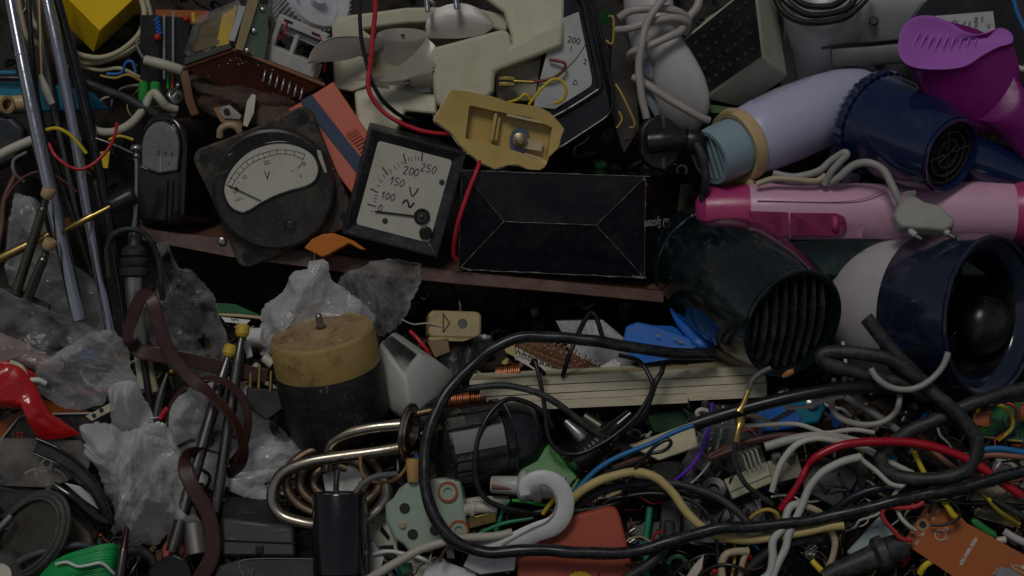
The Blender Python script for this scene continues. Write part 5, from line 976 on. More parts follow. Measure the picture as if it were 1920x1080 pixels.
# ================= steel rods =================
YT = mat('yellow_rubber_tip', (.60, .42, .04), .5, dirt=.3)
for lab, a, b, r in (('longer steel rod with yellow tip running down to the bottom edge', (433, 650, 50), (322, 1035, 120), 12), ('shorter steel rod with yellow tip, right one of the pair', (456, 612, 46), (404, 960, 90), 11)):
    t = Thing('antenna_rod', lab, 'rod', a, to=b); L_ = t.len
    t.add('tip', lathe([(9, -4), (12.5, 0), (13, 14), (9, 20), (4, 20)], 28), YT, smooth=35)
    t.add('rod', lathe([(5, 12), (5.5, 24), (7, 30), (r - 1, 60), (r, 70), (r, L_)], 36), mat('worn_steel_rod', (.17, .16, .15), .33, 1, dirt=.6, dcol=(.06, .045, .035)), smooth=40)
rod('dark_tool', 'slim dark screwdriver blade between the strap loop and the poles', 'tool', [(314, 700, 30), (300, 745, 34), (288, 800, 40)], [3, 8, 9], DSTEEL)
rod('wooden_stick', 'thin tan stick left of the leather strap loop', 'stick', [(275, 665, 10), (292, 735, 20)], [7, 7], mat('tan_wood_stick', (.30, .25, .16), .6, dirt=.4))
rod('wooden_stick', 'thin pale stick under the leather strap fold', 'stick', [(258, 665, 0), (266, 730, 10)], [7, 7], IVORY)
rod('metal_pole', 'dark pole foot below the strap fold', 'pole', [(268, 660, 20), (285, 790, 30)], [6, 7], BLK)
wire('wire', 'tiny red bit with bare wire by the leather strap loop', [(300, 784, 96), (308, 770, 98), (314, 764, 98)], 5, RW)
wire('bare_wire', 'short bare wire sticking left from the strap loop', [(281, 783, 96), (292, 783, 96), (304, 778, 96)], 1.2, STEEL)
# ================= left edge =================
t = Thing('red_ribbon', 'shiny red plastic ribbon pinched to a point at the left edge', 'ribbon', (60, 760, 90))
g = film([t.L(x, y, 90)[:2] for x, y in ((-30, 690), (10, 682), (40, 690), (58, 712), (78, 745), (95, 775), (120, 798), (148, 812), (125, 820), (98, 824), (70, 822), (58, 795), (45, 770), (15, 765), (-30, 755))], t.L(40, 745, 90)[:2], 16, 9, 5, f=.02, rings=40, slope=(.05, .1), ragged=.5)
t.solo(g, mat('shiny_red_film', (.55, .008, .01), .18, dirt=.05, coat=.4, bump=.05), smooth=70)
t = Thing('red_cloth', 'red wrapper with a cream band behind the red ribbon', 'wrapper', (25, 700, 60))
t.add('wrapper', film([t.L(x, y, 60)[:2] for x, y in ((-30, 672), (20, 678), (50, 690), (70, 705), (64, 730), (30, 725), (-30, 720))], (0, 0), 10, 8, 9, f=.03, rings=20), RED, smooth=70)
t.add('band', tube(t.LL([(18, 682, 72), (38, 692, 78), (48, 715, 76)]), [8, 9, 8], 14, flat=.4), mat('cream_band', (.58, .52, .33), .5), smooth=60)
wire('cord', 'white cord loop beside the red ribbon', [(48, 724, 84), (56, 714, 88), (72, 712, 86), (86, 718, 80)], 5, WHT, 'cord')
slabt = slab('brown_card', 'brown circuit board lying under the knotted plastic bag', 'circuit board', [(-20, 800, 34), (40, 770, 44), (80, 750, 44), (140, 765, 46), (175, 775, 44), (150, 800, 40), (60, 830, 34), (-20, 850, 30)], 5, PCBN); slabt.solo(slabt.geo, slabt.mat, bevel=.8)
t = slab('thermostat_cover', 'dark grey cover plate with red digits and a pale rim at the left edge', 'cover plate', [(-20, 850, 50), (30, 790, 56), (45, 780, 58), (170, 776, 58), (205, 782, 56), (200, 830, 50), (-20, 850, 48)], 8, BLKM)
t.add('plate', t.geo, BLKM, bevel=1.5); t.add('rim', tube(t.LL([(-10, 840, 54), (28, 792, 60), (44, 779, 62), (110, 776, 62), (172, 775, 62)]), 2, 8, 6), mat('pale_rim', (.33, .33, .30), .4), smooth=60)
t.add('lettering', text('122', 15, .15, at=t.L(33, 816, 58), rot=4), RED, smooth=0)
t = Thing('switch_plate', 'small cream knurled metal plate with two holes beside the white film neck', 'metal plate', (188, 772, 74)); t.add('plate', slabP(t.LL([(160, 780, 74), (172, 790, 76), (214, 768, 76), (206, 756, 74)]), 4), mat('brass_cream_metal', (.42, .38, .27), .45, metal=.4, dirt=.4, dust=.3), bevel=.8)
t.add('hole', xf(cyl(4, 0, .8), t.L(176, 779, 76.5)), BLK); t.add('hole', xf(cyl(4, 0, .8), t.L(190, 769, 76.5)), BLK)
t = slab('clear_tray', 'clear scratched plastic tray curving along the left edge', 'tray', [(-40, 822, 78), (60, 822, 80), (150, 826, 80), (172, 850, 80), (165, 880, 84), (120, 905, 90), (80, 914, 92), (30, 912, 92), (-40, 905, 92)], 6, filmmat('smoky_clear', (.55, .5, .45), .2, .4, .1, bs=12)); t.solo(t.geo, t.mat, bevel=2)
DH = mat('dusty_handle', (.016, .015, .014), .6, dust=.4, dirt=.5, dcol=(.06, .055, .045))
t = Thing('pan_handle', 'curved black hollow handle like a sickle in front of the white bag', 'handle', (150, 880, 120))
oh = cat(t.LL([(70, 822, 110), (110, 840, 116), (150, 868, 118), (182, 905, 120), (203, 945, 118), (212, 985, 112)]), 8)
ih = cat(t.LL([(64, 850, 110), (105, 868, 116), (140, 890, 118), (168, 920, 120), (186, 950, 118), (200, 976, 112)]), 8)
loops = []
for p, q in zip(oh, ih):
    a, b = p, q; up = Vector((0, 0, 1)); loops.append([tuple(a), tuple(a + up * 6), tuple(a.lerp(b, .1) + up * 7), tuple(a.lerp(b, .16) + up * 1), tuple(a.lerp(b, .84) + up * 1), tuple(a.lerp(b, .9) + up * 6), tuple(b + up * 5), tuple(b - up * 10), tuple(a - up * 10)])
t.add('shell', loft(loops), DH, smooth=35)
t.add('rim', tube([tuple(p + Vector((0, 0, 7))) for p in oh], 2.6, 8, raw=True), BLKG, smooth=60); t.add('rim', tube([tuple(p + Vector((0, 0, 6))) for p in ih], 2.2, 8, raw=True), BLKG, smooth=60)
t = Thing('curved_clip', 'glossy black curved strip below the sickle shaped handle', 'strip', (150, 945, 118)); t.solo(tube(t.LL([(100, 910, 112), (125, 928, 118), (160, 952, 120), (190, 975, 118), (210, 982, 114)]), [8, 11, 11, 9, 4], 16, flat=.6), BLKG, smooth=60)
slabt = slab('white_disc_piece', 'white flat piece showing between the two curved black handles', 'plastic piece', [(120, 905, 100), (150, 912, 102), (190, 945, 102), (198, 965, 100), (160, 940, 100)], 6, WHT); slabt.solo(slabt.geo, slabt.mat, bevel=2)
slabt = slab('black_frame_piece', 'black toothed frame behind the round mirror at the left edge', 'frame', [(-30, 905, 70), (30, 918, 74), (100, 920, 76), (140, 960, 78), (205, 1000, 80), (205, 1030, 80), (100, 1010, 74), (-30, 960, 66)], 20, BLKM); slabt.solo(slabt.geo, slabt.mat, bevel=3)
t = Thing('hand_mirror', 'oval dusty hand mirror with a ribbed grey rubber rim at lower left', 'mirror', (55, 1005, 120), rot=(-24, -22, 42))
t.add('rim', join(*[tube([(r_ * math.cos(a) * 1.28, r_ * math.sin(a) * .82, z) for a in [2 * math.pi * k / 40 for k in range(40)]], w_, 10, 1, closed=True) for r_, z, w_ in ((76, 0, 7), (70, 6, 4), (82, -6, 5))]), mat('grey_rubber', (.055, .053, .05), .55, dust=.5, dirt=.4, dcol=(.12, .11, .09)), smooth=60)
t.add('glass', prism([(72 * math.cos(a) * 1.28, 72 * math.sin(a) * .82) for a in [2 * math.pi * k / 40 for k in range(40)]], -4, 1), mat('filthy_glass', (.07, .06, .045), .35, dust=1, dirt=.9, dcol=(.022, .019, .014), metal=.3, ds=80))
rod('screw_rod', 'small steel rod end behind the hand mirror at the left edge', 'rod', [(-20, 1010, 120), (5, 985, 124), (22, 966, 124)], [8, 8, 7], STEEL)
slabt = slab('brown_housing', 'dusty brown housing corner to the right of the hand mirror', 'housing', [(100, 985, 96), (130, 965, 96), (168, 1000, 98), (175, 1025, 104), (120, 1045, 108), (60, 1045, 104)], 30, mat('dusty_brown_plastic', (.12, .09, .05), .6, dust=.4, dirt=.5)); slabt.solo(slabt.geo, slabt.mat, bevel=3)
wire('cable', 'grey cable bending from the hand mirror over the brown housing', [(35, 1055, 134), (60, 1042, 138), (100, 1030, 138), (140, 1022, 136), (170, 1026, 130), (176, 1050, 120)], 7, mat('slate_cable', (.06, .07, .08), .5, dust=.3), 'cable')
t = Thing('wheel', 'round toothed black wheel with pale hub at the bottom left corner', 'wheel', (0, 1080, 130), rot=(-20, 10, 0)); t.add('tyre', loft([[((r_ + (2 if k % 2 else -1)) * math.cos(math.pi * k / 40), (r_ + (2 if k % 2 else -1)) * math.sin(math.pi * k / 40), z) for k in range(80)] for r_, z in ((44, -14), (48, -8), (48, 4), (38, 8))]), BLKM, smooth=30); t.add('hub', cyl(22, 8, 11), IVORY, bevel=1)
# green skein
t = Thing('thread_skein', 'bright green plastic cord skein tied with a white string at bottom left', 'cord skein', (160, 1070, 140))
GS = mat('bright_green_cord', (.01, .38, .09), .35, dirt=.1, bump=.05); sk = []
for i in range(26):
    v = i / 25; o = v * 72 + random.uniform(-2, 2)
    sk.append(tube(t.LL([(60 + o * .1, 1100 + o * .4, 120), (110 - (1 - v) * 4, 1052 + o * .75, 150 + 14 * math.sin(v * 3)), (165, 1030 + o * .8, 158 + 16 * math.sin(v * 3)), (205, 1022 + o * .9, 156 + 14 * math.sin(v * 3)), (222, 1028 + o, 145), (232, 1060 + o, 132)]), 1.9, 6, 8))
t.add('cord_strands', join(*sk), GS, smooth=60)
t.add('tie_string', tube(t.LL([(105, 1058, 168), (125, 1054, 176), (145, 1062, 180), (165, 1060, 182), (190, 1056, 180), (210, 1072, 172), (222, 1085, 160)]), 3, 10), WHT, smooth=60)
t = Thing('pen_blade', 'dark pointed metal spike crossing the green skein, tip upward', 'spike', (246, 940, 150), to=(222, 1100, 175))
t.add('spike', lathe([(.3, 0), (3, 40), (7, 85), (8, 90)], 24), mat('dark_red_metal', (.10, .05, .045), .25, 1, dirt=.3), smooth=50); t.add('barrel', lathe([(8.5, 90), (9, 92), (11, 170)], 28), mat('spike_barrel', (.13, .115, .11), .25, 1, dirt=.3), smooth=50)
slabt = slab('black_bracket', 'black plastic bracket with a screw hole at the foot of the longer steel rod', 'bracket', [(300, 1050, 130), (325, 1038, 136), (350, 1050, 138), (365, 1085, 138), (280, 1100, 130), (275, 1070, 126)], 26, BLK); slabt.solo(slabt.geo, slabt.mat, bevel=4)
t = Thing('pink_ball', 'dusty coral pink ball half hidden behind the longer steel rod', 'ball', (330, 1035, 82)); t.solo(ball(27, n=24), mat('coral_pink', (.50, .15, .11), .5, dirt=.3))
t = Thing('rim_arc', 'dark curved rim beside the green skein at the bottom', 'rim', (262, 1060, 96)); t.solo(tube(t.LL([(236, 1035, 100), (265, 1034, 104), (288, 1055, 106), (292, 1090, 104)]), [7, 9, 9, 8], 14, flat=.6), BLKM, smooth=60)
t = Thing('steel_bar', 'pale metal barrel behind the curling strap near the bottom', 'metal part', (367, 1010, 100)); t.solo(xf(cyl(22, -30, 30), rot=(80, 0, 10)), mat('pale_steel', (.33, .31, .28), .4, metal=.8, dirt=.4), bevel=2)
# ================= motor with tan cap =================
t = Thing('capped_motor', 'large round motor with a tan plastic cap on a black rubber body and short shaft', 'motor', (633, 778, 20), to=(603, 622, 78))
L_ = t.len
t.add('rubber_body', lathe([(60, -52), (86, -40), (96, -18), (100, 10), (101, L_ - 72), (99, L_ - 66)], 72), mat('worn_black_rubber', (.012, .011, .011), .42, dust=.1, dirt=.4, dcol=(.05, .042, .036), bump=.3, stretch=(1, 1, 3), scratch=.3), smooth=50)
TN = mat('tan_cap_plastic', (.42, .28, .095), .38, dirt=.8, dcol=(.16, .085, .035), ds=38, scratch=.2, bump=.2); TN2 = mat('dirty_tan_top', (.38, .25, .12), .5, dirt=.75, dcol=(.12, .07, .04), ds=60, bump=.3)
cp = t.add('cap', lathe([(99, L_ - 70), (99.5, L_ - 66), (98, L_ - 6), (96, L_ - 2), (92, L_), (90, L_ - 2.5), (80, L_ - 3)], 72), [TN], smooth=30); t.add('cap_top', lathe([(89.5, L_ - 5), (89.5, L_ - 1.6), (70, L_ - 1), (.01, L_ - 1)], 72), TN2, smooth=30)
t.add('shaft_boss', lathe([(30, L_ - 3), (26, L_ + 5), (18, L_ + 8), (12, L_ + 8.5), (12, L_ + 4), (.01, L_ + 4)], 40), TN2, smooth=40)
t.add('shaft', lathe([(6.5, L_), (6.5, L_ + 33), (5, L_ + 35)], 24), STEEL, smooth=30)
for a in (215, 330):
    c = (58 * math.cos(math.radians(a)), 58 * math.sin(math.radians(a))); t.add('screw_recess', xf(join(ringl(19, 22, -2, .8), cyl(19, -2, -1.2), xf(lathe([(8, -1), (6, 2), (.01, 2.5)], 20), (3, -2, 0))), (c[0], c[1], L_)), TN2, smooth=40)
t.add('side_stub', tube(t.LL([(535, 795, 40), (522, 797, 30)]), [25, 25], 28), BLK, smooth=40)
t.add('molding_seam', tube([(0, -101, L_ - 72), (-2, -101.5, 20), (-2, -100, -10)], 1.2, 6), BLK)
# hollow white nozzle
t = Thing('white_nozzle', 'grey white plastic funnel with a rectangular mouth, right of the tan capped motor', 'nozzle', (780, 710, -20))
NW = mat('grey_white_shell', (.42, .43, .40), .45, dirt=.25, dcol=(.24, .22, .17), dust=.15)
mo = [(712, 640, 20), (734, 626, 14), (788, 664, 24), (760, 700, 44)]; mi_ = [(718, 642, 20), (735, 633, 15), (780, 666, 24), (757, 693, 42)]
def rs(q, n=8):
    out = []
    for i in range(4):
        a, b = Vector(t.L(*q[i])), Vector(t.L(*q[(i + 1) % 4])); out += [tuple(a.lerp(b, k / n)) for k in range(n)]
    return out
mid = [(698, 700, 16), (740, 618, -20), (848, 690, -10), (770, 770, 60)]; bot_ = [(700, 790, 20), (760, 640, -90), (880, 740, -80), (800, 840, 40)]
t.add('shell', loft([rs([(x, y, h - 90) for x, y, h in mi_]), rs(mi_), rs(mo), rs([(a * .5 + c * .5, b * .5 + d * .5, e * .5 + f * .5 + 4) for (a, b, e), (c, d, f) in zip(mo, mid)]), rs(mid), rs(bot_)], False, True), NW, smooth=50, subd=1)
t.add('mouth_floor', slabP(t.LL([(x, y, h - 70) for x, y, h in mi_]), 3), mat('inner_grey', (.30, .30, .29), .5, dirt=.3))
# beige socket in the cavity
t = Thing('beige_socket', 'beige electrical block with an arrow mark in the shade under the shelf', 'socket', (853, 608, -100), rot=(-10, 6, -2))
t.add('block', prism(rr(104, 54, 12), -40, 0, .95), mat('beige_block', (.48, .38, .19), .5, dirt=.4, dcol=(.18, .12, .06)), bevel=4)
t.add('base_lip', box(90, 7, 10, (-4, -30, 2)), mat('beige_block', (0, 0, 0)), bevel=1)
t.add('arrow_mark', join(bar((-22, 20, 1), (-22, -16, 1), 2, 1.2), bar((-22, 18, 1), (-10, 2, 1), 2, 1.2), bar((-10, 2, 1), (-22, -16, 1), 2, 1.2)), mat('brown_mark', (.10, .05, .02), .7))
t.add('screw_hole', join(xf(cyl(7, -1, 1.2), (14, 2, 0)), xf(ringl(7, 9, -1, 1.6), (14, 2, 0))), DSTEEL); t.add('stud', tube([(12, 24, -20), (10, 40, -14), (8, 52, -16)], 2.5, 8), STEEL)
wire('wire', 'red wires sticking up by the beige block under the shelf', [(770, 622, -60), (785, 636, -50), (800, 655, -46), (806, 668, -50)], 4, RW); wire('wire', 'thin pale wires in the dark under the shelf', [(752, 598, -90), (775, 608, -86), (800, 606, -90), (830, 612, -96)], 1.5, WHTC)
slabt = slab('amber_block', 'amber brown block beside the red wires under the shelf', 'block', [(800, 640, -70), (840, 635, -72), (845, 660, -66), (815, 672, -64)], 20, mat('amber_brown', (.18, .09, .02), .4, dirt=.3)); slabt.solo(slabt.geo, slabt.mat, bevel=2)
# hairbrush/contact strip
t = Thing('pin_brush', 'pinned brush block with rows of pale bristle pins on a reddish base behind the ruler', 'brush', (1050, 665, -40))
t.add('base', slabP(t.LL([(975, 640, -66), (1010, 632, -80), (1110, 680, -60), (1124, 690, -50), (1060, 705, -40), (970, 668, -46)]), 12), mat('red_brown_base', (.22, .07, .035), .5, dirt=.4), bevel=2)
pn = []
for i in range(14):
    for j in range(3):
        x = 1000 + i * 9.4 + j * 5; y = 640 + i * 4.6 - j * 7 + 12; pn.append(tube(t.LL([(x, y, -56), (x + random.uniform(0, 7), y - random.uniform(12, 19), -38)]), [1.1, 1.1, 1.8], 6, 2))
t.add('bristles', join(*pn), mat('bristle', (.50, .38, .24), .5), smooth=60)
blk = t.add('white_strip', hexa(t.LL([(965, 672, -40), (1012, 700, -30), (1060, 700, -30), (968, 650, -56)]), t.LL([(965, 672, -60), (1012, 700, -50), (1060, 700, -50), (968, 650, -76)])), mat('dirty_white_strip', (.52, .51, .45), .5, dirt=.45), bevel=1)
t.add('contact_loops', join(*[tube(t.LL([(968 + i * 11 + j * 4, 664 + i * 4.6 - j * 9, -36), (971 + i * 11 + j * 4, 657 + i * 4.6 - j * 9, -30), (975 + i * 11 + j * 4, 664 + i * 4.6 - j * 9, -34)]), 1.5, 6, 4) for i in range(9) for j in range(3)]), mat('tarnished_gold', (.30, .25, .10), .4, metal=.8), smooth=60)
slabt = slab('sloped_cover', 'dark blue grey sloped panel behind the pinned brush', 'panel', [(1040, 600, -110), (1130, 598, -110), (1180, 640, -90), (1190, 690, -70), (1080, 690, -80), (1060, 640, -100)], 20, mat('dark_blue_grey', (.035, .04, .06), .35, dust=.2)); slabt.solo(slabt.geo, slabt.mat, bevel=2)
slabt = slab('foil_scrap', 'grey foil scrap by the blue plastic dish', 'foil scrap', [(1125, 688, -20), (1150, 672, -30), (1165, 680, -24), (1160, 692, -18)], 2, STEEL); slabt.solo(slabt.geo, slabt.mat, bevel=.4)
# blue dish
t = Thing('blue_dish', 'bright blue plastic dish with chipped edge under the dark green dryer', 'dish', (1240, 645, -20))
t.add('side', hexa(t.LL([(1165, 655, 2), (1200, 684, 20), (1335, 662, 14), (1330, 652, 4)]), t.LL([(1180, 606, -50), (1215, 640, -40), (1335, 650, -30), (1260, 610, -50)])), BLU, bevel=3)
t.add('top', slabP(t.LL([(1168, 640, 4), (1174, 612, -10), (1195, 604, -20), (1235, 612, -14), (1280, 628, -6), (1332, 652, 4), (1300, 660, 12), (1220, 654, 10)]), 14), BLU, bevel=4)
t.add('scuffs', join(*[tube(t.LL([(x, y, 8), (x + 6, y + 1.5, 9), (x + 13, y + 1, 9)]), [.6, 2, .6], 6, 3, flat=.4) for x, y in ((1228, 628), (1262, 634), (1270, 640), (1300, 648), (1176, 642))]), mat('scuffed_grey', (.25, .28, .25), .7), smooth=60)
# folding ruler
t = Thing('folding_ruler', 'stack of cream folded wooden ruler slats below the blue dish', 'folding ruler', (1160, 720, 30), rot=(0, 0, 0))
RU = mat('cream_slat', (.58, .52, .37), .5, dirt=.35, dcol=(.3, .2, .1), stretch=(1, 6, 1), dust=.1)
def slat(x0, yt0, yb0, x1, yt1, yb1, h0, h1, dp=20): return hexa(t.LL([(x0, yt0, h0), (x1, yt1, h1), (x1, yb1, h1 + 2), (x0, yb0, h0 + 2)]), t.LL([(x0 + 8, yt0 - 14, h0 - dp * 2.4), (x1, yt1 - 12, h1 - dp * 2.4), (x1, yb1 - 14, h1 - dp * 2.4), (x0 + 8, yb0 - 14, h0 - dp * 2.4)]))
for a in ((880, 714, 728, 1425, 686, 702, 40, 20), (900, 729, 744, 1436, 703, 717, 42, 24), (912, 745, 757, 1438, 718, 730, 42, 26), (922, 757, 772, 1290, 738, 756, 44, 32)):
    t.add('slat', slat(*a), RU, bevel=.9)
t.add('top_slat', slabP(t.LL([(882, 712, 38), (900, 700, -8), (1180, 690, -20), (1300, 670, -24), (1440, 672, -18), (1430, 686, 16)]), 5), mat('worn_top_slat', (.40, .33, .2), .55, dirt=.5, dcol=(.2, .13, .06)), bevel=.6)
t.add('slat', hexa(t.LL([(1288, 738, 34), (1438, 730, 28), (1438, 745, 28), (1292, 752, 36)]), t.LL([(1288, 728, -10), (1438, 720, -16), (1438, 735, -16), (1292, 742, -10)])), RU, bevel=.9)
# copper coils
for lab, x, y, h in (('copper wire coil peeking out above the grey commutator motor', 860, 752, 20), ('second copper winding just left of the ruler end', 905, 748, 10), ('copper winding behind the pinned brush above the ruler', 955, 702, -20)):
    t = Thing('copper_coil', lab, 'copper coil', (x, y, h), rot=(20, 0, 10)); t.solo(join(*[xf(ringl(13, 19 + (i % 3), i * 4 - 22, i * 4 - 19.4, 24), (0, 0, 0), (0, 76, 0)) for i in range(12)]), COP, smooth=30)
# commutator motor
t = Thing('electric_motor', 'ribbed black electric motor with a grey metal band lying beside the big cable loop', 'motor', (826, 846, 80), to=(1010, 812, 20), roll=0)
L_ = t.len
t.add('housing', lathe([(60, 0), (72, 3), (74, 14), (75, 105), (76, 108)], 56), mat('dusty_motor_black', (.022, .021, .021), .42, dust=.3, dirt=.5, dcol=(.07, .06, .05), scratch=.3), smooth=30)
t.add('end_collar', lathe([(77, 108), (80, 110), (80, 124), (76, 128)], 56), BLKG, smooth=30)
t.add('end_bell', lathe([(70, 126), (70, 136), (66, 170), (54, 188), (30, 196)], 56), mat('deep_blue_black', (.015, .018, .028), .25, dust=.2), smooth=50)
def patch(a0, a1, z0, z1, r):
    n = 8; vs = []
    for k in range(n + 1):
        a = math.radians(a0 + (a1 - a0) * k / n)
        for rr_ in (r, r + 3):
            for z in (z0, z1): vs.append((rr_ * math.cos(a), rr_ * math.sin(a), z))
    fs = []
    for k in range(n):
        b = k * 4; fs += [(b + 2, b + 3, b + 7, b + 6), (b, b + 2, b + 6, b + 4), (b + 3, b + 1, b + 5, b + 7)]
    fs += [(0, 1, 3, 2), (n * 4 + 2, n * 4 + 3, n * 4 + 1, n * 4)]
    return vs, fs
# find the angle that faces the camera
Ic = t.I @ (ORG + TW * (DU * K0)); af = math.degrees(math.atan2(Ic.y, Ic.x))
t.add('metal_band', patch(af - 22, af + 8, 6, 106, 75), mat('grey_zinc', (.34, .34, .34), .45, metal=.8, dirt=.4), smooth=30)
for a0, a1 in ((af + 14, af + 34), (af + 40, af + 60), (af - 48, af - 28), (af - 74, af - 56)):
    t.add('vent_block', patch(a0, a1, 8, 42, 74.5), mat('clogged_vent', (.07, .065, .055), .8, dust=.9, dirt=.6, dcol=(.16, .14, .11), bump=.8), smooth=30)
t.add('rib', join(*[patch(a, a + 3, 2, 106, 74.5) for a in range(0, 360, 24)]), BLK, smooth=30)
# ================= heating coil =================
NI = mat('heater_nickel', (.46, .41, .33), .28, 1, dirt=.55, dcol=(.16, .11, .065)); NI2 = mat('heater_scaled', (.24, .17, .11), .42, 1, dirt=.7, dcol=(.12, .075, .045), bump=.4)
t = Thing('heating_element', 'water heater element of bent nickel tubes with a spiral coil and round flange', 'heating element', (640, 860, 90))
t.add('outer_tube', tube(t.LL([(762, 838, 118), (700, 848, 116), (640, 856, 114), (580, 866, 112), (535, 884, 108), (514, 912, 106), (512, 945, 108), (530, 968, 112), (565, 980, 118), (600, 985, 116), (660, 985, 100), (705, 960, 92), (725, 925, 88), (720, 895, 84)]), 11.5, 20, 8), NI, smooth=60)
t.add('upper_tube', tube(t.LL([(752, 797, 112), (700, 802, 110), (655, 812, 106), (628, 825, 100), (618, 845, 92), (612, 880, 80)]), 11.5, 20, 8), NI, smooth=60)
cl = []
for i in range(70):
    a = math.radians(90 + i * 13.5); r_ = 100 - i * .95
    cl.append((632 + r_ * 1.02 * math.cos(a), 900 + r_ * .72 * math.sin(a) * .98, 84 - i * .35 + 6 * math.sin(a)))
t.add('spiral', tube(t.LL(cl), 10, 16, 3), NI2, smooth=60)
t.add('flange', join(xf(lathe([(44, -3), (50, -3), (52, 0), (50, 4), (44, 4), (42, 8), (30, 10), (30, -3)], 48, cap=(0, 0)), t.L(766, 806, 112), (4, 74, -4)), xf(cyl(31, 0, 4), t.L(766, 806, 112), (4, 74, -4))), NI, smooth=35)
t.add('terminal_pin', join(tube(t.LL([(770, 778, 100), (810, 770, 100)]), 7, 16), tube(t.LL([(790, 815, 110), (830, 800, 110)]), 7, 16)), NI2, smooth=60)
t.add('spigot', xf(lathe([(9, -22), (11, -20), (14, 18), (12, 22)], 24), t.L(775, 882, 124), (-88, 0, 0)), mat('ochre_spigot', (.50, .30, .10), .45, dirt=.4), smooth=40)
wire('clip', 'thin tan bent clip inside the heating spiral', [(676, 852, 130), (677, 880, 132), (688, 898, 132), (710, 905, 128), (740, 900, 122), (760, 880, 124), (766, 860, 130)], 3, mat('tan_clip', (.35, .20, .09), .5, dirt=.4), 'clip')
slabt = slab('metal_sheet', 'grey metal plate glimpsed through the heating spiral', 'metal plate', [(600, 870, 56), (680, 868, 60), (690, 920, 70), (610, 925, 66)], 4, STEEL); slabt.solo(slabt.geo, slabt.mat, bevel=1)
# capacitor
t = Thing('capacitor', 'tall glossy black cylindrical capacitor with two grey leads standing at the bottom', 'capacitor', (638, 1120, 172), to=(634, 924, 165))
L_ = t.len; t.add('can', lathe([(50, -20), (51, 0), (51, 44), (49.5, 45), (51, 46), (51.5, L_ - 3), (50, L_), (47, L_ + 1), (46, L_ - 2), (.01, L_ - 2)], 64), mat('black_can_gloss', (.005, .005, .006), .17, dust=0, dirt=.08, dcol=(.03, .03, .03), bump=.02, coat=.4), smooth=35)
t.add('lead', tube(t.LL([(628, 925, 160), (628, 905, 158), (630, 882, 150)]), 5.5, 14), WIREM, smooth=60); t.add('lead', tube(t.LL([(664, 925, 158), (680, 906, 156), (704, 894, 150), (742, 890, 140)]), 6, 14), mat('grey_sleeve', (.12, .12, .12), .5), smooth=60)
# translucent valve block
t = Thing('valve_block', 'pale green translucent plastic valve block with brown grime and three holes', 'valve', (800, 955, 110), rot=(0, -6, -6))
VB = mat('pale_green_nylon', (.36, .46, .37), .35, dirt=.3, dcol=(.34, .25, .13), sss=.25, ds=35)
ol = [(748, 915), (775, 898), (830, 898), (862, 900), (868, 935), (874, 985), (876, 1000), (850, 1010), (820, 1018), (812, 1034), (770, 1040), (756, 1022), (738, 1010), (722, 975), (722, 945), (736, 935)]
t.add('body', slabP([t.LP(x, y, 14) for x, y in ol], 44), VB, bevel=6)
for x, y in ((759, 953), (774, 1002), (816, 994)): 
    p = t.LP(x, y, 14); t.add('hole', xf(join(cyl(8, -2, .8), ringl(8, 10, -2, 1.4)), p), mat('dirty_hole', (.02, .018, .012), .5))
p = t.LP(755, 985, 14); t.add('stud', xf(lathe([(8, 0), (8, 2), (5, 3), (5, 5), (.01, 5)], 20), p), mat('tan_stud', (.4, .33, .2), .5), smooth=30)
for x, y in ((840, 922), (861, 994)):
    p = t.LP(x, y, 14); b_ = t.add('mounting_ear', xf(join(ringl(8, 17, -6, 4), cyl(8, -6, -2)), p), VB, smooth=30); t.add('red_seal', xf(ringl(15, 19, -2, 5.2), p), mat('red_sealant', (.45, .06, .02), .5, dirt=.4), parent=b_, smooth=30)
t.add('outlet', join(tube([(70, 6, 0), (96, 14, 2), (132, 18, 2)], [12, 11, 11], 20), xf(ringl(10, 16, 0, 8), (84, 10, 1), (0, 90, 0))), IVORY, smooth=50)
slabt = slab('rusty_terminal', 'rusty brass terminal block right of the pale valve', 'terminal block', [(872, 972, 80), (930, 958, 76), (932, 980, 78), (880, 992, 84)], 16, BRASS); slabt.solo(slabt.geo, slabt.mat, bevel=2)
# adapters bottom
AD = mat('dusty_black_adapter', (.014, .014, .016), .42, dust=.2, dirt=.35, dcol=(.05, .047, .042), scratch=.35)
t = Thing('power_adapter', 'scuffed black power adapter with a long seam left of the tall capacitor', 'power adapter', (482, 990, 110))
t.add('body', hexa(t.LL([(412, 1045, 130), (556, 1045, 134), (552, 985, 120), (414, 970, 116)][::1]), t.LL([(420, 1040, 40), (550, 1040, 40), (545, 940, 30), (424, 926, 30)])), AD, bevel=7)
t.add('seam', join(bar(t.L(414, 1012, 128), t.L(556, 1018, 131), 1.6, 2.5)), BLK)
t.add('top_face', slabP(t.LL([(416, 968, 112), (550, 984, 118), (540, 944, 60), (424, 930, 56)]), 6), AD, bevel=4)
t.add('notch', xf(box(14, 14, 4), t.L(486, 1030, 134)), BLK, bevel=1)
slabt = slab('black_tray', 'flat black lid with a pale outline at the bottom under the power adapter', 'lid', [(405, 1062, 134), (455, 1048, 134), (588, 1046, 136), (590, 1110, 146), (400, 1120, 146)], 14, AD); slabt.add('lid', slabt.geo, AD, bevel=2); slabt.add('edge_line', tube(slabt.LL([(457, 1080, 140), (458, 1050, 136), (588, 1048, 138)]), 1.2, 6), mat('grey_edge', (.2, .2, .2), .5))
slabt.add('lettering', text('NC', 14, .2, at=slabt.L(470, 1075, 141), rot=90), mat('grey_edge', (0, 0, 0)), smooth=0)
slabt = slab('steel_connector', 'small shiny metal connector shell right of the tall capacitor', 'connector', [(686, 1020, 112), (698, 1012, 112), (722, 1045, 120), (712, 1075, 124), (686, 1075, 122)], 14, STEEL); slabt.solo(slabt.geo, slabt.mat, bevel=2)
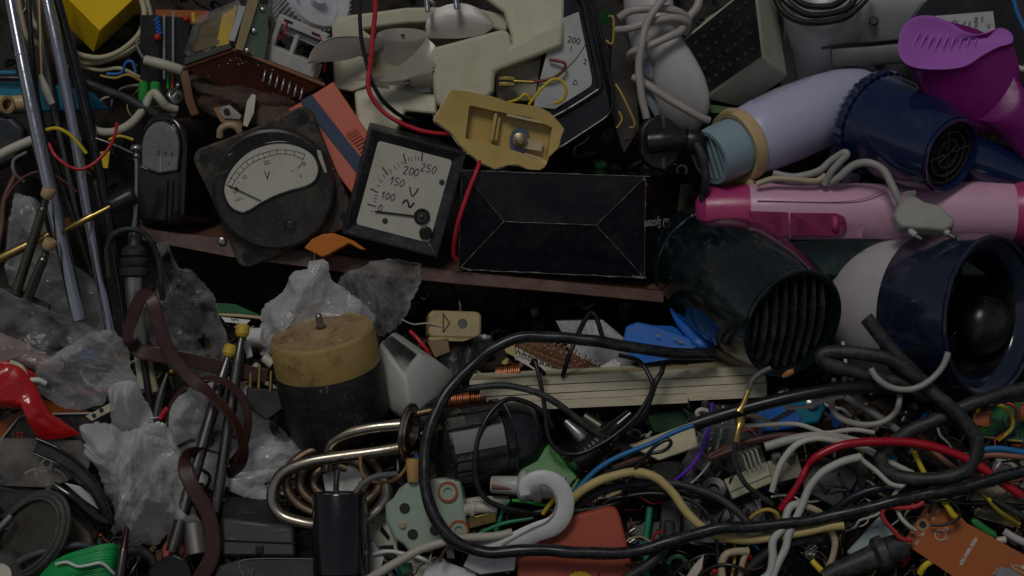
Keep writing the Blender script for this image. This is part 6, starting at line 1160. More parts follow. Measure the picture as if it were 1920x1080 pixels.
slabt = slab('cream_tray', 'cream plastic tray behind the pale valve block at the bottom', 'tray', [(690, 960, 60), (722, 950, 62), (760, 1040, 80), (830, 1045, 88), (870, 1090, 96), (700, 1110, 96), (690, 1030, 80)], 14, IVORY); slabt.solo(slabt.geo, slabt.mat, bevel=3)
# green box, white hook, red box
t = Thing('green_carton', 'glossy green plastic box corner between the black motor and the white hook', 'box', (1015, 885, 60))
t.solo(hexa(t.LL([(945, 905, 80), (1030, 830, 62), (1088, 900, 78), (1060, 950, 100)]), t.LL([(950, 930, 10), (1035, 850, 0), (1100, 900, 0), (1070, 950, 10)])), mat('grass_green_plastic', (.035, .22, .02), .35, dirt=.3, dcol=(.06, .12, .03), scratch=.2), bevel=3)
t = Thing('white_hook', 'white plastic hanger hook with a long flat stem over the red box', 'hook', (990, 975, 176))
HK = mat('clean_white_plastic', (.66, .65, .64), .42, dirt=.12, dcol=(.35, .3, .27))
t.add('hook', tube(t.LL([(985, 928, 180), (984, 912, 180), (996, 900, 180), (1020, 896, 180), (1044, 908, 180), (1058, 932, 178), (1056, 962, 176), (1038, 985, 174), (1000, 1000, 172), (960, 1022, 168), (915, 1046, 160)]), [9, 11, 13, 15, 17, 17, 18, 19, 19, 22, 27], 8, 8, flat=.3), HK, smooth=60)
t.add('groove', tube(t.LL([(1000, 912, 185), (1022, 908, 186), (1040, 925, 186), (1042, 950, 185), (1028, 975, 183), (990, 994, 181), (940, 1020, 178)]), 1.3, 6), mat('groove_grey', (.40, .39, .38), .5), smooth=60)
t.add('foot', slabP(t.LL([(868, 1062, 160), (892, 1018, 164), (930, 1012, 168), (970, 1022, 168), (965, 1070, 166), (900, 1078, 160)]), 8), HK, bevel=3)
slabt = slab('white_tray', 'white plastic rounded plate at the bottom beside the hook foot', 'plate', [(800, 1062, 140), (830, 1052, 140), (890, 1072, 146), (905, 1100, 150), (780, 1110, 146)], 8, HK); slabt.solo(slabt.geo, slabt.mat, bevel=3)
slabt = slab('red_box', 'brick red plastic box with rounded corner under the big black cable at the bottom', 'box', [(960, 1010, 150), (990, 990, 150), (1080, 966, 146), (1140, 950, 142), (1155, 952, 142), (1163, 968, 144), (1176, 1020, 150), (1188, 1070, 160), (1180, 1110, 164), (975, 1120, 164), (968, 1060, 156)], 60, mat('brick_red_plastic', (.42, .07, .03), .5, dirt=.2, dcol=(.25, .06, .035), dust=.05)); slabt.add('body', slabt.geo, slabt.mat, bevel=5)
slabt.add('yellow_sticker', xf(prism([((26 + (2.5 if k % 2 else 0)) * math.cos(2 * math.pi * k / 36), (24 + (2.5 if k % 2 else 0)) * math.sin(2 * math.pi * k / 36)) for k in range(36)], 0, 1.5), slabt.L(1088, 1096, 161), (0, 0, 0)), YEL)
slabt = slab('red_brown_part', 'dark red part peeking out left of the brick red box', 'part', [(930, 1000, 120), (960, 1000, 122), (972, 1040, 130), (940, 1060, 128)], 16, mat('dark_red_part', (.20, .03, .02), .5)); slabt.solo(slabt.geo, slabt.mat, bevel=3)
t = Thing('threaded_tube', 'white plastic connector tube with rings behind the white hook', 'connector tube', (960, 910, 110), to=(1060, 915, 120)); t.solo(lathe([(14, -40), (16, -36), (18, 10), (26, 14), (30, 18), (30, 26), (26, 30), (26, 40), (30, 44), (30, 56), (22, 60), (22, 100)], 32), mat('cloudy_white', (.50, .50, .46), .35, dirt=.3, sss=.1), smooth=35)
rod('copper_core', 'stripped brown cable end left of the white connector tube', 'cable end', [(922, 912, 120), (968, 916, 122)], [5, 5], mat('brown_core', (.22, .10, .07), .5))
for lab, pts, r in (('lower steel shaft left of the white connector tube', [(860, 945, 80), (900, 940, 84), (955, 938, 90)], 9), ):
    rod('nylon_shaft', lab, 'shaft', pts, [r, r, r], IVORY)
# zip bag
t = Thing('zip_bag', 'clear zip bag with a purple zip stripe beside the thick black cable', 'plastic bag', (1320, 840, 90))
zo = [(1318, 752), (1350, 760), (1420, 775), (1440, 800), (1400, 840), (1380, 880), (1350, 915), (1290, 925), (1250, 905), (1275, 870), (1300, 830), (1318, 790)]
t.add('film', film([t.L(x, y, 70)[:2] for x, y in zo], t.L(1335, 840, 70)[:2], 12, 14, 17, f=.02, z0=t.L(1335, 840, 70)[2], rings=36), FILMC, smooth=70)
t.add('zip', tube(t.LL([(1336, 755, 88), (1332, 790, 92), (1322, 830, 94), (1300, 870, 96), (1262, 904, 94)]), 4, 10, 8, flat=.5), mat('purple_zip', (.10, .01, .42), .35), smooth=60)
t.add('zip_ridge', tube(t.LL([(1356, 760, 90), (1354, 800, 94), (1342, 845, 96), (1318, 885, 96), (1282, 918, 96)]), 2.2, 8, 8), mat('clear_ridge', (.4, .4, .42), .2), smooth=60)
# cream blocks in the middle right
t = Thing('cream_channel', 'long cream plastic channel crossing under the blue wire', 'plastic channel', (1250, 830, 60)); t.solo(hexa(t.LL([(1178, 835, 56), (1300, 790, 50), (1310, 838, 70), (1235, 864, 76)]), t.LL([(1178, 835, 20), (1300, 790, 16), (1310, 838, 30), (1240, 864, 30)])), mat('cream_channel', (.50, .44, .28), .5, dirt=.35), bevel=3)
rod('brown_rod', 'brown sleeve with pale end under the yellow cable', 'sleeve', [(1150, 880, 90), (1190, 866, 92), (1215, 862, 92)], [7, 8, 8], RUST)
slabt = slab('dark_green_bottle', 'dark green rounded shape in the gap below the ruler', 'plastic piece', [(1210, 775, 0), (1290, 765, 0), (1330, 790, 0), (1280, 810, 6), (1225, 815, 6)], 20, mat('dark_green_glass', (.01, .06, .015), .25)); slabt.solo(slabt.geo, slabt.mat, bevel=5)
t = Thing('rca_plug', 'black plug with shiny barrel lying under the thin black wires', 'plug', (1080, 870, 80), to=(1190, 770, 70)); t.add('sleeve', lathe([(22, 0), (26, 6), (26, 70), (20, 76), (14, 110), (10, 140)], 28), BLKG, smooth=40); t.add('ribs', join(*[ringl(25, 27.5, 20 + i * 9, 24 + i * 9, 28) for i in range(5)]), BLK)
rod('steel_jack', 'tarnished steel jack barrel above the black plug', 'jack', [(1060, 790, 40), (1085, 815, 46), (1110, 838, 50)], [8, 15, 17], STEEL)
rod('steel_jack', 'second steel barrel just left of the thin black wires', 'jack', [(1095, 780, 36), (1125, 800, 40)], [10, 12], AER)
# blue parts under dryer
t = Thing('blue_terminal', 'cyan blue terminal block with two crosshead screws under the dark green dryer', 'terminal block', (1490, 765, 30), rot=(-10, 10, 10))
t.add('body', join(prism([(-58, -30), (40, -36), (62, -10), (50, 30), (10, 36), (-40, 34), (-66, 0)], -30, 0)), mat('teal_blue_plastic', (.005, .20, .30), .3, dirt=.2), bevel=5)
t.add('blue_half', prism([(-66, -34), (-6, -38), (10, -20), (-20, 26), (-56, 30), (-74, 0)], -26, 4), BLU, bevel=4)
for x, y in ((-16, 30), (34, 2)): t.add('screw', xf(join(lathe([(13, 0), (12, 5), (6, 8), (.01, 8.5)], 28), xf(box(16, 2.4, 1.4), (0, 0, 8.4), (0, 0, 30)), xf(box(16, 2.4, 1.4), (0, 0, 8.4), (0, 0, 120))), (x, y, 2)), STEEL, smooth=35)
# brass double crimp terminal
t = Thing('crimp_terminal', 'brass crimp terminal joining a grey and a dark wire before the zip bag', 'terminal', (1392, 770, 160))
t.add('upper_crimp', tube(t.LL([(1404, 730, 158), (1400, 742, 160), (1392, 762, 162), (1386, 772, 162)]), [5.5, 5, 6, 9], 12, flat=.6), BRASS, smooth=50)
t.add('lower_crimp', tube(t.LL([(1386, 774, 150), (1388, 792, 152), (1384, 806, 158), (1380, 830, 160)]), [10, 9, 5, 6.5], 12, flat=.6), BRASS, smooth=50)
t.add('grey_lead', tube(t.LL([(1445, 690, 150), (1425, 700, 152), (1410, 714, 156), (1404, 732, 158)]), [5.2, 5.2, 5.2, 5], 12), mat('mid_grey_wire', (.13, .12, .115), .5), smooth=60)
t.add('dark_lead', tube(t.LL([(1380, 828, 160), (1376, 856, 160), (1384, 884, 160), (1400, 910, 158), (1425, 930, 154), (1448, 946, 150)]), 5, 12), WIREM, smooth=60)
wire('copper_scrap', 'copper coloured lump stuck on the lower rim of the dark green dryer', [(1468, 706, 160), (1478, 700, 165), (1488, 696, 166)], [4, 7, 5], mat('orange_copper', (.45, .16, .06), .6, dirt=.4), 'scrap')
# clear relay and terminal blocks
t = Thing('clear_connector', 'small clear plastic connector cube on a cream block', 'connector', (1408, 860, 100), rot=(10, 10, 20)); t.add('cube', box(44, 40, 26), GLASSY, bevel=2); t.add('contacts', join(*[box(3, 30, 18, (-14 + i * 9, 0, -1)) for i in range(4)]), IVORY, bevel=.5)
t = Thing('cream_block', 'greenish cream plastic terminal bar under the clear connector cube', 'terminal bar', (1410, 900, 84), rot=(-12, 6, 22)); t.add('bar', box(100, 40, 24), mat('greenish_cream_block', (.42, .41, .27), .5, dirt=.5, dcol=(.2, .18, .09), dust=.3), bevel=2); t.add('groove', box(98, 1.6, 2, (0, -6, 12)), BLKM)
t = Thing('bolt_block', 'pale metal terminal with two bolts beside the red burnt wire', 'terminal', (1470, 880, 80), rot=(-8, 8, 14)); t.add('block', box(60, 44, 26), mat('grimy_metal', (.36, .33, .25), .45, metal=.5, dirt=.6), bevel=2)
for x, y in ((-14, 18), (14, 10)): t.add('bolt', xf(join(*[ringl(5, 8.5 if i % 2 else 7.5, i * 3, i * 3 + 3, 20) for i in range(8)], cyl(7, 0, 24)), (x, y, 8), (-30, 0, 0)), STEEL, smooth=30)
# black angled socket
t = Thing('plug_socket', 'black mains socket face with slots lying under the white twisted wires', 'socket', (1555, 905, 60), rot=(-20, -12, -28))
t.add('body', prism(rr(90, 84, 16), -50, 6, .96), AD, bevel=4); t.add('slots', join(*[xf(box(24, 8, 2), (x, y, 6.6), (0, 0, a)) for x, y, a in ((-14, 22, 20), (20, 10, -30), (-4, -18, -20), (-28, -4, 60))]), mat('slot_black', (.003, .003, .003), .6)); t.add('rim_line', tube([(x * .9, y * .9, 6.5) for x, y in rr(90, 84, 16)], .9, 6, 1, closed=True), mat('grey_scratch_line', (.12, .12, .12), .5))
slabt = slab('dark_flap', 'dark slate plastic flap right of the black socket face', 'flap', [(1590, 870, 40), (1632, 862, 44), (1620, 920, 50), (1590, 960, 60), (1570, 920, 50)], 8, mat('dark_slate_plastic', (0, 0, 0))); slabt.solo(slabt.geo, slabt.mat, bevel=1)
t = Thing('slate_panel', 'dark slate panel with a black knob under the yellow and black cables', 'panel', (1360, 960, 70)); t.add('panel', slabP(t.LL([(1240, 950, 60), (1300, 935, 66), (1425, 928, 66), (1440, 990, 90), (1420, 1020, 100), (1270, 1020, 96)]), 14), mat('slate_panel', (.028, .034, .045), .45, dust=.3), bevel=3)
t.add('knob', xf(lathe([(28, -20), (28, 6), (22, 12), (10, 10), (8, 2), (.01, 2)], 36), t.L(1338, 920, 84), (-30, 0, 0)), BLK, smooth=35)
slabt = slab('curved_fin', 'grey curved fin standing left of the slate panel', 'fin', [(1240, 940, 90), (1262, 935, 96), (1282, 950, 100), (1275, 1000, 108), (1258, 1030, 110), (1236, 1012, 104)], 10, BLKM); slabt.solo(slabt.geo, slabt.mat, bevel=3)
t = Thing('plug_with_pins', 'black plug body with two steel pins right of the red box', 'plug', (1230, 1000, 70)); t.add('body', slabP(t.LL([(1172, 975, 70), (1245, 975, 70), (1250, 1040, 90), (1180, 1040, 90)]), 30), BLK, bevel=4)
for x, y in ((1172, 1003), (1180, 1018), (1200, 1045)): t.add('pin', tube(t.LL([(x, y, 100), (x + 18, y - 12, 96)]), 3, 10), STEEL, smooth=50)
t = Thing('dark_pouch', 'small black leather pouch between the yellow and black cables', 'pouch', (1240, 900, 70)); g = film([t.L(x, y, 70)[:2] for x, y in ((1180, 895), (1220, 872), (1270, 865), (1290, 890), (1270, 930), (1230, 950), (1190, 935))], (0, 0), 26, 8, 4, f=.03, rings=24); t.solo(g, mat('mesh_black', (.022, .022, .02), .6, dust=.6, bump=.7), smooth=70)
# ---- boards at the right ----
t = Thing('circuit_board', 'green circuit board with orange relays and looped wires at the right edge', 'circuit board', (1870, 790, 20))
t.add('board', slabP(t.LL([(1836, 815, 34), (1832, 790, 20), (1850, 760, -10), (1960, 750, -20), (1960, 832, 30)]), 5), PCBG, bevel=.6)
t.add('board_edge', tube(t.LL([(1834, 818, 36), (1900, 826, 36), (1960, 832, 36)]), 2.4, 8), mat('board_edge_yellow', (.42, .34, .1), .5), smooth=60)
t.add('relay', hexa(t.LL([(1824, 798, 30), (1856, 800, 30), (1856, 772, 24), (1824, 772, 24)]), t.LL([(1824, 790, 0), (1860, 790, 0), (1860, 766, -4), (1826, 766, -4)])), mat('orange_relay', (.40, .09, .02), .45, dirt=.2), bevel=1.5)
t.add('relay', hexa(t.LL([(1912, 790, 30), (1950, 792, 30), (1950, 762, 24), (1914, 762, 24)]), t.LL([(1912, 780, 0), (1950, 780, 0), (1950, 756, -4), (1914, 756, -4)])), mat('orange_relay', (0, 0, 0)), bevel=1.5)
t.add('relay', slabP(t.LL([(1896, 832, 20), (1950, 834, 20), (1950, 846, 20), (1896, 844, 20)]), 16), mat('orange_relay', (0, 0, 0)), bevel=1.5)
t.add('solder_pins', join(*[tube(t.LL([(x, y, 30), (x, y - 9, 34)]), [2.6, 1.2], 8) for x, y in ((1880, 790), (1900, 793), (1910, 792), (1874, 812), (1884, 812), (1904, 815), (1913, 817), (1892, 788), (1922, 815))]), STEEL, smooth=60)
t.add('mounting_hole', xf(ringl(5, 8, 0, 1), t.L(1847, 803, 32), (50, 0, 0)), mat('board_edge_yellow', (0, 0, 0)))
wire('wire', 'yellow wire arching over the orange relays on the green board', [(1832, 770, 40), (1838, 760, 50), (1862, 756, 54), (1886, 766, 56), (1898, 785, 58), (1896, 805, 54), (1872, 826, 48)], 4, YW); wire('wire', 'red wire curling on the green board', [(1888, 756, 40), (1902, 762, 46), (1907, 778, 48), (1898, 788, 46), (1888, 790, 44)], 3.4, mat('thin_red_wire', (.45, .02, .01), .4)); wire('wire', 'dark blue wire beside the yellow arch on the green board', [(1902, 786, 44), (1902, 800, 44), (1890, 816, 42), (1880, 824, 40)], 3.6, mat('navy_wire', (.01, .04, .3), .4))
t = Thing('circuit_board', 'large brown circuit board with white printed code at the bottom right corner', 'circuit board', (1830, 1020, 150), rot=(-10, 0, 0))
bp_ = [t.LP(x, y, 0) for x, y in ((1695, 1014), (1738, 944), (1796, 963), (1812, 980), (1960, 1062), (1960, 1130), (1830, 1110), (1700, 1022))]
t.add('board', slabP(bp_, 6), PCBN, bevel=.6)
t.add('board_edge', tube([t.LP(x, y, -3) for x, y in ((1695, 1016), (1740, 1044), (1800, 1084), (1850, 1112))], 3, 8, flat=.8), mat('board_edge_orange', (0, 0, 0)), smooth=60)
def T(s_, x, y, sz, rot_): t.add('printed_mark', text(s_, sz, .15, rot=rot_, at=t.LP(x, y, .6), bold=.25), WINK, smooth=0)
T('602-948R-0020', 1816, 1034, 9.5, 57); T('L2', 1774, 993, 9, 50); T('H-', 1758, 959, 8, 50); T('B-', 1750, 972, 8, 50); T('B+', 1731, 1001, 8, 50); T('H+', 1720, 1017, 8, 50); T('R1', 1922, 1062, 12, 40)
t.add('printed_mark', join(tube([(t.LP(1763.5, 1003.5, .6)[0] + 10 * math.cos(a), t.LP(1763.5, 1003.5, .6)[1] + 9.5 * math.sin(a), .6) for a in [2 * math.pi * k / 20 for k in range(20)]], .9, 6, 1, closed=True), *[xf(ball(1.6, n=6), t.LP(x, y, .6)) for x, y in ((1752, 997), (1777, 1011), (1760, 1001))]), WINK)
t.add('printed_mark', join(*[tube([t.LP(x, y, .6) for x, y in l], .8, 5, 1) for l in ([(1862, 1078), (1870, 1066), (1884, 1072), (1930, 1096)], [(1896, 1058), (1902, 1066), (1930, 1080)], [(1896, 1064), (1905, 1059), (1932, 1074)])]), WINK)
p = t.LP(1730, 984, 0); t.add('mounting_hole', xf(join(ringl(6.5, 13, -1, .7), cyl(6.6, -2, .5)), p), [BLK]); t.add('copper_ring', xf(ringl(6.8, 12.5, .5, 1.2), p), mat('tinned_copper', (.42, .22, .11), .4, metal=.6, dirt=.4))
t.add('heat_sink', slabP([t.LP(x, y, 14) for x, y in ((1866, 1078), (1876, 1062), (1900, 1068), (1930, 1090), (1920, 1110), (1870, 1100))], 12), mat('grey_tape', (.22, .23, .24), .5), bevel=2)
t.add('solder_joints', join(*[xf(ball(random.uniform(1.6, 3), n=6, s=(1, 1, .6)), t.LP(x, y, .5)) for x, y in ((1738, 952), (1735, 958), (1731, 963), (1727, 968), (1740, 966), (1712, 1000), (1718, 1004), (1704, 1008), (1724, 1005))]), mat('solder_gold', (.5, .42, .25), .3, metal=.9), smooth=60)
t = Thing('glue_bottle', 'pale translucent plastic tube beside the black strain relief at bottom right', 'plastic tube', (1640, 1010, 110))
t.solo(hexa(t.LL([(1586, 1036, 130), (1612, 1052, 134), (1688, 1000, 130), (1650, 966, 122)]), t.LL([(1586, 1036, 100), (1612, 1052, 104), (1688, 1000, 96), (1650, 966, 90)])), mat('pale_blue_poly', (.36, .43, .44), .35, dirt=.15, sss=.2), bevel=5)
t = Thing('strain_relief', 'thick black rubber strain relief on a cable at the bottom right', 'strain relief', (1560, 1075, 160), to=(1700, 1020, 150)); t.solo(lathe([(12, -20), (18, 0), (22, 60), (24, 84), (34, 92), (35, 108), (28, 112), (24, 150)], 36), WIREM, smooth=35)
t = Thing('brass_terminal', 'yellow brass crimp terminal on a grey cable at the right edge', 'terminal', (1880, 950, 130)); t.add('crimp', tube(t.LL([(1842, 925, 128), (1858, 940, 132), (1880, 962, 134), (1912, 984, 132)]), [3, 8, 9, 7], 12, flat=.6), mat('bright_brass', (.55, .42, .06), .3, 1, dirt=.4, dcol=(.2, .13, .03)), smooth=50); t.add('lead', tube(t.LL([(1862, 935, 142), (1885, 950, 144), (1930, 974, 140)]), 6, 12), WIREM, smooth=60)
slabt = slab('tan_board_scrap', 'grimy tan board scrap with holes at the right edge under the red cable', 'board scrap', [(1816, 935, 70), (1850, 900, 60), (1940, 850, 40), (1950, 930, 80), (1900, 990, 100), (1830, 970, 86)], 5, mat('grimy_tan', (.22, .18, .10), .55, dirt=.7, dcol=(.07, .05, .03), dust=.4)); slabt.add('board', slabt.geo, slabt.mat, bevel=.6); slabt.add('nut', xf(join(lathe([(22, 0), (22, 3), (15, 3)], 32), xf(prism([(14 * math.cos(math.pi * k / 3), 14 * math.sin(math.pi * k / 3)) for k in range(6)], 3, 10), (0, 0, 0)), cyl(6, 8, 14)), slabt.L(1882, 878, 60), (-14, 0, 0)), STEEL, smooth=30)
t = Thing('resistor', 'green glazed resistor beside the large brown circuit board', 'resistor', (1843, 990, 140), to=(1870, 1010, 136)); t.solo(lathe([(4, -26), (7, -20), (8, 10), (9, 24), (5, 30)], 20), mat('glazed_green', (.02, .22, .05), .2), smooth=50)
rod('ceramic_stub', 'short cream ceramic stub under the green resistor', 'ceramic part', [(1868, 1014, 130), (1886, 1012, 132)], [7, 7], IVORY)
rod('white_tube_scrap', 'pinkish white sleeve at the right edge beside the brown board', 'sleeve', [(1882, 996, 126), (1905, 1010, 130), (1940, 1026, 134)], [7, 7.5, 7.5], mat('pinkish_sleeve', (.46, .40, .40), .5, dirt=.4))
# ================= cables and wires in front =================
def wl(L):
    for e in L: wire(*e)
RW2 = mat('crimson_cable', (.42, .006, .02), .3, dirt=.12, dcol=(.12, .01, .01)); TANW = mat('salmon_brown_wire', (.32, .13, .085), .5, dirt=.3); BLW = mat('blue_wire', (0, 0, 0)); GRW = mat('green_wire', (.01, .24, .11), .4, dirt=.2); MAR = mat('maroon_wire', (.10, .035, .032), .5, dirt=.3); CRW = mat('beige_wire', (.46, .38, .24), .5, dirt=.35, dcol=(.2, .14, .07)); LGW = mat('light_grey_wire', (.46, .47, .43), .45, dirt=.2, dcol=(.26, .25, .2))
wire('power_cable', 'thickest glossy black cable making the big open loop across the lower middle', [(1340, 664, 60), (1290, 664, 80), (1230, 658, 100), (1150, 645, 110), (1060, 634, 112), (990, 632, 112), (935, 648, 114), (885, 686, 118), (835, 742, 128), (808, 798, 142), (796, 860, 156), (800, 925, 170), (820, 978, 182), (860, 1020, 190), (920, 1036, 194), (1000, 1031, 196), (1080, 1036, 198), (1170, 1037, 196), (1260, 1015, 190), (1340, 993, 184), (1450, 985, 180), (1560, 968, 178), (1700, 935, 176), (1800, 915, 170), (1950, 875, 160)], 11.5, mat('glossy_black_cable', (.009, .010, .013), .27, dust=.3, dirt=.5, dcol=(.035, .034, .032), ds=130, scratch=.1, bump=.04), 'cable', sub=10, n=18)
t = Thing('power_cable', 'black sheathed cable with a blue core coming out of its cut end', 'cable', (1450, 760, 150))
t.add('sheath', tube(t.LL([(1300, 796, 150), (1350, 780, 152), (1420, 760, 154), (1500, 741, 154), (1580, 728, 148), (1650, 726, 130), (1700, 730, 110)]), 12.5, 18, 8), WIREK, smooth=60)
t.add('blue_core', tube(t.LL([(1310, 794, 150), (1270, 808, 146), (1220, 832, 142), (1160, 856, 138), (1120, 880, 136), (1085, 915, 134), (1062, 950, 128)]), 5, 12, 8), BLW, smooth=60)
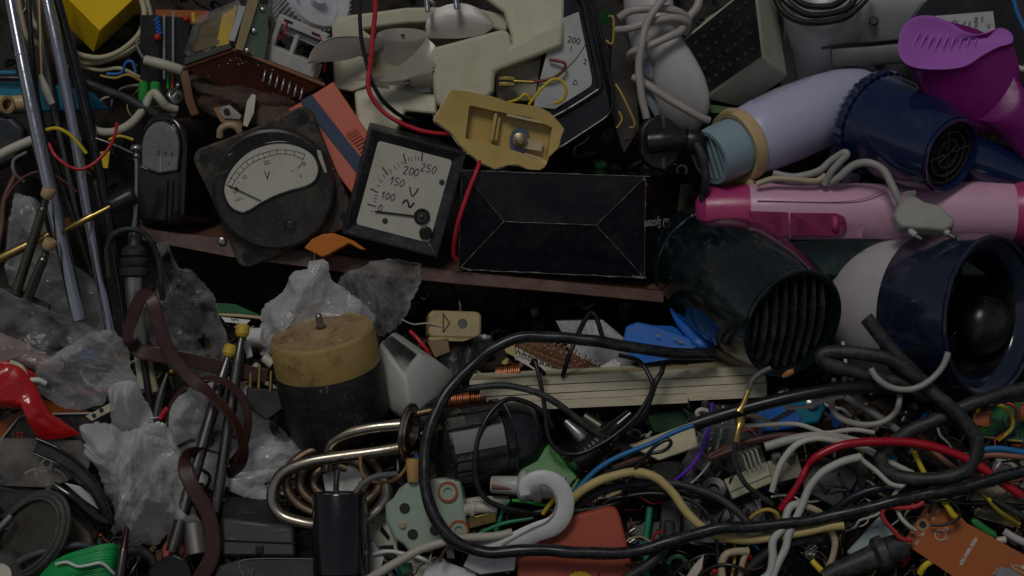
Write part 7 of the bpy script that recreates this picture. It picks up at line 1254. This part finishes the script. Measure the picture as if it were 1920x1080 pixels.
wl([
 ('rubber_cable', 'thick dusty grey rubber cable tied in a wide loop at the right', [(1950, 724, 110), (1880, 738, 120), (1815, 760, 128), (1760, 785, 132), (1710, 806, 132), (1668, 836, 128), (1652, 862, 126), (1664, 886, 128), (1710, 898, 134), (1770, 896, 140), (1812, 880, 146), (1832, 850, 150), (1826, 812, 154), (1795, 775, 156), (1755, 740, 152), (1715, 700, 140), (1672, 655, 132), (1642, 618, 130), (1624, 596, 130)], 13.5, WIREM, 'cable'),
 ('rubber_cable', 'thick dusty rubber cable bent back in a hairpin before the white and navy dryer', [(1740, 745, 120), (1700, 722, 126), (1640, 706, 132), (1580, 692, 136), (1544, 676, 138), (1540, 664, 138), (1562, 660, 140), (1620, 664, 144), (1668, 674, 146), (1710, 700, 146), (1740, 730, 140)], 13, WIREM, 'cable'),
 ('rubber_cable', 'smooth grey black cable end at the right edge above the green board', [(1860, 752, 90), (1890, 744, 92), (1950, 740, 90)], 10, mat('slate_cable', (0, 0, 0)), 'cable'),
 ('wire', 'stiff grey bent wire hooked in front of the white and navy dryer', [(1778, 660, 172), (1768, 685, 174), (1745, 712, 174), (1712, 728, 172), (1675, 728, 170), (1648, 712, 166), (1634, 692, 160)], 6, mat('bare_grey_wire', (.33, .31, .28), .35, dirt=.2), 'wire'),
 ('wire', 'grey wire loop hanging below the rubber hairpin', [(1560, 748, 100), (1562, 768, 104), (1580, 786, 108), (1615, 796, 110), (1655, 792, 112), (1680, 772, 112), (1687, 745, 108), (1684, 730, 100)], 6, mat('bare_grey_wire', (0, 0, 0)), 'wire'),
 ('wire', 'translucent grey flex running diagonally under the grey wire loop', [(1585, 744, 90), (1620, 764, 92), (1660, 790, 94), (1690, 812, 96)], 7, mat('clear_grey_flex', (.26, .25, .26), .3), 'wire'),
 ('wire', 'red cable with a burnt shrivelled section ending at the right edge', [(1914, 930, 150), (1880, 905, 152), (1830, 870, 150), (1780, 847, 148), (1720, 832, 148), (1660, 828, 150), (1600, 832, 152), (1560, 842, 154), (1530, 858, 154), (1516, 874, 150), (1506, 892, 150), (1492, 912, 148), (1478, 934, 144), (1464, 956, 138)], [8.5, 8.5, 8.5, 8.5, 8.5, 8.5, 8.5, 8, 8, 5.5, 7.5, 5.5, 7.5, 7.5], RW2, 'wire'),
 ('wire', 'off white wire arching from the cream block to the grey rubber loop', [(1448, 922, 120), (1456, 890, 124), (1470, 860, 126), (1495, 832, 128), (1530, 822, 128), (1570, 828, 126), (1620, 842, 118), (1680, 872, 112), (1712, 888, 108)], 6, WHTC),
 ('wire', 'printed white sleeve cable left of the red cable', [(1434, 838, 112), (1470, 828, 114), (1510, 820, 116), (1560, 820, 114), (1610, 830, 110)], 9, mat('printed_white_sleeve', (.44, .42, .37), .5, dirt=.4)),
 ('wire', 'pale wire end lying under the loop of thick grey rubber cable', [(1620, 840, 104), (1660, 862, 106), (1690, 890, 104), (1700, 900, 100)], 6, WHTC),
 ('wire', 'grey green wire with blunt end, left strand of the twisted pair', [(1614, 856, 168), (1580, 866, 172), (1545, 884, 174), (1520, 910, 174), (1504, 945, 174), (1492, 975, 176), (1478, 1005, 180), (1472, 1030, 184), (1452, 1070, 190), (1436, 1110, 195)], 7.5, LGW),
 ('wire', 'grey green wire twisted round its neighbour and dropping to the bottom edge', [(1510, 948, 160), (1492, 946, 166), (1478, 956, 172), (1468, 990, 180), (1450, 1015, 186), (1448, 1050, 190), (1440, 1080, 192), (1400, 1100, 190)], 7.5, LGW),
 ('wire', 'beige wire curving right of the twisted pair', [(1506, 948, 164), (1535, 960, 160), (1552, 985, 156), (1566, 1015, 154), (1562, 1045, 152), (1548, 1075, 150), (1535, 1110, 150)], 6.5, CRW),
 ('wire', 'thin off white wire running down right from the cut grey green wire', [(1612, 858, 150), (1640, 880, 148), (1668, 906, 146), (1690, 912, 142)], 5, WHTC),
 ('wire', 'white wire passing behind the thick cable above the brown board', [(1676, 930, 130), (1684, 918, 134), (1700, 906, 134), (1720, 902, 130)], 4.6, WHTC),
 ('wire', 'short off white wire soldered to the brown circuit board', [(1680, 952, 170), (1690, 972, 172), (1704, 986, 170), (1716, 994, 164)], 4.2, WHTC),
 ('wire', 'red wire looping out from the brown circuit board edge', [(1732, 942, 176), (1718, 950, 178), (1690, 952, 178), (1664, 950, 178), (1654, 962, 178), (1660, 978, 178), (1678, 998, 176), (1690, 1010, 172), (1710, 1013, 164)], 4.6, mat('soft_red_wire', (.50, .03, .03), .45)),
 ('wire', 'thin black wire curved over the brown circuit board holes', [(1742, 962, 162), (1750, 944, 172), (1772, 936, 176), (1790, 946, 176), (1800, 964, 172), (1790, 976, 170), (1768, 984, 166), (1746, 984, 160)], 3, WIREK),
 ('wire', 'yellow wire cut short behind the grey rubber loop', [(1713, 846, 112), (1720, 862, 116), (1730, 884, 118), (1742, 906, 120), (1760, 930, 122)], 5.4, YW),
 ('wire', 'yellow wire lying across the top of the brown circuit board', [(1764, 934, 150), (1775, 948, 162), (1786, 964, 164), (1793, 970, 162)], 6, YW),
 ('wire', 'yellow wire bending under the brown circuit board edge', [(1724, 1074, 140), (1732, 1062, 146), (1748, 1052, 148)], 7, YW),
 ('wire', 'blue wire entering from the right edge above the salmon wires', [(1950, 856, 120), (1910, 846, 122), (1870, 842, 122), (1834, 846, 120), (1810, 858, 110)], 6, BLW),
 ('wire', 'upper salmon brown wire at the right edge under the blue wire', [(1950, 862, 118), (1900, 854, 120), (1860, 852, 120), (1832, 858, 118), (1800, 862, 100)], 6, TANW),
 ('wire', 'lower salmon brown wire crossing under the red cable', [(1718, 804, 90), (1740, 835, 96), (1775, 868, 102), (1812, 888, 110), (1850, 896, 112), (1890, 900, 112), (1940, 888, 110)], 6, TANW),
 ('wire', 'blue wire scrap inside the grey rubber loop', [(1650, 836, 100), (1668, 848, 104), (1678, 864, 106), (1686, 884, 104)], 4.4, BLW),
 ('cable', 'thin black cable across the right edge under the brass crimp', [(1740, 938, 120), (1800, 944, 122), (1860, 944, 122), (1950, 956, 120)], 6, WIREK),
 ('cable', 'pale yellow flexible cable arching over the red box and ending right of the twisted pair', [(1062, 955, 130), (1080, 930, 138), (1115, 905, 144), (1155, 892, 148), (1195, 886, 150), (1230, 896, 150), (1262, 925, 150), (1290, 962, 152), (1320, 990, 156), (1360, 1008, 160), (1410, 1012, 164), (1460, 1006, 168), (1530, 992, 172), (1582, 985, 172)], 8.6, YELC),
 ('wire', 'thin black flex forming a loop above the zip bag end', [(1165, 928, 140), (1180, 900, 150), (1200, 868, 156), (1228, 838, 158), (1250, 824, 158), (1257, 832, 158), (1244, 846, 156), (1218, 852, 154), (1205, 862, 150), (1150, 880, 140), (1100, 910, 134)], 3.6, WIREK),
 ('cable', 'black cable bowing from the red box under the yellow cable to the slate panel', [(1070, 960, 110), (1110, 930, 116), (1160, 912, 120), (1220, 905, 124), (1290, 912, 130), (1340, 930, 138), (1380, 956, 148), (1402, 980, 156)], 8, WIREM),
 ('cable', 'thin black wire flatter than its neighbours, running right past the slate panel', [(1130, 945, 120), (1160, 932, 126), (1230, 926, 134), (1290, 936, 140), (1326, 962, 146), (1342, 1000, 150), (1346, 1060, 152)], 4, WIREK),
 ('cable', 'black cable running beside the white hook into the red box', [(940, 956, 120), (990, 962, 122), (1040, 958, 122), (1120, 955, 118), (1160, 940, 112)], 7, BLK),
 ('cable', 'thick black cable at the bottom right of the red box', [(1140, 1110, 180), (1190, 1075, 180), (1225, 1050, 178), (1250, 1020, 160), (1256, 980, 130)], 11, WIREM),
 ('wire', 'medium black wire coming from the white funnel over the ruler to the jack plug', [(782, 778, 60), (815, 752, 84), (850, 735, 96), (900, 726, 100), (960, 724, 102), (1010, 738, 104), (1060, 768, 104), (1110, 806, 100), (1150, 826, 90)], 6.5, WIREM),
 ('wire', 'thin black wire arching steeply over the pinned brush', [(1055, 706, 40), (1066, 670, 50), (1082, 630, 40), (1096, 600, 20), (1106, 586, 10), (1116, 592, 10), (1126, 620, 10), (1134, 642, 10)], 4.6, WIREK),
 ('wire', 'thin black wire falling across the ruler and swinging under to the right', [(998, 680, 76), (1000, 676, 80), (1004, 682, 86), (1014, 720, 96), (1022, 770, 100), (1028, 820, 104), (1050, 848, 106), (1090, 850, 106), (1140, 826, 104), (1190, 785, 100), (1218, 745, 98), (1222, 715, 96), (1200, 680, 80), (1160, 666, 60)], 4.4, WIREK),
 ('wire', 'short black wire behind the first falling one on the ruler', [(996, 680, 76), (1010, 690, 66), (1022, 702, 56)], 4.4, WIREK),
 ('wire', 'thin black wire from under the ruler edge looping round the motor front', [(1035, 800, 90), (1010, 768, 100), (975, 750, 108), (945, 752, 116), (915, 780, 124), (898, 820, 134), (890, 870, 142), (895, 910, 146), (912, 936, 146), (950, 952, 142), (1000, 962, 130)], 5, WIREK),
 ('wire', 'black wire dropping right over the ruler from the blue dish', [(1290, 680, 46), (1250, 682, 70), (1240, 700, 84), (1228, 720, 92), (1210, 770, 96), (1180, 800, 94), (1164, 816, 90)], 5.2, WIREK),
 ('wire', 'off white wire end by the zip bag top', [(1310, 784, 110), (1306, 774, 112), (1314, 768, 112), (1326, 770, 108)], 4.4, WHTC),
 ('wire', 'off white wire crossing the zip bag below the thick black cable', [(1330, 796, 120), (1380, 800, 122), (1420, 798, 122), (1470, 794, 120), (1500, 796, 118), (1530, 806, 116), (1550, 812, 114), (1600, 806, 112), (1640, 812, 108)], 4.4, WHTC),
 ('wire', 'beige wire passing under the blue terminal block', [(1400, 778, 112), (1430, 786, 114), (1458, 804, 112)], 4.2, CRW),
 ('wire', 'pale wire resting on top of the blue terminal block', [(1470, 764, 120), (1510, 762, 122), (1550, 750, 120), (1582, 742, 116)], 4.2, WHTC),
 ('wire', 'dark grey wire under the blue terminal block', [(1445, 792, 108), (1470, 778, 112), (1490, 768, 112)], 5, mat('mid_grey_wire', (0, 0, 0))),
 ('wire', 'white wire dropping beside the white and navy dryer into the hairpin', [(1580, 640, 60), (1586, 680, 70), (1584, 712, 80), (1576, 722, 90)], 3.4, WHTC),
 ('wire', 'upper maroon wire under the zip bag wires', [(1338, 858, 100), (1370, 838, 106), (1400, 828, 108), (1450, 818, 108), (1500, 818, 106), (1560, 822, 100)], 6, MAR),
 ('wire', 'lower maroon wire ending in a hairpin by the zip bag', [(1440, 826, 104), (1400, 832, 106), (1360, 848, 106), (1334, 860, 104), (1336, 852, 100), (1380, 828, 100)], 5, MAR),
 ('wire', 'green wire passing behind the red box corner', [(1218, 950, 100), (1214, 990, 106), (1212, 1030, 110), (1212, 1100, 116)], 6, GRW),
 ('wire', 'light green wire arch at the bottom beside the green wire', [(1254, 1056, 130), (1258, 1046, 134), (1276, 1044, 136), (1290, 1056, 136), (1298, 1070, 134)], 4.6, mat('light_green_wire', (.10, .36, .12), .45)),
 ('wire', 'green wire leaving the pale valve block to the right', [(900, 1000, 120), (935, 985, 122), (970, 976, 124), (1000, 970, 124)], 4, GRW),
 ('wire', 'thin green wire along the black cable behind the white hook', [(960, 938, 116), (985, 940, 118), (1010, 946, 118), (1035, 950, 116)], 3.6, GRN),
 ('wire', 'green wire rising beside the pale valve outlet', [(930, 996, 122), (938, 970, 124), (946, 948, 124), (955, 938, 122)], 3.4, GRW),
 ('wire', 'yellow wire behind the white hook bend', [(1018, 964, 126), (1030, 948, 130), (1042, 934, 130)], 4.4, YW),
 ('wire', 'yellow core scrap above the black bowing cable', [(1138, 932, 116), (1150, 926, 118), (1166, 920, 118)], 5, YELC),
 ('cable', 'beige white cable sweeping along the bottom to the white hook', [(660, 1110, 170), (700, 1080, 176), (750, 1050, 178), (800, 1026, 178), (860, 1012, 176), (920, 1006, 172), (960, 998, 168)], 8.5, mat('beige_white_cable', (.46, .42, .35), .5, dirt=.35)),
 ('wire', 'thin off white wire under the pale valve block', [(700, 1040, 120), (730, 1034, 126), (758, 1038, 128), (780, 1044, 130), (810, 1058, 136)], 4, WHT),
 ('wire', 'thin brown lead with orange tip at the bottom', [(845, 1022, 180), (832, 1034, 176), (824, 1052, 170)], 3, MAR),
 ('wire', 'ochre wire arching over the slate panel to the twisted pair', [(1400, 978, 150), (1420, 962, 156), (1440, 956, 158), (1455, 962, 158), (1460, 972, 156)], 4, mat('ochre_wire', (0, 0, 0))),
 ('wire', 'beige hose loop at the bottom left of the twisted pair', [(1404, 1034, 160), (1380, 1034, 164), (1362, 1040, 166), (1354, 1060, 166), (1356, 1090, 166)], 7.5, CRW),
 ('wire', 'beige wire crossing behind the bottom hose loop', [(1398, 1040, 158), (1392, 1060, 160), (1388, 1100, 160)], 6, CRW),
 ('wire', 'first thin ochre wire of two running down to the beige hose loop', [(1378, 1000, 140), (1378, 1030, 146), (1376, 1060, 156), (1370, 1090, 158)], 3, mat('ochre_wire', (0, 0, 0))),
 ('wire', 'thin black wire crossing the bottom hose loop', [(1310, 1080, 160), (1340, 1062, 170), (1370, 1060, 176), (1395, 1070, 176), (1402, 1078, 174)], 4, WIREK),
 ('cable', 'broad black cable under the twisted pair at the bottom', [(1402, 1072, 140), (1430, 1045, 146), (1460, 1025, 150), (1500, 1012, 150), (1540, 1008, 146)], 10, WIREM),
 ('wire', 'thin dark wire looping right under the yellow cable end', [(1458, 1016, 176), (1470, 995, 178), (1500, 978, 176), (1530, 975, 172), (1545, 980, 168)], 4, WIREM),
 ('wire', 'yellow sleeve with frayed steel strands at the bottom', [(1522, 1052, 150), (1534, 1064, 156), (1548, 1078, 158)], 6, YW),
 ('cable', 'dark blue cable behind the twisted pair near the socket face', [(1560, 960, 100), (1600, 932, 110), (1640, 918, 114), (1690, 916, 116), (1730, 920, 112)], 8, mat('navy_black_cable', (.012, .02, .03), .4)),
 ('wire', 'thin black wire curve at bottom between the red box and green arch', [(1250, 1100, 140), (1270, 1070, 150), (1300, 1048, 154), (1330, 1040, 154), (1370, 1044, 150)], 3.4, WIREK),
])
t = Thing('frayed_strands', 'frayed steel wire strands on the yellow sleeve at the bottom', 'wire end', (1518, 1035, 150)); rng = random.Random(5)
t.solo(join(*[tube(t.LL([(1522, 1052, 150), (1518 + rng.uniform(-10, 10), 1040 + rng.uniform(-4, 4), 152), (1514 + rng.uniform(-14, 22), 1028 + rng.uniform(-8, 12), 150 + rng.uniform(-6, 8))]), .8, 4, 4) for _ in range(26)]), STEEL, smooth=60)
slabt = slab('white_wedge', 'grey white wedge shaped shard standing at the bottom right of the red box', 'shard', [(1275, 1100, 150), (1300, 1062, 156), (1320, 1040, 160), (1316, 1066, 160), (1296, 1100, 158)], 6, IVORY); slabt.solo(slabt.geo, slabt.mat, bevel=.6)
t = Thing('red_resistor_strip', 'small red beads on the board left of the bottom hose loop', 'beads', (1395, 1052, 140)); t.solo(join(*[xf(ball(6, n=10), t.L(x, y, 140)) for x, y in ((1404, 1044), (1412, 1052), (1340, 1072), (1400, 1060))]), RED)
rod('gold_pin', 'leftmost of three gold contact pins left of the tan capped motor', 'pin', [(470, 688, 40), (469, 728, 44)], [4, 4], BRASS); rod('gold_pin', 'middle of three gold contact pins left of the tan capped motor', 'pin', [(487, 686, 40), (485, 730, 44)], [4, 4], BRASS); rod('gold_pin', 'rightmost of three gold contact pins left of the tan capped motor', 'pin', [(509, 696, 42), (507, 734, 46)], [4, 4], BRASS)
slabt = slab('black_pin_base', 'black plug body holding the three gold pins', 'plug body', [(462, 726, 46), (520, 730, 46), (540, 760, 50), (500, 790, 54), (460, 760, 50)], 24, BLK); slabt.solo(slabt.geo, slabt.mat, bevel=3)
t = Thing('circuit_board', 'green circuit board with a white label under the shelf beside the clear bag', 'circuit board', (445, 592, -30)); t.add('board', slabP(t.LL([(405, 568, -60), (440, 570, -60), (486, 590, -50), (488, 598, -40), (410, 592, -40)]), 4), PCBG, bevel=.5); t.add('board_edge', tube(t.LL([(410, 590, -36), (450, 592, -34), (490, 596, -34)]), 3, 8), OCH, smooth=60)
t.add('label', slabP(t.LL([(414, 594, -30), (470, 600, -30), (462, 608, -28), (422, 604, -28)]), 3), WHT, bevel=.5); t.add('lettering', text('NPS', 8, .15, at=t.L(440, 599, -27)), INK, smooth=0)
rod('plastic_bobbin', 'grey white plastic knob behind the yellow tips of the steel rods', 'knob', [(470, 632, -20), (496, 632, -10)], [17, 18], WHT)
slabt = slab('white_clip', 'small white plastic clip right of the shorter steel rod tip', 'clip', [(456, 640, 20), (468, 638, 20), (474, 668, 26), (462, 674, 26)], 6, WHT); slabt.solo(slabt.geo, slabt.mat, bevel=2)
t = Thing('cork_stub', 'small cream stub and red ring beside the gold pins', 'stub', (503, 680, 10)); t.solo(tube(t.LL([(495, 670, 10), (512, 684, 14)]), [9, 10], 16), IVORY, smooth=50)

# ================= fine rubble that fills the gaps =================
def stuff(name, label, cat_, n, seed, region, kinds, mats, hoff=(2, 34)):
    rng = random.Random(seed); t = Thing(name, label, cat_, (960, 800, 0), kind='stuff'); gs = []
    for _ in range(n):
        px = rng.uniform(region[0], region[2]); py = rng.uniform(region[1], region[3])
        h = hb(py) + rng.uniform(*hoff); k = rng.choice(kinds); im = rng.choices(range(len(mats)), [m[1] for m in mats])[0]
        if k == 'wire':
            a = rng.uniform(0, 6.28); p = [px, py, h]; pts = []; 
            for s_ in range(6):
                pts.append(tuple(p)); a += rng.uniform(-.9, .9); p = [p[0] + 20 * math.cos(a), p[1] + 15 * math.sin(a), min(hb(p[1]) + hoff[1], max(hb(p[1]) + 2, p[2] + rng.uniform(-14, 14)))]
            g = tube(t.LL(pts), rng.choice((1.3, 2, 2.6, 3.4, 4.5) if hoff[1] < 90 else (1, 1.3, 1.8, 2.4)), 7, 4)
        elif k == 'box':
            g = xf(box(rng.uniform(8, 36), rng.uniform(6, 22), rng.uniform(4, 14)), t.L(px, py, h), (rng.uniform(-60, 60), rng.uniform(-60, 60), rng.uniform(0, 180)))
        elif k == 'cyl':
            r_ = rng.uniform(3, 9); g = xf(lathe([(r_ * .8, -14), (r_, -12), (r_, 10), (r_ * .6, 13), (r_ * .6, 18)], 14), t.L(px, py, h), (rng.uniform(-80, 80), rng.uniform(-80, 80), 0))
        elif k == 'ring':
            g = xf(ringl(6, 10, -2, 2, 20), t.L(px, py, h), (rng.uniform(-60, 60), rng.uniform(-60, 60), 0), (rng.uniform(.6, 1.6),) * 3)
        elif k == 'plate':
            m_ = rng.randint(4, 6); g = xf(prism([(rng.uniform(12, 26) * math.cos(6.28 * i / m_), rng.uniform(10, 22) * math.sin(6.28 * i / m_)) for i in range(m_)], 0, 2), t.L(px, py, h), (rng.uniform(-50, 50), rng.uniform(-50, 50), rng.uniform(0, 180)))
        gs.append(mi(g, im))
    t.solo(join(*gs), [m[0] for m in mats], smooth=35)
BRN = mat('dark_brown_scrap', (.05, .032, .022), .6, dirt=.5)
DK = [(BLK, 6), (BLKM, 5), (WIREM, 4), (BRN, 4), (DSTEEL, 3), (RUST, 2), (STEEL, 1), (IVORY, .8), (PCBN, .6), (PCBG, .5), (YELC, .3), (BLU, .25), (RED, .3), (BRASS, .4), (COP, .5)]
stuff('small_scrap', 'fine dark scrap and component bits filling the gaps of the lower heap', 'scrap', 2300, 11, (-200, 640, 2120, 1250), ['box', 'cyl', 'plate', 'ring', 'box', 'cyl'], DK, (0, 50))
stuff('wire_tangle', 'tangle of thin mostly dark wires deep in the lower heap', 'wires', 650, 12, (-200, 690, 2120, 1250), ['wire'], [(WIREK, 6), (WIREM, 5), (MAR, 1), (WHTC, 1.2), (CRW, .8), (GRYC, 1), (YW, .25), (RW, .3), (BLW, .3), (COP, .4)], (14, 62))
stuff('fine_wires', 'mat of thin dark and pale wires among the cables at the lower right', 'wires', 230, 21, (980, 800, 2000, 1120), ['wire'], [(WIREK, 7), (WIREM, 4), (MAR, 1), (WHTC, 1.0), (CRW, .8), (GRYC, 1), (YW, .3), (RW, .4), (BLW, .3), (COP, .5)], (40, 100))
stuff('back_scrap', 'dark scrap bits filling the gaps of the upper heap', 'scrap', 900, 13, (-200, -150, 2120, 420), ['box', 'cyl', 'plate', 'wire', 'ring', 'wire'], DK, (10, 100))
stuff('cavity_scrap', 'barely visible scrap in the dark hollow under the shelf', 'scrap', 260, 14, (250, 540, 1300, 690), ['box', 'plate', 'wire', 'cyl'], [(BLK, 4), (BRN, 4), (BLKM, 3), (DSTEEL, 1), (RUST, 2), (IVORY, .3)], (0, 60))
